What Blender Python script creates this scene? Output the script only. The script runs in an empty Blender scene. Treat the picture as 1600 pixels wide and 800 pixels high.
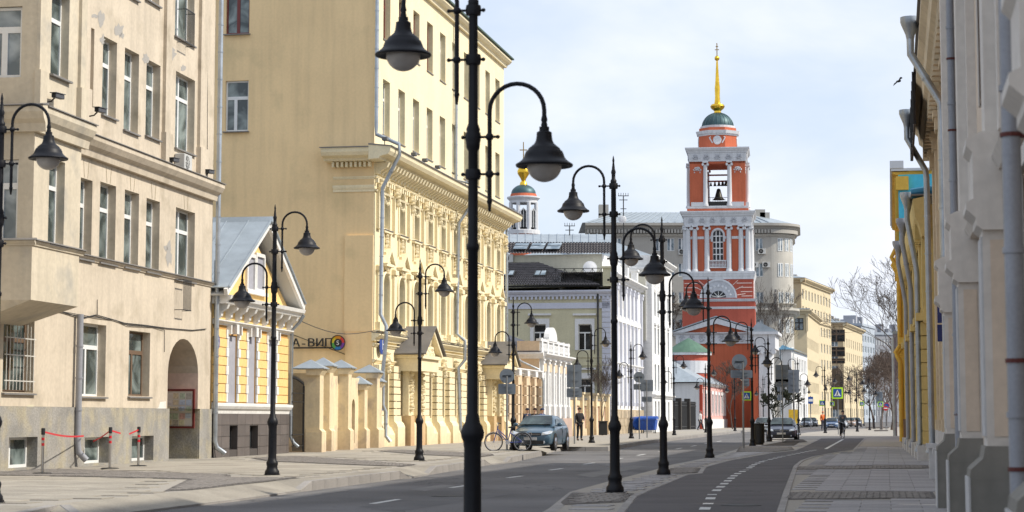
import bpy, bmesh, math, random
from math import sin, cos, pi, atan, atan2, sqrt, radians
from mathutils import Vector, Matrix
random.seed(7)
SC = bpy.context.scene
COL = SC.collection
# ---------------------------------------------------------------- camera
F_PX = 3200.0; PPY = 330.0; HZ = 653.0
PITCH = atan((HZ-PPY)/F_PX)
CAM = Vector((0, 0, 1.35))
cd = bpy.data.cameras.new('camera'); cam = bpy.data.objects.new('camera', cd); COL.objects.link(cam)
cam.location = CAM; cam.rotation_euler = (pi/2+PITCH, 0, 0)
cd.sensor_width = 36; cd.lens = F_PX/1600*36
cd.shift_y = -(400-PPY)/1600
cd.clip_start = .1; cd.clip_end = 6000
cd.dof.use_dof = True; cd.dof.focus_distance = 85; cd.dof.aperture_fstop = 4.0
SC.camera = cam
# ---------------------------------------------------------------- sky and sun
SUN_EL = radians(43); SUN_H = Vector((0.98, -0.19)).normalized()   # horizontal direction towards the sun
w = bpy.data.worlds.new('World'); SC.world = w; w.use_nodes = True
nt = w.node_tree; nt.nodes.clear()
out = nt.nodes.new('ShaderNodeOutputWorld'); bg = nt.nodes.new('ShaderNodeBackground')
sky = nt.nodes.new('ShaderNodeTexSky'); sky.sky_type = 'NISHITA'; sky.sun_disc = False
sky.sun_elevation = SUN_EL; sky.sun_rotation = atan2(SUN_H.x, SUN_H.y)
sky.air_density = 1.0; sky.dust_density = 1.2; sky.ozone_density = 1.5
tc = nt.nodes.new('ShaderNodeTexCoord'); mp = nt.nodes.new('ShaderNodeMapping')
mp.inputs['Scale'].default_value = (1, 1, 2.2); mp.inputs['Location'].default_value = (0.43, .2, .35)
n1 = nt.nodes.new('ShaderNodeTexNoise'); n1.inputs['Scale'].default_value = 5.5; n1.inputs['Detail'].default_value = 7; n1.inputs['Roughness'].default_value = .5
n1.inputs['Distortion'].default_value = .3
rp = nt.nodes.new('ShaderNodeValToRGB'); rp.color_ramp.elements[0].position = .38; rp.color_ramp.elements[1].position = .66
rp.color_ramp.interpolation = 'EASE'
n2 = nt.nodes.new('ShaderNodeTexNoise'); n2.inputs['Scale'].default_value = 9; n2.inputs['Detail'].default_value = 5
cr = nt.nodes.new('ShaderNodeValToRGB')
cr.color_ramp.elements[0].position = .35; cr.color_ramp.elements[0].color = (4.9, 5.4, 6.3, 1)
cr.color_ramp.elements[1].position = .65; cr.color_ramp.elements[1].color = (6.1, 6.3, 6.8, 1)
mx = nt.nodes.new('ShaderNodeMixRGB'); mxs = nt.nodes.new('ShaderNodeMixRGB')
L = nt.links.new
L(tc.outputs['Generated'], mp.inputs['Vector']); L(mp.outputs[0], n1.inputs['Vector']); L(mp.outputs[0], n2.inputs['Vector'])
L(n1.outputs['Fac'], rp.inputs[0]); L(n2.outputs['Fac'], cr.inputs[0])
mxs.inputs['Fac'].default_value = .72; mxs.inputs['Color2'].default_value = (4.7, 5.3, 6.3, 1)   # thin high veil over the blue
L(sky.outputs[0], mxs.inputs['Color1'])
L(mxs.outputs[0], mx.inputs['Color1']); L(cr.outputs[0], mx.inputs['Color2']); L(rp.outputs[0], mx.inputs['Fac'])
L(mx.outputs[0], bg.inputs['Color']); bg.inputs['Strength'].default_value = .132; L(bg.outputs[0], out.inputs[0])
sd = bpy.data.lights.new('sun', 'SUN'); sd.energy = 3.9; sd.angle = radians(1.2); sd.color = (1, .93, .82)
sun = bpy.data.objects.new('sun', sd); COL.objects.link(sun)
sv = Vector((SUN_H.x*cos(SUN_EL), SUN_H.y*cos(SUN_EL), sin(SUN_EL)))
sun.rotation_euler = sv.to_track_quat('Z', 'Y').to_euler()
SC.view_settings.view_transform = 'Standard'; SC.view_settings.look = 'None'; SC.view_settings.exposure = 0.35; SC.view_settings.gamma = 1
SC.render.engine = 'CYCLES'
# ---------------------------------------------------------------- materials
MC = {}
def mat(name, col, rough=.8, metal=0, var=.0, vs=1.5, fine=.0, fs=40, bump=0, streak=0, dirt=None, df=0, ds=2.0, spec=.5, base=None, objrand=0):
    """procedural surface: colour, large blotches, fine grain, vertical streaks, patches of a second colour, grime that settles near the ground"""
    if name in MC: return MC[name]
    m = bpy.data.materials.new(name); MC[name] = m; m.use_nodes = True
    n = m.node_tree; B = n.nodes['Principled BSDF']; lk = n.links.new
    B.inputs['Roughness'].default_value = rough; B.inputs['Metallic'].default_value = metal
    B.inputs['Specular IOR Level'].default_value = spec
    t = n.nodes.new('ShaderNodeTexCoord'); last = None
    def mixn(fac, c1, c2, mode='MIX'):
        x = n.nodes.new('ShaderNodeMixRGB'); x.blend_type = mode
        for k, v in (('Fac', fac), ('Color1', c1), ('Color2', c2)):
            if isinstance(v, (int, float)): x.inputs[k].default_value = v
            elif isinstance(v, tuple): x.inputs[k].default_value = (*v[:3], 1)
            else: lk(v, x.inputs[k])
        return x.outputs[0]
    def noise(scale, det=4, vec=None, sc=None):
        z = n.nodes.new('ShaderNodeTexNoise'); z.inputs['Scale'].default_value = scale; z.inputs['Detail'].default_value = det
        if sc:
            q = n.nodes.new('ShaderNodeMapping'); q.inputs['Scale'].default_value = sc; lk(t.outputs['Object'], q.inputs[0]); lk(q.outputs[0], z.inputs['Vector'])
        else: lk(t.outputs['Object'], z.inputs['Vector'])
        return z.outputs['Fac']
    def ramp(s, a, b):
        r = n.nodes.new('ShaderNodeMapRange'); r.inputs[1].default_value = a; r.inputs[2].default_value = b; lk(s, r.inputs[0]); return r.outputs[0]
    cur = tuple(col)
    if var: cur = mixn(ramp(noise(vs, 5), .3, .7), tuple(c*(1-var) for c in col), tuple(min(1, c*(1+var*.7)) for c in col))
    if dirt: cur = mixn(ramp(noise(ds, 6), .58-df*.25, .76-df*.2), cur, tuple(dirt))
    if streak:
        s = ramp(noise(1.0, 5, sc=(3.2, 3.2, .22)), .45, .75)
        q = n.nodes.new('ShaderNodeMath'); q.operation = 'MULTIPLY'; lk(s, q.inputs[0]); q.inputs[1].default_value = streak
        cur = mixn(q.outputs[0], cur, tuple(c*.55 for c in col))
    if base:   # grime near the ground
        sp = n.nodes.new('ShaderNodeSeparateXYZ'); lk(t.outputs['Object'], sp.inputs[0])
        a = n.nodes.new('ShaderNodeMath'); a.operation = 'ADD'; lk(sp.outputs['Z'], a.inputs[0])
        b2 = n.nodes.new('ShaderNodeMath'); b2.operation = 'MULTIPLY'; lk(noise(3, 5), b2.inputs[0]); b2.inputs[1].default_value = 1.2; lk(b2.outputs[0], a.inputs[1])
        r = n.nodes.new('ShaderNodeMapRange'); r.inputs[1].default_value = 1.5; r.inputs[2].default_value = .6; r.inputs[3].default_value = 0; r.inputs[4].default_value = .6
        lk(a.outputs[0], r.inputs[0]); cur = mixn(r.outputs[0], cur, tuple(base))
    if fine: cur = mixn(ramp(noise(fs, 3), .3, .7), cur, mixn(fine, cur, (0, 0, 0)))
    if objrand:
        oi = n.nodes.new('ShaderNodeObjectInfo'); mm = n.nodes.new('ShaderNodeMapRange'); mm.inputs[3].default_value = 1-objrand; mm.inputs[4].default_value = 1+objrand*.4
        lk(oi.outputs['Random'], mm.inputs[0]); hs = n.nodes.new('ShaderNodeHueSaturation'); lk(mm.outputs[0], hs.inputs['Value'])
        if isinstance(cur, tuple): hs.inputs['Color'].default_value = (*cur, 1)
        else: lk(cur, hs.inputs['Color'])
        cur = hs.outputs[0]
    if isinstance(cur, tuple): B.inputs['Base Color'].default_value = (*cur, 1)
    else: lk(cur, B.inputs['Base Color'])
    if bump:
        bm_ = n.nodes.new('ShaderNodeBump'); bm_.inputs['Strength'].default_value = bump; bm_.inputs['Distance'].default_value = .02
        lk(noise(fs*.6, 5), bm_.inputs['Height']); lk(bm_.outputs[0], B.inputs['Normal'])
    return m
def plaster(name, col, **k):
    d = dict(rough=.92, var=.09, vs=.7, fine=.12, fs=9, bump=.25, streak=.25, spec=.2); d.update(k); return mat(name, col, **d)
def glass(name, col=(.05, .065, .07), lite=(.22, .25, .26), rough=.06, spec=.7):
    """dark reflecting pane with reflections and curtains painted in as pale noise, differing from window to window"""
    if name in MC: return MC[name]
    m = bpy.data.materials.new(name); MC[name] = m; m.use_nodes = True
    n = m.node_tree; B = n.nodes['Principled BSDF']; lk = n.links.new
    t = n.nodes.new('ShaderNodeTexCoord'); oi = n.nodes.new('ShaderNodeObjectInfo')
    add = n.nodes.new('ShaderNodeVectorMath'); add.operation = 'ADD'; lk(t.outputs['Object'], add.inputs[0])
    cb = n.nodes.new('ShaderNodeCombineXYZ'); mu = n.nodes.new('ShaderNodeMath'); mu.operation = 'MULTIPLY'; mu.inputs[1].default_value = 37
    lk(oi.outputs['Random'], mu.inputs[0]); lk(mu.outputs[0], cb.inputs[0]); lk(mu.outputs[0], cb.inputs[2]); lk(cb.outputs[0], add.inputs[1])
    z = n.nodes.new('ShaderNodeTexNoise'); z.inputs['Scale'].default_value = 1.1; z.inputs['Detail'].default_value = 3; z.inputs['Distortion'].default_value = .8
    lk(add.outputs[0], z.inputs['Vector'])
    r = n.nodes.new('ShaderNodeValToRGB'); r.color_ramp.elements[0].position = .42; r.color_ramp.elements[0].color = (*col, 1)
    r.color_ramp.elements[1].position = .66; r.color_ramp.elements[1].color = (*lite, 1)
    lk(z.outputs['Fac'], r.inputs[0]); lk(r.outputs[0], B.inputs['Base Color'])
    B.inputs['Roughness'].default_value = rough; B.inputs['Specular IOR Level'].default_value = spec
    bu = n.nodes.new('ShaderNodeBump'); bu.inputs['Strength'].default_value = .10; z2 = n.nodes.new('ShaderNodeTexNoise'); z2.inputs['Scale'].default_value = 1.3
    lk(add.outputs[0], z2.inputs['Vector']); lk(z2.outputs['Fac'], bu.inputs['Height']); lk(bu.outputs[0], B.inputs['Normal'])
    return m
GLASS = glass('window_glass', (.03, .045, .045), (.24, .29, .28)); GLASSB = glass('window_glass_sky', (.10, .14, .17), (.34, .40, .44))
GLASSD = glass('dark_glass', (.015, .017, .02), (.05, .055, .06), .15, .25)
WHITE = mat('white_frame_paint', (.72, .73, .72), .45, fine=.06, fs=12)
REDF = mat('dark_red_paint', (.16, .025, .02), .5)
BROWNF = mat('old_brown_wood', (.16, .10, .06), .7, fine=.3)
BLACK = mat('black_lamp_paint', (.007, .0075, .011), .5, var=.25, vs=5, fine=.2, fs=60, bump=.06, spec=.28)
IRON = mat('wrought_iron', (.015, .015, .015), .5)
ZINC = mat('zinc_sheet', (.42, .46, .50), .38, .65, var=.18, vs=2.5, fine=.15, fs=20, objrand=.12)
ZROOF = mat('zinc_roofing', (.36, .41, .45), .5, .3, var=.16, vs=1.2, fine=.15, streak=.2)
PIPEG = mat('grey_painted_pipe', (.30, .31, .34), .45, .1, var=.12, vs=3, fine=.12)
PIPER = mat('rusty_red_bracket', (.10, .02, .015), .7)
GOLD = mat('gilding', (.9, .55, .06), .25, 1, var=.2, vs=2)
MILK = mat('milky_glass', (.40, .37, .34), .25, var=.12, vs=5, spec=.6)
RUBBER = mat('tyre_rubber', (.012, .012, .012), .85)
DARK = mat('dark_void', (.012, .011, .01), .95)
# ---------------------------------------------------------------- mesh helper
class MB:
    def __init__(s): s.v = []; s.f = []; s.mi = []; s.cm = 0; s.pieces = []
    def add(s, vs, fs):
        o = len(s.v); q = len(s.f); s.v += [tuple(p) for p in vs]; s.f += [tuple(i+o for i in f) for f in fs]; s.mi += [s.cm]*len(fs); s.pieces.append((o, len(s.v), q, len(s.f)))
    def box(s, x0, x1, y0, y1, z0, z1):
        if x0 > x1: x0, x1 = x1, x0
        if y0 > y1: y0, y1 = y1, y0
        if z0 > z1: z0, z1 = z1, z0
        s.add([(x0,y0,z0),(x1,y0,z0),(x1,y1,z0),(x0,y1,z0),(x0,y0,z1),(x1,y0,z1),(x1,y1,z1),(x0,y1,z1)],
              [(0,3,2,1),(4,5,6,7),(0,1,5,4),(1,2,6,5),(2,3,7,6),(3,0,4,7)]); return s
    def quad(s, a, b, c, d): s.add([a, b, c, d], [(0, 1, 2, 3)]); return s
    def ex_x(s, prof, x0, x1):            # profile (y,z) extruded along x
        n = len(prof); s.add([(x0, y, z) for y, z in prof]+[(x1, y, z) for y, z in prof],
            [tuple(range(n))[::-1], tuple(range(n, 2*n))]+[(i, (i+1) % n, n+(i+1) % n, n+i) for i in range(n)]); return s
    def ex_y(s, prof, y0, y1):            # profile (x,z) extruded along y
        n = len(prof); s.add([(x, y0, z) for x, z in prof]+[(x, y1, z) for x, z in prof],
            [tuple(range(n)), tuple(range(n, 2*n))[::-1]]+[((i+1) % n, i, n+i, n+(i+1) % n) for i in range(n)]); return s
    def ex_z(s, prof, z0, z1):
        n = len(prof); s.add([(x, y, z0) for x, y in prof]+[(x, y, z1) for x, y in prof],
            [tuple(range(n))[::-1], tuple(range(n, 2*n))]+[(i, (i+1) % n, n+(i+1) % n, n+i) for i in range(n)]); return s
    def lathe(s, prof, c=(0, 0, 0), n=16, a0=0, a1=2*pi, caps=True):   # prof (r,z)
        full = abs(a1-a0-2*pi) < 1e-6; m = n if full else n+1; vs = []; fs = []
        for r, z in prof:
            for i in range(m):
                a = a0+(a1-a0)*i/n; vs.append((c[0]+r*cos(a), c[1]+r*sin(a), c[2]+z))
        for j in range(len(prof)-1):
            for i in range(n if full else n):
                k = (i+1) % m if full else i+1
                fs.append((j*m+i, j*m+k, (j+1)*m+k, (j+1)*m+i))
        if caps and full:
            fs.append(tuple(range(m))[::-1]); fs.append(tuple((len(prof)-1)*m+i for i in range(m)))
        s.add(vs, fs); return s
    def tube(s, pts, r, n=8, caps=True):
        pts = [Vector(p) for p in pts]; rr = r if isinstance(r, (list, tuple)) else [r]*len(pts)
        vs = []; fs = []; up = None
        for i, p in enumerate(pts):
            d = (pts[min(i+1, len(pts)-1)]-pts[max(i-1, 0)]).normalized()
            if up is None:
                up = Vector((0, 0, 1)) if abs(d.z) < .9 else Vector((1, 0, 0))
            a = d.cross(up).normalized(); b = a.cross(d).normalized(); up = b
            for k in range(n):
                t = 2*pi*k/n; vs.append(p+(a*cos(t)+b*sin(t))*rr[i])
        for i in range(len(pts)-1):
            for k in range(n): fs.append((i*n+k, (i+1)*n+k, (i+1)*n+(k+1) % n, i*n+(k+1) % n))
        if caps: fs.append(tuple(range(n))); fs.append(tuple((len(pts)-1)*n+k for k in range(n))[::-1])
        s.add(vs, fs); return s
    def sph(s, c, r, n=10, m=6, z0=-1, z1=1):
        if isinstance(r, (int, float)): r = (r, r, r)
        vs = []; fs = []
        a0 = math.asin(z0); a1 = math.asin(z1)
        for j in range(m+1):
            a = a0+(a1-a0)*j/m
            for i in range(n): t = 2*pi*i/n; vs.append((c[0]+r[0]*cos(a)*cos(t), c[1]+r[1]*cos(a)*sin(t), c[2]+r[2]*sin(a)))
        for j in range(m):
            for i in range(n): fs.append((j*n+i, j*n+(i+1) % n, (j+1)*n+(i+1) % n, (j+1)*n+i))
        s.add(vs, fs); return s
    def mesh(s, name, mats, smooth=False):
        me = bpy.data.meshes.new(name); me.from_pydata(s.v, [], s.f)
        for m in (mats if isinstance(mats, (list, tuple)) else [mats]): me.materials.append(m)
        if any(s.mi): me.polygons.foreach_set('material_index', s.mi)
        if smooth:
            me.polygons.foreach_set('use_smooth', [True]*len(me.polygons))
            try: me.set_sharp_from_angle(angle=radians(38))
            except Exception: pass
        me.update(); return me
    def split(s, name, mats, parent=None, smooth=False):
        """one object for every piece added"""
        for (v0, v1, f0, f1) in s.pieces:
            q = MB(); q.v = s.v[v0:v1]; q.f = [tuple(i-v0 for i in f) for f in s.f[f0:f1]]; q.mi = [0]*len(q.f); q.build(name, mats, parent, smooth)
    def build(s, name, mats, parent=None, smooth=False, loc=None, rz=0):
        return link(name, s.mesh(name, mats, smooth), parent, loc, rz)
def link(name, me, parent=None, loc=None, rz=0, scale=None):
    o = bpy.data.objects.new(name, me); COL.objects.link(o)
    if parent: o.parent = parent
    if loc: o.location = loc
    if rz: o.rotation_euler = (0, 0, rz)
    if scale: o.scale = scale
    return o
def bevel(o, w=.02, n=2):
    b = o.modifiers.new('bevel', 'BEVEL'); b.width = w; b.segments = n; b.limit_method = 'ANGLE'; return o
def tag(o, label, cat, group=None):
    o['label'] = label; o['category'] = cat
    if group: o['group'] = group
    return o
def thing(name, label, cat, loc=(0, 0, 0), rz=0, group=None):
    o = link(name, None, None, loc, rz); return tag(o, label, cat, group)
def structure(o, kind='structure'): o['kind'] = kind; return o
KIDS = {}
def copy_tree(root, loc, rz, label, group=None):
    def rec(o, par):
        c = o.copy(); COL.objects.link(c)
        if par: c.parent = par; c.matrix_parent_inverse = o.matrix_parent_inverse
        for k in o.children: rec(k, c)
        return c
    r = rec(root, None); r.location = loc; r.rotation_euler = (0, 0, rz); r['label'] = label
    if group: r['group'] = group
    return r
# ---------------------------------------------------------------- from the survey of the picture to the ground plan
FW = Vector((0, cos(PITCH), sin(PITCH))); UPV = Vector((0, -sin(PITCH), cos(PITCH)))
def ray(px, py): return Vector(((px-800)/F_PX, 0, 0))+FW+UPV*((PPY-py)/F_PX)
def G(px, py, z=0):
    d = ray(px, py); t = (z-CAM.z)/d.z; return CAM+d*t
class Fac:
    """vertical wall plane from plan point A to B (left to right seen from outside); local x along it, y inward"""
    def __init__(s, A, B):
        s.A = Vector((A[0], A[1], 0)); s.B = Vector((B[0], B[1], 0)); s.L = (s.B-s.A).length
        s.u = (s.B-s.A)/s.L; s.v = Vector((-s.u.y, s.u.x, 0)); s.rz = atan2(s.u.y, s.u.x)
    def hit(s, px, py, out=0):
        d = ray(px, py); a = s.A-s.v*out; t = (a-CAM).dot(s.v)/d.dot(s.v); p = CAM+d*t
        return (p-s.A).dot(s.u), p.z
    def rect(s, x0, x1, y0, y1, out=0):
        xm = (x0+x1)/2; zt = s.hit(xm, y0, out)[1]; zb = s.hit(xm, y1, out)[1]; ym = (y0+y1)/2
        return s.hit(x0, ym, out)[0], s.hit(x1, ym, out)[0], zb, zt
    def root(s, name, label, cat='building', group=None): return thing(name, label, cat, (s.A.x, s.A.y, 0), s.rz, group)
    def world(s, x, y=0, z=0): p = s.A+s.u*x+s.v*y; return Vector((p.x, p.y, z))
# ---------------------------------------------------------------- walls, windows, trims
def O(x0, x1, z0, z1, arch=False, d=.22): return dict(x0=x0, x1=x1, z0=z0, z1=z1, arch=arch, d=d)
def wall_mb(mb, x0, x1, z0, z1, ops, y=0):
    xs = sorted(set([x0, x1]+[o['x0'] for o in ops]+[o['x1'] for o in ops])); zs = sorted(set([z0, z1]+[o['z0'] for o in ops]+[o['z1'] for o in ops]))
    xs = [x for x in xs if x0 <= x <= x1]; zs = [z for z in zs if z0 <= z <= z1]
    for i in range(len(xs)-1):
        k0 = None
        for j in range(len(zs)):
            solid = False
            if j < len(zs)-1:
                cx = (xs[i]+xs[i+1])/2; cz = (zs[j]+zs[j+1])/2
                solid = not any(o['x0'] < cx < o['x1'] and o['z0'] < cz < o['z1'] for o in ops)
            if solid and k0 is None: k0 = j
            if not solid and k0 is not None:
                a, b = xs[i], xs[i+1]; c, e = zs[k0], zs[j]
                mb.quad((a, y, c), (b, y, c), (b, y, e), (a, y, e)); k0 = None
    for o in ops:
        a, b, c, e, d = o['x0'], o['x1'], o['z0'], o['z1'], o['d']; yy = y+d
        mb.quad((a, y, c), (a, yy, c), (b, yy, c), (b, y, c))
        if not o['arch']:
            mb.quad((a, y, c), (a, y, e), (a, yy, e), (a, yy, c)); mb.quad((b, y, e), (b, y, c), (b, yy, c), (b, yy, e))
            mb.quad((a, y, e), (b, y, e), (b, yy, e), (a, yy, e))
        else:
            r = (b-a)/2; rise = min(r, (e-c)*.5)*(o['arch'] if not o['arch'] is True else 1); zs_ = e-rise; cx = (a+b)/2; n = 12
            mb.quad((a, y, c), (a, y, zs_), (a, yy, zs_), (a, yy, c)); mb.quad((b, y, zs_), (b, y, c), (b, yy, c), (b, yy, zs_))
            pts = [(cx-r*cos(pi*i/n), zs_+rise*sin(pi*i/n)) for i in range(n+1)]
            for p, q in zip(pts, pts[1:]):
                mb.quad((p[0], y, p[1]), (q[0], y, q[1]), (q[0], y, e), (p[0], y, e))
                mb.quad((p[0], y, p[1]), (p[0], yy, p[1]), (q[0], yy, q[1]), (q[0], y, q[1]))
    return mb
def wall(root, x0, x1, z0, z1, ops, m, y=0, name='wall'): return wall_mb(MB(), x0, x1, z0, z1, ops, y).build(name, m, root)
def shell(root, x0, x1, y0, y1, z0, z1, m, left=True, right=True, top=True, name='rear_walls'):
    mb = MB()
    if left: mb.quad((x0, y1, z0), (x0, y0, z0), (x0, y0, z1), (x0, y1, z1))
    if right: mb.quad((x1, y0, z0), (x1, y1, z0), (x1, y1, z1), (x1, y0, z1))
    mb.quad((x1, y1, z0), (x0, y1, z0), (x0, y1, z1), (x1, y1, z1))
    if top: mb.quad((x0, y0, z1), (x1, y0, z1), (x1, y1, z1), (x0, y1, z1))
    return mb.build(name, m, root)
SPEC = {'t2': [(0, .68, [0, .5, 1]), (.68, 1, [0, 1])], 't1': [(0, .68, [0, 1]), (.68, 1, [0, 1])], 'c2': [(0, 1, [0, .5, 1])], 't2t': [(0, .7, [0, .5, 1]), (.7, 1, [0, .5, 1])],
        'a': [(0, .66, [0, .42, 1]), (.66, 1, [0, 1])], 'one': [(0, 1, [0, 1])], 'grid': [(i/5, (i+1)/5, [0, .33, .67, 1]) for i in range(5)], 'b2': [(0, 1, [0, .38, 1])],
        'small': [(0, .62, [0, .5, 1]), (.62, 1, [0, .5, 1])]}
WCACHE = {}
def window(root, x0, x1, z0, z1, y, spec='t2', fm=None, gm=None, t=.05, sill=None, name='window'):
    fm = fm or WHITE; gm = gm or GLASS; w_, h_ = round(x1-x0, 2), round(z1-z0, 2); key = (w_, h_, spec, fm.name, gm.name, t)
    if key not in WCACHE:
        mb = MB(); panes = []
        for (a, b, xs) in SPEC[spec]:
            for c, d in zip(xs, xs[1:]):
                X0, X1, Z0, Z1 = c*w_, d*w_, a*h_, b*h_
                mb.box(X0, X1, 0, .06, Z0, Z0+t); mb.box(X0, X1, 0, .06, Z1-t, Z1); mb.box(X0, X0+t, 0, .06, Z0+t, Z1-t); mb.box(X1-t, X1, 0, .06, Z0+t, Z1-t)
                p = MB(); W, H = X1-X0-2*t, Z1-Z0-2*t; p.quad((0, 0, 0), (W, 0, 0), (W, 0, H), (0, 0, H)); panes.append(((X0+t, .03, Z0+t), p.mesh('pane', gm)))
        WCACHE[key] = (mb.mesh('window', fm), panes)
    me, panes = WCACHE[key]
    o = link(name, me, root, (x0, y, z0))
    for p, pm in panes: link('pane', pm, o, p)
    if sill:
        k = ('sill', w_, sill.name)
        if k not in WCACHE: WCACHE[k] = MB().ex_x([(-.30, -.06), (-.30, -.02), (.0, .0), (.0, -.06)], -.06, w_+.06).mesh('sill', sill)
        link('sill', WCACHE[k], o, (0, -.0, 0))
    return o
def orn_mesh(name, w_, h_, seed, m, n=16, dep=.09, shape='blob'):
    """carved relief: mirrored lumps, scrolls and leaves"""
    r = random.Random(seed); mb = MB()
    for i in range(n):
        if shape == 'tri': z = r.random()**1.3; x = r.random()*(1-z)*.5
        elif shape == 'swag': x = r.random()*.5; z = .25+1.6*x*x*1.4+r.uniform(-.08, .08)
        else: z = r.random(); x = abs(r.gauss(0, .22))*(1-.5*z); x = min(x, .5)
        s_ = r.uniform(.09, .17)*min(w_, h_)
        for sg in (-1, 1): mb.sph((sg*x*w_, -dep*.2*r.random(), z*h_), (s_*r.uniform(.7, 1.2), dep*r.uniform(.5, 1), s_*r.uniform(.7, 1.5)), 6, 4)
    return mb.mesh(name, m, True)
def pipe(parent, pts, r, m, name='drainpipe', rings=.9, funnel=False, top=False):
    o = MB().tube(pts, r, 10).build(name, m, parent, True)
    # joints every metre or so on the straight runs
    mb = MB()
    for a, b in zip(pts, pts[1:]):
        a, b = Vector(a), Vector(b); ln = (b-a).length; k = int(ln/rings)
        for i in range(1, k+1):
            p = a+(b-a)*(i/(k+1)); d = (b-a).normalized()*.02; mb.tube([p-d, p+d], r*1.18, 10)
    mb.split('joint_ring', m, o, True)
    if funnel:
        p = pts[0]; MB().lathe([(r, -.1), (r*1.2, 0), (r*2.2, .22), (r*2.5, .3), (r*2.5, .42), (r*2.3, .42), (r*1.0, .05)], p, 12, caps=False).build('rain_funnel', m, o, True)
    return o
def text_mesh(s, size, depth, m, name='letter'):
    cu = bpy.data.curves.new(name, 'FONT'); cu.body = s; cu.size = size; cu.extrude = depth; cu.align_x = 'CENTER'
    o = bpy.data.objects.new(name, cu); COL.objects.link(o); bpy.context.view_layer.update()
    me = bpy.data.meshes.new_from_object(o.evaluated_get(bpy.context.evaluated_depsgraph_get())); me.materials.clear(); me.materials.append(m); me.name = name
    bpy.data.objects.remove(o); bpy.data.curves.remove(cu); return me
def text(s, size, depth, m, parent, loc, name='letter', rx=pi/2):
    o = link(name, text_mesh(s, size, depth, m, name), parent, loc); o.rotation_euler = (rx, 0, 0); return o
# ================================================================= GROUND
ASPH = mat('asphalt', (.175, .17, .17), .9, var=.36, vs=.22, fine=.45, fs=45, bump=.5, spec=.25)
ASPHB = mat('cycle_asphalt', (.125, .117, .118), .92, var=.2, vs=.5, fine=.35, fs=60, bump=.4, spec=.25)
SLABW = mat('warm_paving_slab', (.38, .345, .285), .88, var=.18, vs=.5, fine=.25, fs=30, bump=.2, objrand=.22, dirt=(.27, .24, .20), df=.3, ds=.8)
SLABG = mat('grey_paving_slab', (.36, .345, .345), .85, var=.16, vs=.6, fine=.25, fs=30, bump=.2, objrand=.2, dirt=(.27, .26, .26), df=.3, ds=.9)
JOINT = mat('paving_joint', (.36, .33, .285), .95, fine=.3, fs=50)
SETT = mat('granite_sett', (.27, .245, .22), .85, var=.35, vs=9, fine=.4, fs=60, bump=.3)
KERB = mat('granite_kerb', (.33, .31, .29), .85, var=.15, vs=2, fine=.3, fs=70, bump=.25, objrand=.15)
PAINTW = mat('road_marking_paint', (.62, .62, .60), .8, var=.15, vs=4, fine=.35, fs=30)
def crackle(m, scale, w_, dark):
    n = m.node_tree; lk = n.links.new; B = n.nodes['Principled BSDF']; src = B.inputs['Base Color'].links[0].from_socket
    t = n.nodes.new('ShaderNodeTexCoord'); nz = n.nodes.new('ShaderNodeTexNoise'); nz.inputs['Scale'].default_value = .8; nz.inputs['Detail'].default_value = 6
    lk(t.outputs['Object'], nz.inputs['Vector']); ad = n.nodes.new('ShaderNodeMixRGB'); ad.inputs['Fac'].default_value = .25
    sc_ = n.nodes.new('ShaderNodeMapping'); sc_.inputs['Scale'].default_value = (1, .35, 1); lk(t.outputs['Object'], sc_.inputs[0]); lk(sc_.outputs[0], ad.inputs['Color1']); 
    ml = n.nodes.new('ShaderNodeVectorMath'); ml.operation = 'SCALE'; ml.inputs['Scale'].default_value = 8; lk(nz.outputs['Color'], ml.inputs[0]); lk(ml.outputs[0], ad.inputs['Color2'])
    v = n.nodes.new('ShaderNodeTexVoronoi'); v.feature = 'DISTANCE_TO_EDGE'; v.inputs['Scale'].default_value = scale; lk(ad.outputs[0], v.inputs['Vector'])
    r = n.nodes.new('ShaderNodeMapRange'); r.inputs[1].default_value = 0; r.inputs[2].default_value = w_; r.inputs[3].default_value = .75; r.inputs[4].default_value = 0; lk(v.outputs['Distance'], r.inputs[0])
    mk = n.nodes.new('ShaderNodeTexNoise'); mk.inputs['Scale'].default_value = .15; lk(t.outputs['Object'], mk.inputs['Vector']); mr = n.nodes.new('ShaderNodeMapRange'); mr.inputs[1].default_value = .45; mr.inputs[2].default_value = .55; lk(mk.outputs['Fac'], mr.inputs[0])
    mu = n.nodes.new('ShaderNodeMath'); mu.operation = 'MULTIPLY'; lk(r.outputs[0], mu.inputs[0]); lk(mr.outputs[0], mu.inputs[1])
    x = n.nodes.new('ShaderNodeMixRGB'); lk(mu.outputs[0], x.inputs['Fac']); lk(src, x.inputs['Color1']); x.inputs['Color2'].default_value = (*dark, 1); lk(x.outputs[0], B.inputs['Base Color'])
crackle(ASPH, .35, .012, (.02, .02, .02)); crackle(ASPHB, .5, .01, (.018, .018, .018))
def XY(p): return (p.x, p.y)
def sheet(name, pts, z, m, parent=None):
    bm = bmesh.new(); vs = [bm.verts.new((p[0], p[1], z if len(p) < 3 else p[2])) for p in pts]; f = bm.faces.new(vs)
    bmesh.ops.triangulate(bm, faces=[f]); bm.normal_update()
    for f in bm.faces:
        if f.normal.z < 0: f.normal_flip()
    me = bpy.data.meshes.new(name); bm.to_mesh(me); bm.free(); me.materials.append(m)
    return link(name, me, parent)
def inside(x, y, P):
    c = False; n = len(P)
    for i in range(n):
        x1, y1 = P[i][:2]; x2, y2 = P[(i+1) % n][:2]
        if (y1 > y) != (y2 > y) and x < (x2-x1)*(y-y1)/(y2-y1)+x1: c = not c
    return c
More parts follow.
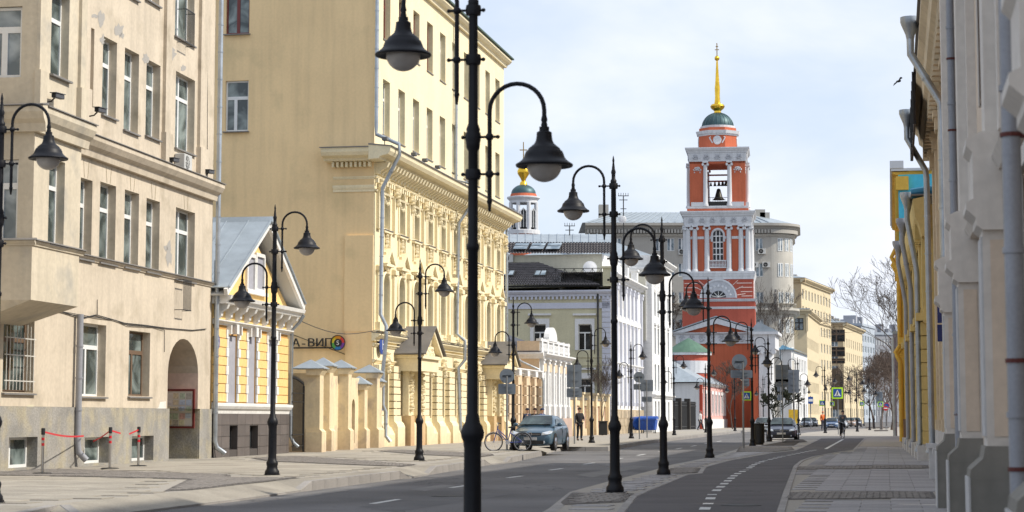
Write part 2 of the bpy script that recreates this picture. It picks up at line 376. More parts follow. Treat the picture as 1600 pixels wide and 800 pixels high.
def paving(parent, P, z, ang, sx, sy, m, ymax, nobj, holes=(), name='paving_slab', gap=.012, h=.012):
    ca, sa = cos(ang), sin(ang); us = [p[0]*ca+p[1]*sa for p in P]; vs_ = [-p[0]*sa+p[1]*ca for p in P]
    cells = []; j = 0; v = min(vs_)
    while v < max(vs_):
        u = min(us)-(sx/2 if j % 2 else 0)
        while u < max(us):
            cor = [(uu*ca-vv*sa, uu*sa+vv*ca) for uu in (u, u+sx) for vv in (v, v+sy)]
            cy = cor[0][1]
            if cy < ymax and cy > 24 and all(inside(x, y, P) for x, y in cor) and not any(inside(x, y, H) for H in holes for x, y in cor):
                cx = sum(c[0] for c in cor)/4; cyy = sum(c[1] for c in cor)/4; cells.append((cyy, cx))
            u += sx
        v += sy; j += 1
    cells.sort(); r = random.Random(3)
    a, b = sx/2-gap/2, sy/2-gap/2
    def slab(mb, cx, cy, dz, rot):
        q = []
        for hh, k in ((0, 1), (h-.003, 1), (h, .985)):
            for X, Y in ((-a*k, -b*k), (a*k, -b*k), (a*k, b*k), (-a*k, b*k)): q.append((cx+X*rot[0]-Y*rot[1], cy+X*rot[1]+Y*rot[0], z+hh+dz))
        mb.add(q, [(0, 1, 5, 4), (1, 2, 6, 5), (2, 3, 7, 6), (3, 0, 4, 7), (4, 5, 9, 8), (5, 6, 10, 9), (6, 7, 11, 10), (7, 4, 8, 11), (8, 9, 10, 11)])
    if nobj:
        m0 = MB(); slab(m0, 0, 0, -z, (1, 0)); me = m0.mesh(name, m)
        for (cy, cx) in cells[:nobj]: link(name, me, parent, (cx, cy, z+r.uniform(-.002, .002)), ang)
    if len(cells) > nobj:
        mb = MB()
        for (cy, cx) in cells[nobj:]: slab(mb, cx, cy, r.uniform(-.002, .002), (ca, sa))
        o = mb.build(name+'_field', m, parent); structure(o, 'stuff')
road = sheet('road', [(-900, -60), (1800, -60), (1800, 4000), (-900, 4000)], -.07, ASPH); structure(road)
def kerb_line(parent, K, flip=1, wd=.16, step=1.0, name='kerb_stone', maxn=260):
    """K: (x,y,height) points; stones one metre long laid end to end"""
    n = 0
    for (a, b) in zip(K, K[1:]):
        A = Vector(a[:2]); Bv = Vector(b[:2]); ln = (Bv-A).length; k = max(1, round(ln/step)); d = (Bv-A)/ln; nrm = Vector((-d.y, d.x))*flip
        for i in range(k):
            if n >= maxn: return
            t0, t1 = i/k, (i+1)/k; h0 = a[2]+(b[2]-a[2])*t0; h1 = a[2]+(b[2]-a[2])*t1
            p0 = A+(Bv-A)*t0+d*.006; p1 = A+(Bv-A)*t1-d*.006; mb = MB(); O_ = p0
            vs = []
            for p, hh in ((p0, h0), (p1, h1)):
                for q, zz in ((0, -.15), (0, hh-.015), (.015, hh), (wd, hh), (wd, -.15)): e = p+nrm*q-O_; vs.append((e.x, e.y, zz))
            mb.add(vs, [(0, 1, 2, 3, 4), (9, 8, 7, 6, 5), (0, 5, 6, 1), (1, 6, 7, 2), (2, 7, 8, 3), (3, 8, 9, 4)])
            mb.build(name, KERB, parent, loc=(O_.x, O_.y, 0)); n += 1
# ---- left pavement
R_, L_ = .12, -.03
KL = [(-5.6, 6, R_)]
for x, y, h in [(92, 793, R_), (121, 797, L_), (310, 776, L_), (376, 769, L_), (470, 756.5, L_), (488, 754.5, R_), (625, 738.5, R_), (640, 738, L_), (670, 733, L_), (682, 731, R_), (757, 720, R_), (766, 719, L_),
                (792, 716.5, L_), (800, 715.5, R_), (847, 706, R_), (856, 703, L_), (868, 700, L_), (880, 699.5, R_), (950, 699.5, R_), (1005, 690, R_), (1060, 684, R_), (1125, 677, R_), (1185, 671, R_), (1240, 667.3, R_)]:
    g = G(x, y, .08); KL.append((g.x, g.y, h))
KL.append((66, 420, R_))
def L12(Y): return -19.015+.155*Y
def LST(Y): return -5.9+.19*(Y-87)
inner = [(L12(5)-1, 5), (L12(63)-1, 63), (L12(74)-1, 74), (LST(87)-3, 80), (LST(87)-1, 88), (LST(330)-1, 330), (LST(420)-3, 420)]
ins = []
for i, p in enumerate(KL):
    a = Vector(KL[max(i-1, 0)][:2]); b = Vector(KL[min(i+1, len(KL)-1)][:2]); d = (b-a).normalized(); nn = Vector((-d.y, d.x)); q = Vector(p[:2])+nn*.75; ins.append((q.x, q.y))
sidewalk = structure(sheet('pavement', ins+inner[::-1], .118, JOINT))
mb = MB()
for i in range(len(KL)-1):
    a, b = KL[i], KL[i+1]; c, d = ins[i+1], ins[i]; mb.quad((a[0], a[1], a[2]-.006), (b[0], b[1], b[2]-.006), (c[0], c[1], .118), (d[0], d[1], .118))
mb.build('kerb_apron', SLABW, sidewalk)
kerb_line(sidewalk, KL, 1)
BANDL = [[(-60, 728), (0, 731), (130, 734.5), (360, 742), (362, 751), (130, 745), (0, 743), (-60, 741)], [(300, 746), (473, 746.5), (455, 756), (330, 764), (268, 771), (255, 768)],
         [(392, 716), (460, 712.5), (640, 725), (675, 727), (655, 731.5), (560, 727), (420, 721)], [(590, 705), (630, 703), (770, 709.5), (795, 712.5), (765, 716.5), (660, 711)]]
BL = [[XY(G(x, y, .12)) for x, y in b] for b in BANDL]
PAVP = ins+inner[::-1]
for b in BL:      # bands end at the top of the dropped kerb
    c = (sum(p[0] for p in b)/len(b), sum(p[1] for p in b)/len(b))
    for i, p in enumerate(b):
        t = 0
        while not inside(p[0]+(c[0]-p[0])*t, p[1]+(c[1]-p[1])*t, PAVP) and t < .95: t += .02
        b[i] = (p[0]+(c[0]-p[0])*t, p[1]+(c[1]-p[1])*t)
for B_ in BL:
    sheet('sett_bed', B_, .124, mat('sett_bed', (.10, .09, .082), .95), sidewalk)
    paving(sidewalk, B_, .1245, .05, .2, .14, SETT, 110, 0, name='sett', gap=.025, h=.014)
paving(sidewalk, ins+inner[::-1], .1185, -.16, .9, .6, SLABW, 88, 290, BL)
# ---- right side: refuge strip, cycle lane, pavement
KR = [(2.0, 14, .03)]
for x, y, h in [(840, 808, .03), (858, 797, .03), (890, 771, .03), (952, 754, -.035), (1020, 736.5, -.035), (1052, 727, .03), (1108, 716, .03), (1148, 704, .03), (1164, 697, .03), (1192, 690, .03), (1215, 684, .03), (1262, 676, .03), (1310, 671.6, .03)]:
    g = G(x, y, .0); KR.append((g.x, g.y, h))
KR.append((66, 330, .03))
def RWL(Y): return .186*Y+1.4
plat = [(p[0], p[1]) for p in KR]+[(RWL(330)+20, 330), (RWL(130)+4, 130), (RWL(60)+1, 60), (RWL(14), 14)]
plaza = structure(sheet('footway', plat, .028, JOINT))
kerb_line(plaza, KR, -1, wd=.18)
bikeL = [(975, 803), (996, 776), (1020, 765), (1052, 752), (1076, 742), (1098, 740), (1104, 730), (1140, 720), (1208, 708), (1244, 704), (1266, 694), (1284, 685)]
bikeR = [(1212, 803), (1224, 768), (1240, 728), (1250, 720), (1268, 714), (1300, 708), (1332, 703), (1342, 693), (1350, 685)]
bl = [(3.1, 14)]+[XY(G(x, y, .03)) for x, y in bikeL]; br = [(3.3+2.6, 14)]+[XY(G(x, y, .03)) for x, y in bikeR]
bikelane = structure(sheet('cycle_lane', bl+br[::-1], .032, ASPHB))
kerb_line(bikelane, [(x, y, .042) for x, y in bl], 1, wd=.12, name='edging_stone'); kerb_line(bikelane, [(x, y, .042) for x, y in br], -1, wd=.12, name='edging_stone')
BANDR = [[(1228, 769.5), (1457, 768.5), (1464, 779), (1225, 781)], [(1241, 729.5), (1450, 727), (1452, 732), (1239.5, 734)], [(894, 770), (991, 771), (992, 784), (880, 789), (876, 785)],
         [(1048, 731.5), (1098, 731), (1092, 739), (1036, 741)], [(1155, 698), (1236, 698), (1242, 703), (1208, 706.5), (1150, 706)]]
BR = [[XY(G(x, y, .03)) for x, y in b] for b in BANDR]
for i, B_ in enumerate(BR):
    sheet('sett_bed', B_, .0335, mat('sett_bed', (.10, .09, .082), .95), plaza)
    paving(plaza, B_, .034, -.18, .22 if i != 2 else .3, .16 if i != 2 else .3, SETT, 125, 0, name='sett', gap=.03, h=.012)
rp_ = br+[(RWL(130)+4, 130), (RWL(60)+1, 60), (RWL(14), 14)]
paving(plaza, rp_, .029, -.18, .9, .6, SLABG, 95, 290, BR)
lp_ = [(p[0]+.2, p[1]) for p in KR[:10]]+[(x-.1, y) for x, y in bl[::-1]]
paving(plaza, lp_, .029, -.30, .6, .4, SLABG, 100, 0, BR, name='refuge_slab')
# ---- mended strips of newer and older asphalt
for i, (pts, c) in enumerate([([(560, 792), (760, 770), (800, 772), (620, 800)], (.12, .118, .12)), ([(900, 742), (990, 727), (1010, 729), (925, 746)], (.18, .176, .17)), ([(640, 765), (690, 757), (712, 759), (665, 767)], (.185, .18, .175)), ([(1020, 712), (1100, 700), (1108, 701), (1030, 714)], (.12, .118, .122)), ([(430, 778), (540, 762), (556, 765), (445, 782)], (.175, .17, .167))]):
    structure(sheet('asphalt_patch', [XY(G(x, y, -.07)) for x, y in pts], -.0672, mat('mended_asphalt_%d' % i, c, .92, var=.2, vs=1, fine=.35, fs=55, bump=.4), road))
# ---- painted marks
def dash(p0, p1, wd, z, parent, name):
    a = G(p0[0], p0[1], z); b = G(p1[0], p1[1], z); d = (b-a).normalized(); n_ = Vector((-d.y, d.x, 0))*wd/2
    MB().quad(a-n_, b-n_, b+n_, a+n_).build(name, PAINTW, parent)
CL = [((581, 787), (623, 780)), ((704, 762), (728, 758.5)), ((793, 746.5), (816, 743.5)), ((859, 734.5), (879, 731.8)), ((912, 725.3), (928, 723)), ((958, 718), (972, 715.8)), ((996, 711.5), (1008, 709.5)), ((1030, 706), (1040, 704.3)), ((1056, 701.6), (1065, 700)), ((1080, 697.4), (1088, 696)), ((1101, 693.5), (1108, 692.3)), ((1120, 690), (1127, 689))]
for a, b in CL: dash(a, b, .13, -.066, road, 'lane_dash')
for a, b in [((492, 757), (640, 740.5)), ((700, 732), (742, 724.5)), ((812, 717.3), (848, 709.3)), ((905, 704.5), (960, 702))]: dash(a, b, .12, -.066, road, 'edge_line')
path = [G(x, y, 0.036) for x, y in [(1094, 806), (1107, 786), (1113, 772), (1130, 757), (1150, 741), (1166, 734), (1180, 725), (1196, 719.5), (1225, 712.5), (1256, 706.5), (1275, 703)]]
acc = 0
for a, b in zip(path, path[1:]):
    ln = (b-a).length; d = (b-a)/ln; t = -acc
    while t < ln:
        if t >= 0:
            p = a+d*t; q = a+d*min(t+.85, ln); n_ = Vector((-d.y, d.x, 0))*.08; MB().quad(p-n_, q-n_, q+n_, p+n_).build('cycle_dash', PAINTW, bikelane)
        t += 1.9
    acc = ln-(t-1.9)
dash((1290, 701.5), (1317, 686.5), .14, 0.036, bikelane, 'cycle_line')
# tree pits and a round cover in the asphalt
SOIL = mat('bare_soil', (.06, .045, .032), .95, fine=.4, fs=20, bump=.5)
for pts in [[(1188, 697), (1240, 697), (1250, 690.5), (1222, 690.5)], [(1222, 692), (1262, 691), (1255, 687), (1230, 687)], [(1355, 669.5), (1388, 669.3), (1390, 667.3), (1352, 667.5)], [(1366, 674), (1388, 673.6), (1388, 672), (1366, 672)]]:
    structure(sheet('planting_bed', [XY(G(x, y, .03)) for x, y in pts], .048, SOIL))
for px, py, zz in ((945, 760, -.064), (1158, 789, 0.036), (700, 775, -.064)):
    g = G(px, py, zz); c = MB().lathe([(.31, 0), (.31, .004), (.27, .004), (.27, .002), (.0, .002)], (0, 0, 0), 24).build('manhole_cover', mat('cast_iron', (.07, .068, .065), .7, .3, fine=.4, fs=40), None, loc=(g.x, g.y, zz))
    tag(c, {945: 'round iron cover set in the main carriageway nearest the refuge', 1158: 'round iron cover in the dark cycle lane', 700: 'round iron cover in the carriageway left of the big lamp pole'}[px], 'manhole cover')
# ================================================================= STREET LAMPS
PROF = [(.155, 0), (.16, .05), (.155, .10), (.125, .14), (.115, .20), (.128, .25), (.128, .29), (.10, .33), (.09, .40), (.086, 1.02), (.092, 1.05), (.092, 1.08), (.115, 1.13), (.12, 1.18), (.10, 1.24), (.075, 1.28), (.068, 1.34), (.056, 1.36),
        (.052, 3.0), (.065, 3.02), (.065, 3.06), (.052, 3.08), (.05, 4.02), (.068, 4.05), (.075, 4.12), (.062, 4.2), (.072, 4.24), (.05, 4.3), (.045, 5.5), (.055, 5.53), (.055, 5.57), (.035, 5.6), (.035, 5.68), (.045, 5.72), (.03, 5.77), (.016, 5.9), (.022, 5.93), (.004, 6.02)]
pole_me = MB().lathe(PROF, n=20).mesh('pole', BLACK, True)
def arm_me(x, zb, zt, r_arc, xl, zl):
    pts = [(x, 0, zb), (x, 0, zb+.1), (x, 0, zt)]; cx = (x+xl)/2; r = abs(xl-x)/2; n = 14
    for i in range(1, n): a = pi*i/n; pts.append((cx-(cx-x)/abs(cx-x)*r*cos(a) if False else cx+(x-cx)*cos(a), 0, zt+r*sin(a)))
    pts += [(xl, 0, zt), (xl, 0, zl)]
    mb = MB().tube(pts, .023, 8); mb.sph((x, 0, zb), (.03, .03, .03), 8, 5); mb.lathe([(.012, -.1), (.02, -.03), (.028, 0)], (x, 0, zb), 8)
    return mb.mesh('arm', BLACK, True)
armU = arm_me(.17, 4.6, 5.56, .28, .73, 5.4); armL = arm_me(-.17, 3.5, 4.42, .28, -.73, 4.24)
cl = MB()
for zz in (0,):
    cl.tube([(-.09, 0, zz), (.24, 0, zz)], .014, 6); cl.sph((-.105, 0, zz), .022, 6, 4); cl.sph((.255, 0, zz), .022, 6, 4); cl.lathe([(.075, -.05), (.08, -.02), (.08, .02), (.075, .05)], (0, 0, zz), 14); cl.sph((.17, 0, zz), (.042, .042, .045), 8, 6)
clamp_me = cl.mesh('clamp', BLACK, True)
shade_me = MB().lathe([(.05, .39), (.05, .35), (.076, .335), (.08, .28), (.088, .245), (.10, .22), (.135, .19), (.160, .17), (.165, .155), (.185, .14), (.20, .105), (.207, .08), (.225, .055), (.255, .03), (.286, .012), (.292, 0), (.284, -.016), (.268, -.016), (.22, .0), (.18, .01)], n=28, caps=False).mesh('shade', BLACK, True)
neck_me = MB().lathe([(.028, .38), (.034, .41), (.026, .44), (.034, .46), (.026, .5)], n=12).mesh('neck', BLACK, True)
globe_me = MB().sph((0, 0, 0), (.178, .178, .172), 24, 10, -1, .12).mesh('globe', MILK, True)
door_me = MB().box(-.035, .035, -.092, -.07, .48, .82).box(-.008, .008, -.097, -.09, .62, .66).mesh('access_door', BLACK)
fm_ = MB().lathe([(.19, 0), (.19, .018), (.15, .022)], n=20)
for i in range(4): fm_.lathe([(.018, .018), (.018, .045), (0, .047)], (.172*cos(pi/4+i*pi/2), .172*sin(pi/4+i*pi/2), 0), 6, caps=False)
flange_me = fm_.mesh('base_flange', BLACK)
def lamp(X, Y, Z, rz, label):
    t = thing('street_lamp', label, 'street lamp', (X, Y, Z), rz, 'twin armed black street lamps along the street')
    p_ = link('pole', pole_me, t); link('access_door', door_me, p_); link('base_flange', flange_me, p_)
    link('arm', armU, t); link('arm', armL, t)
    for zz, r in ((5.47, 0), (4.96, 0), (4.16, pi), (3.78, pi)): link('clamp', clamp_me, t, (0, 0, zz), r)
    for x, zz in ((.73, 5.03), (-.73, 3.86)):
        s_ = link('shade', shade_me, t, (x, 0, zz)); link('neck', neck_me, s_); link('globe', globe_me, s_)
    return t
LL = [(None, 'black twin armed lamp cut by the left edge, its bell shade before the bay window'), ((425, 743), 'black twin armed lamp standing in front of the small yellow gabled house'), ((655, 720), 'black twin armed lamp before the first pedimented porch of the ornate cream building'),
      ((802, 703), 'black twin armed lamp the bicycle leans against, by the parked hatchback'), ((924.5, 692), 'black twin armed lamp just right of the black clad standing figure'), ((986.5, 685), 'black twin armed lamp on the left pavement just left of the blue bin'),
      ((1053.5, 680), 'black twin armed lamp in front of the dark iron gate'), ((1103, 676), 'black twin armed lamp beside the woman in the pale coat'), ((1148.5, 673.5), 'small black lamp before the church wall, left of its portico'), ((1193, 671), 'distant black lamp on the left pavement in front of the church portico'),
      ((1216, 669), 'distant black lamp on the left pavement beyond the church portico'), ((1240, 667.5), 'far black lamp on the left pavement below the tall yellow block'), ((1257, 666.3), 'far black lamp second beyond the portico on the left pavement')]
for p, lb in LL:
    if p is None: lamp(-7.55, 30, .12, -.12, lb); continue
    g = G(p[0], p[1], .12); lamp(g.x, g.y, .12, -.15, lb).scale = (.98, .98, .972)
LR = [((738, 861), 'nearest and largest black lamp, its thick pole crossing the whole picture'), ((961, 770), 'black twin armed lamp on the refuge, second nearest on the right side'), ((1037, 742.5), 'black twin armed lamp third along the refuge by the cycle lane'),
      ((1109, 715.5), 'black twin armed lamp standing alone on the refuge left of the litter bin'), ((1176, 697), 'black twin armed lamp with the black litter bin beside its foot'), ((1202, 690), 'black lamp standing in front of the left side of the dark saloon car'), ((1248, 680), 'black lamp behind and right of the dark saloon car'),
      ((1289.6, 676.6), 'black lamp just left of the cyclist, by the small blue car'), ((1317, 673), 'black lamp carrying the green edged crossing sign behind the cyclist'), ((1339.6, 674.4), 'black lamp on open paving first to the right of the cyclist'), ((1359, 672), 'black lamp on open paving at the left end of the far planting bed'),
      ((1366, 670), 'black lamp in the far planting bed just beyond its neighbour'), ((1300, 669), 'far black lamp behind the blue car and the small silver car'), ((1330, 667), 'very far black lamp between the cyclist and the bare trees'), ((1350, 665.5), 'farthest black lamp in front of the bare trees')]
for p, lb in LR: g = G(p[0], p[1], .03); lamp(g.x, g.y, .03, pi-.15, lb)
# ================================================================= LEFT SIDE BUILDINGS
CREAM1 = plaster('beige_render', (.60, .52, .41), base=(.30, .27, .22), streak=.35, dirt=(.42, .36, .27), df=.15, ds=.9)
CREAM1B = plaster('pale_beige_render', (.60, .53, .41), streak=.3, dirt=(.42, .39, .33), df=.12, ds=1.1)
PLINTH1 = mat('weathered_cement', (.33, .315, .285), .95, var=.2, vs=1.2, fine=.3, fs=25, bump=.5, dirt=(.42, .375, .27), df=.5, ds=1.7, streak=.4)
SILL = mat('tin_sill', (.20, .19, .18), .6, .2, var=.15)
PATCH = mat('bare_cement_patch', (.38, .36, .33), .95, fine=.2)
# ---- beige block with the bay window
f1 = Fac((L12(40), 40), (L12(63), 63)); b1 = f1.root('apartment_block', 'beige weathered apartment block with projecting bay window at the left edge of the street')
ops = []; wins = []
def addw(rects, spec, d=.30, fac=None, sill=SILL, fm=None, gm=None, out=0, arch=False, t=.055):
    for r in rects:
        x0, x1, z0, z1 = (fac or f1).rect(*r, out=out); ops.append(O(x0, x1, z0, z1, arch, d)); wins.append((x0, x1, z0, z1, d, spec, fm, gm, sill, t))
addw([(160, 182, 61, 182), (194, 216.5, 79, 206), (228, 250, 97, 215)], 't1'); addw([(274, 304, 118, 236)], 't2t')
addw([(228, 250, -115, 4), (194, 216.5, -140, -5)], 't1'); addw([(274, 304, -60, 64)], 't2t')
addw([(122, 143.5, 279, 404), (155.5, 180.5, 287, 411), (194, 216.5, 299, 418), (228, 249, 312, 425)], 't1'); addw([(274, 304, 328, 438)], 't2t')
addw([(126.5, 165, 506, 619)], 't2'); addw([(201, 234, 518, 619)], 't2', fm=BROWNF); addw([(5, 53, 491, 613)], 't2', fm=BROWNF)
addw([(9, 54, 683, 731)], 'b2', d=.35, sill=None, t=.07); addw([(128, 166, 683, 724)], 'b2', d=.35, sill=None, t=.07); addw([(202, 236, 681, 720)], 'b2', d=.35, sill=None, t=.07)
bx = f1.rect(135, 146.5, 42, 166); ops.append(O(*bx[:2], bx[2], bx[3], False, .25))
dx = f1.rect(261.5, 309, 529, 719); ops.append(O(dx[0], dx[1], .1, dx[3], True, 1.5))
ZP = 1.62
up_ops = [o for o in ops if o['z0'] > ZP-.01]
for o in ops:
    if o['z0'] < .12 and o['z1'] > 3: up_ops.append(dict(o, z0=ZP))
wall(b1, 0, f1.L, ZP, 17, up_ops, CREAM1)
lo_ops = [o if o['z1'] < ZP else dict(o, z1=ZP, arch=False, z0=0) for o in ops if o['z0'] < ZP]
wall(b1, -.0, f1.L, -.05, ZP-.003, lo_ops, PLINTH1, y=-.07, name='plinth'); MB().box(0, dx[0], -.069, .0, ZP-.02, ZP-.004).box(dx[1], f1.L, -.069, 0, ZP-.02, ZP-.004).build('plinth_ledge', PLINTH1, b1)
shell(b1, 0, f1.L, 0, 14, -.05, 17, CREAM1)
MB().quad((bx[0], .24, bx[2]), (bx[1], .24, bx[2]), (bx[1], .24, bx[3]), (bx[0], .24, bx[3])).build('blind_niche', CREAM1, b1)
# passage recess, with pinkish side wall and notice board
PINKR = plaster('pink_beige_render', (.70, .54, .44), streak=.2)
mb = MB().quad((dx[0]-.1, 1.49, .1), (dx[1]+.1, 1.49, .1), (dx[1]+.1, 1.49, dx[3]), (dx[0]-.1, 1.49, dx[3])); mb.build('recess_wall', PINKR, b1)
MB().box(dx[0]-.05, dx[1]+.05, 1.40, 1.485, .05, 1.55).build('recess_plinth', PLINTH1, b1)
MB().box(dx[0]-.05, dx[1]+.05, -.1, 1.5, .0, .135).build('threshold', PLINTH1, b1)
for (x0, x1, z0, z1, d, spec, fm, gm, sill, t) in wins: window(b1, x0, x1, z0, z1, d-.08+(-.07 if z0 < 1 else 0), spec, fm, gm, t, sill)
NBX = dx[1]-.03
g = thing('notice_board', 'dark red framed notice board with posters in the arched recess', 'notice board', f1.world(NBX, 0), f1.rz-pi/2)
nz0 = f1.hit(309, 666)[1]; nz1 = f1.hit(309, 611)[1]; x0, x1, z0, z1 = -1.0, -.14, nz0, nz1
MB().box(x0, x1, -.02, .02, z0, z1).build('board', mat('board_paper', (.80, .74, .64), .7, var=.1), g)
MB().box(x0-.06, x0, -.05, .02, z0-.06, z1+.06).box(x1, x1+.06, -.05, .02, z0-.06, z1+.06).box(x0, x1, -.05, .02, z0-.06, z0).box(x0, x1, -.05, .02, z1, z1+.06).build('frame', REDF, g)
cols = [(.8, .68, .45), (.55, .5, .42), (.65, .72, .8), (.6, .68, .5), (.8, .5, .45), (.85, .83, .78), (.82, .76, .66), (.8, .74, .5)]
r_ = random.Random(5)
W = x1-x0; H = z1-z0
for i in range(5):
    for j in range(4):
        if (i, j) in ((0, 0), (4, 3)): continue
        px0 = x0+.04+j*(W-.06)/4+r_.uniform(0, .02); pz = z1-.06-i*H/5.2; w_ = (W-.06)/4*.82; h_ = H/5.2*r_.uniform(.6, .9)
        k = r_.randrange(8); MB().box(px0, px0+w_, -.028, -.02, pz-h_, pz).build('poster', mat('poster_%d' % k, cols[k], .6, var=.25, vs=20), g)
mb = MB().quad((dx[1]-.008, .001, ZP+.002), (dx[1]-.008, 1.4, ZP+.002), (dx[1]-.008, 1.4, dx[3]-.75), (dx[1]-.008, .001, dx[3]-.75)); mb.build('recess_side', PINKR, b1)
MB().box(dx[1]-.012, dx[1], -.02, 1.4, .1, ZP).build('recess_side_plinth', PLINTH1, b1)
# bay
BO = 1.35
fb = f1; bs0 = fb.hit(49, 430, BO)[0]; bs1 = fb.hit(123, 430, BO)[0]; by = -BO; bz0 = 3.95; bz1 = 17
fops = [O(*f1.rect(76, 100.5, 250, 382, BO), False, .28), O(*f1.rect(80, 108, -12, 121, BO), False, .28), O(*f1.rect(80, 108, -260, -60, BO), False, .28)]
wall(b1, bs0, bs1, bz0, bz1, fops, CREAM1B, y=by, name='bay_front')
for o in fops: window(b1, o['x0'], o['x1'], o['z0'], o['z1'], by+.2, 't1', sill=SILL)
# bay flank facing the viewer: own sub frame, local x runs outward
ch = link('bay_flank', None, b1, (bs0, 0, 0)); ch.rotation_euler = (0, 0, -pi/2)
z_ = lambda y, px=15: f1.hit(px, y, BO)[1]
sops = [O(.12, BO-.36, z_(368), z_(236), False, .05), O(.12, BO-.36, z_(102), z_(-14), False, .05), O(.12, BO-.36, z_(-60), z_(-260), False, .05)]
# local x of flank: from the wall (0) to the bay corner (BO); mirrored to face the viewer
mbs = wall_mb(MB(), 0, BO, bz0, bz1, sops); fl = mbs.build('flank_wall', CREAM1B, ch)
for o in sops: window(ch, o['x0'], o['x1'], o['z0'], o['z1'], .10, 't2', gm=GLASSB, t=.07, name='flank_window')
mb = MB().quad((bs1, by, bz0), (bs1, 0, bz0), (bs1, 0, bz1), (bs1, by, bz1)); mb.build('bay_far_side', CREAM1B, b1)
mb = MB(); mb.add([(bs0, by, bz0), (bs1, by, bz0), (bs1, 0, bz0-.0), (bs0, 0, bz0), (bs0+.2, -.0, bz0-.45), (bs1-.1, -.0, bz0-.45)], [(0, 1, 5, 4), (0, 4, 3), (1, 2, 5)]); mb.build('bay_underside', CREAM1B, b1)
def belt(root, x0, x1, z, h, p, m, y=0, name='cornice', cap=None):
    pr = [(y, z), (y-p*.35, z), (y-p*.45, z+h*.3), (y-p*.75, z+h*.45), (y-p, z+h*.7), (y-p, z+h*.92), (y, z+h)]
    o = MB().ex_x(pr, x0, x1).build(name, m, root)
    if cap: MB().ex_x([(y, z+h+.002), (y-p-.04, z+h*.93), (y-p-.04, z+h*.97), (y, z+h+.05)], x0-.02, x1+.02).build('tin_cover', cap, o)
    return o
zc = f1.hit(310, 285)[1]; zs = f1.hit(310, 440)[1]
belt(b1, 0, f1.L, zc-.42, .55, .38, CREAM1, cap=SILL); belt(b1, 0, f1.L, zs-.08, .12, .1, CREAM1, cap=SILL, name='string_course')
zcb = f1.hit(100, 192, BO)[1]
for root_, a, b, yy in ((b1, bs0-.0, bs1+.2, by),): belt(root_, a, b, zcb-.45, .6, .3, CREAM1B, y=yy, cap=SILL); belt(root_, a, b, f1.hit(90, 385, BO)[1]-.1, .12, .09, CREAM1B, y=yy, cap=SILL, name='string_course')
belt(ch, 0, BO+.3, zcb-.45, .6, .3, CREAM1B, cap=SILL, name='flank_cornice'); belt(ch, 0, BO+.09, f1.hit(90, 385, BO)[1]-.1, .12, .09, CREAM1B, cap=SILL, name='flank_string')
def pil(root, x0, x1, z0, z1, p, m, y=0, name='pilaster', cap=0, foot=0):
    mb = MB().box(x0, x1, y-p, y+.01, z0+foot, z1-cap)
    if foot: mb.box(x0-.05, x1+.05, y-p-.05, y+.01, z0, z0+foot)
    if cap: mb.box(x0-.06, x1+.06, y-p-.07, y+.01, z1-cap, z1-cap*.35); mb.box(x0-.1, x1+.1, y-p-.12, y+.01, z1-cap*.35+.002, z1)
    return mb.build(name, m, root)
for a, b in ((253, 262), (308, 318)):
    s0 = f1.hit(a, 200)[0]; s1 = f1.hit(b, 200)[0]; pil(b1, s0, s1, zc+.15, 17, .10, CREAM1, foot=.9)
s0 = f1.hit(117, 120)[0]; s1 = f1.hit(134, 120)[0]; pil(b1, s0, s1, zc+.3, 17, .12, CREAM1, foot=1.0)
pil(b1, bs1-.35, bs1, zcb+.15, 17, .08, CREAM1B, y=by, foot=.8); pil(b1, bs0, bs0+.3, zcb+.15, 17, .08, CREAM1B, y=by, foot=.8)
mb = MB()    # keystone grooves over middle floor windows, rods with groove shade as their colour
for o in ops:
    if zs < o['z1'] < zc and o['z1']-o['z0'] > 1:
        xm = (o['x0']+o['x1'])/2
        for d0, d1 in ((-.12, -.2), (.12, .2)): mb.tube([(xm+d0, 0, o['z1']+.02), (xm+d1, 0, zc-.5)], .012, 4)
mb.split('keystone_groove', mat('groove_shade', (.3, .25, .17), .95), b1)
# plaster loss patches, flat and a few millimetres proud like the cement fill they are
def patch(root, fac, pts, m, y=-.004, name='cement_patch'):
    P = [fac.hit(*p) for p in pts]; mb = MB(); mb.add([(p[0], y, p[1]) for p in P], [tuple(range(len(P)))]); return mb.build(name, m, root)
def blot(cx, cy, w_, h_, seed):
    r = random.Random(seed); return [(cx+w_*cos(a)*r.uniform(.45, 1.25), cy+h_*sin(a)*r.uniform(.45, 1.25)) for a in [2*pi*i/15 for i in range(15)]]
for i, (cx, cy, a, b) in enumerate([(158, 30, 5, 15), (148, 25, 7, 4), (160, 62, 4, 9), (186, 47, 8, 12), (191, 56, 4, 5), (227, 90, 6, 10), (268, 84, 8, 10), (261, 97, 5, 6), (286, 107, 7, 5), (312, 120, 3, 14), (264, 398, 5, 20), (259, 387, 3, 6)]):
    patch(b1, f1, blot(cx, cy, a, b, i)[::-1], PATCH)
patch(b1, f1, [(236, 660), (259, 661), (259, 627), (250, 628), (247, 637), (240, 640), (236, 648)], mat('white_repair', (.66, .64, .58), .9, var=.15, vs=4), name='white_repair')
patch(b1, f1, [(41, 643), (53, 642), (52, 632), (42, 633)], mat('white_repair2', (.55, .50, .36), .9), name='pale_repair')
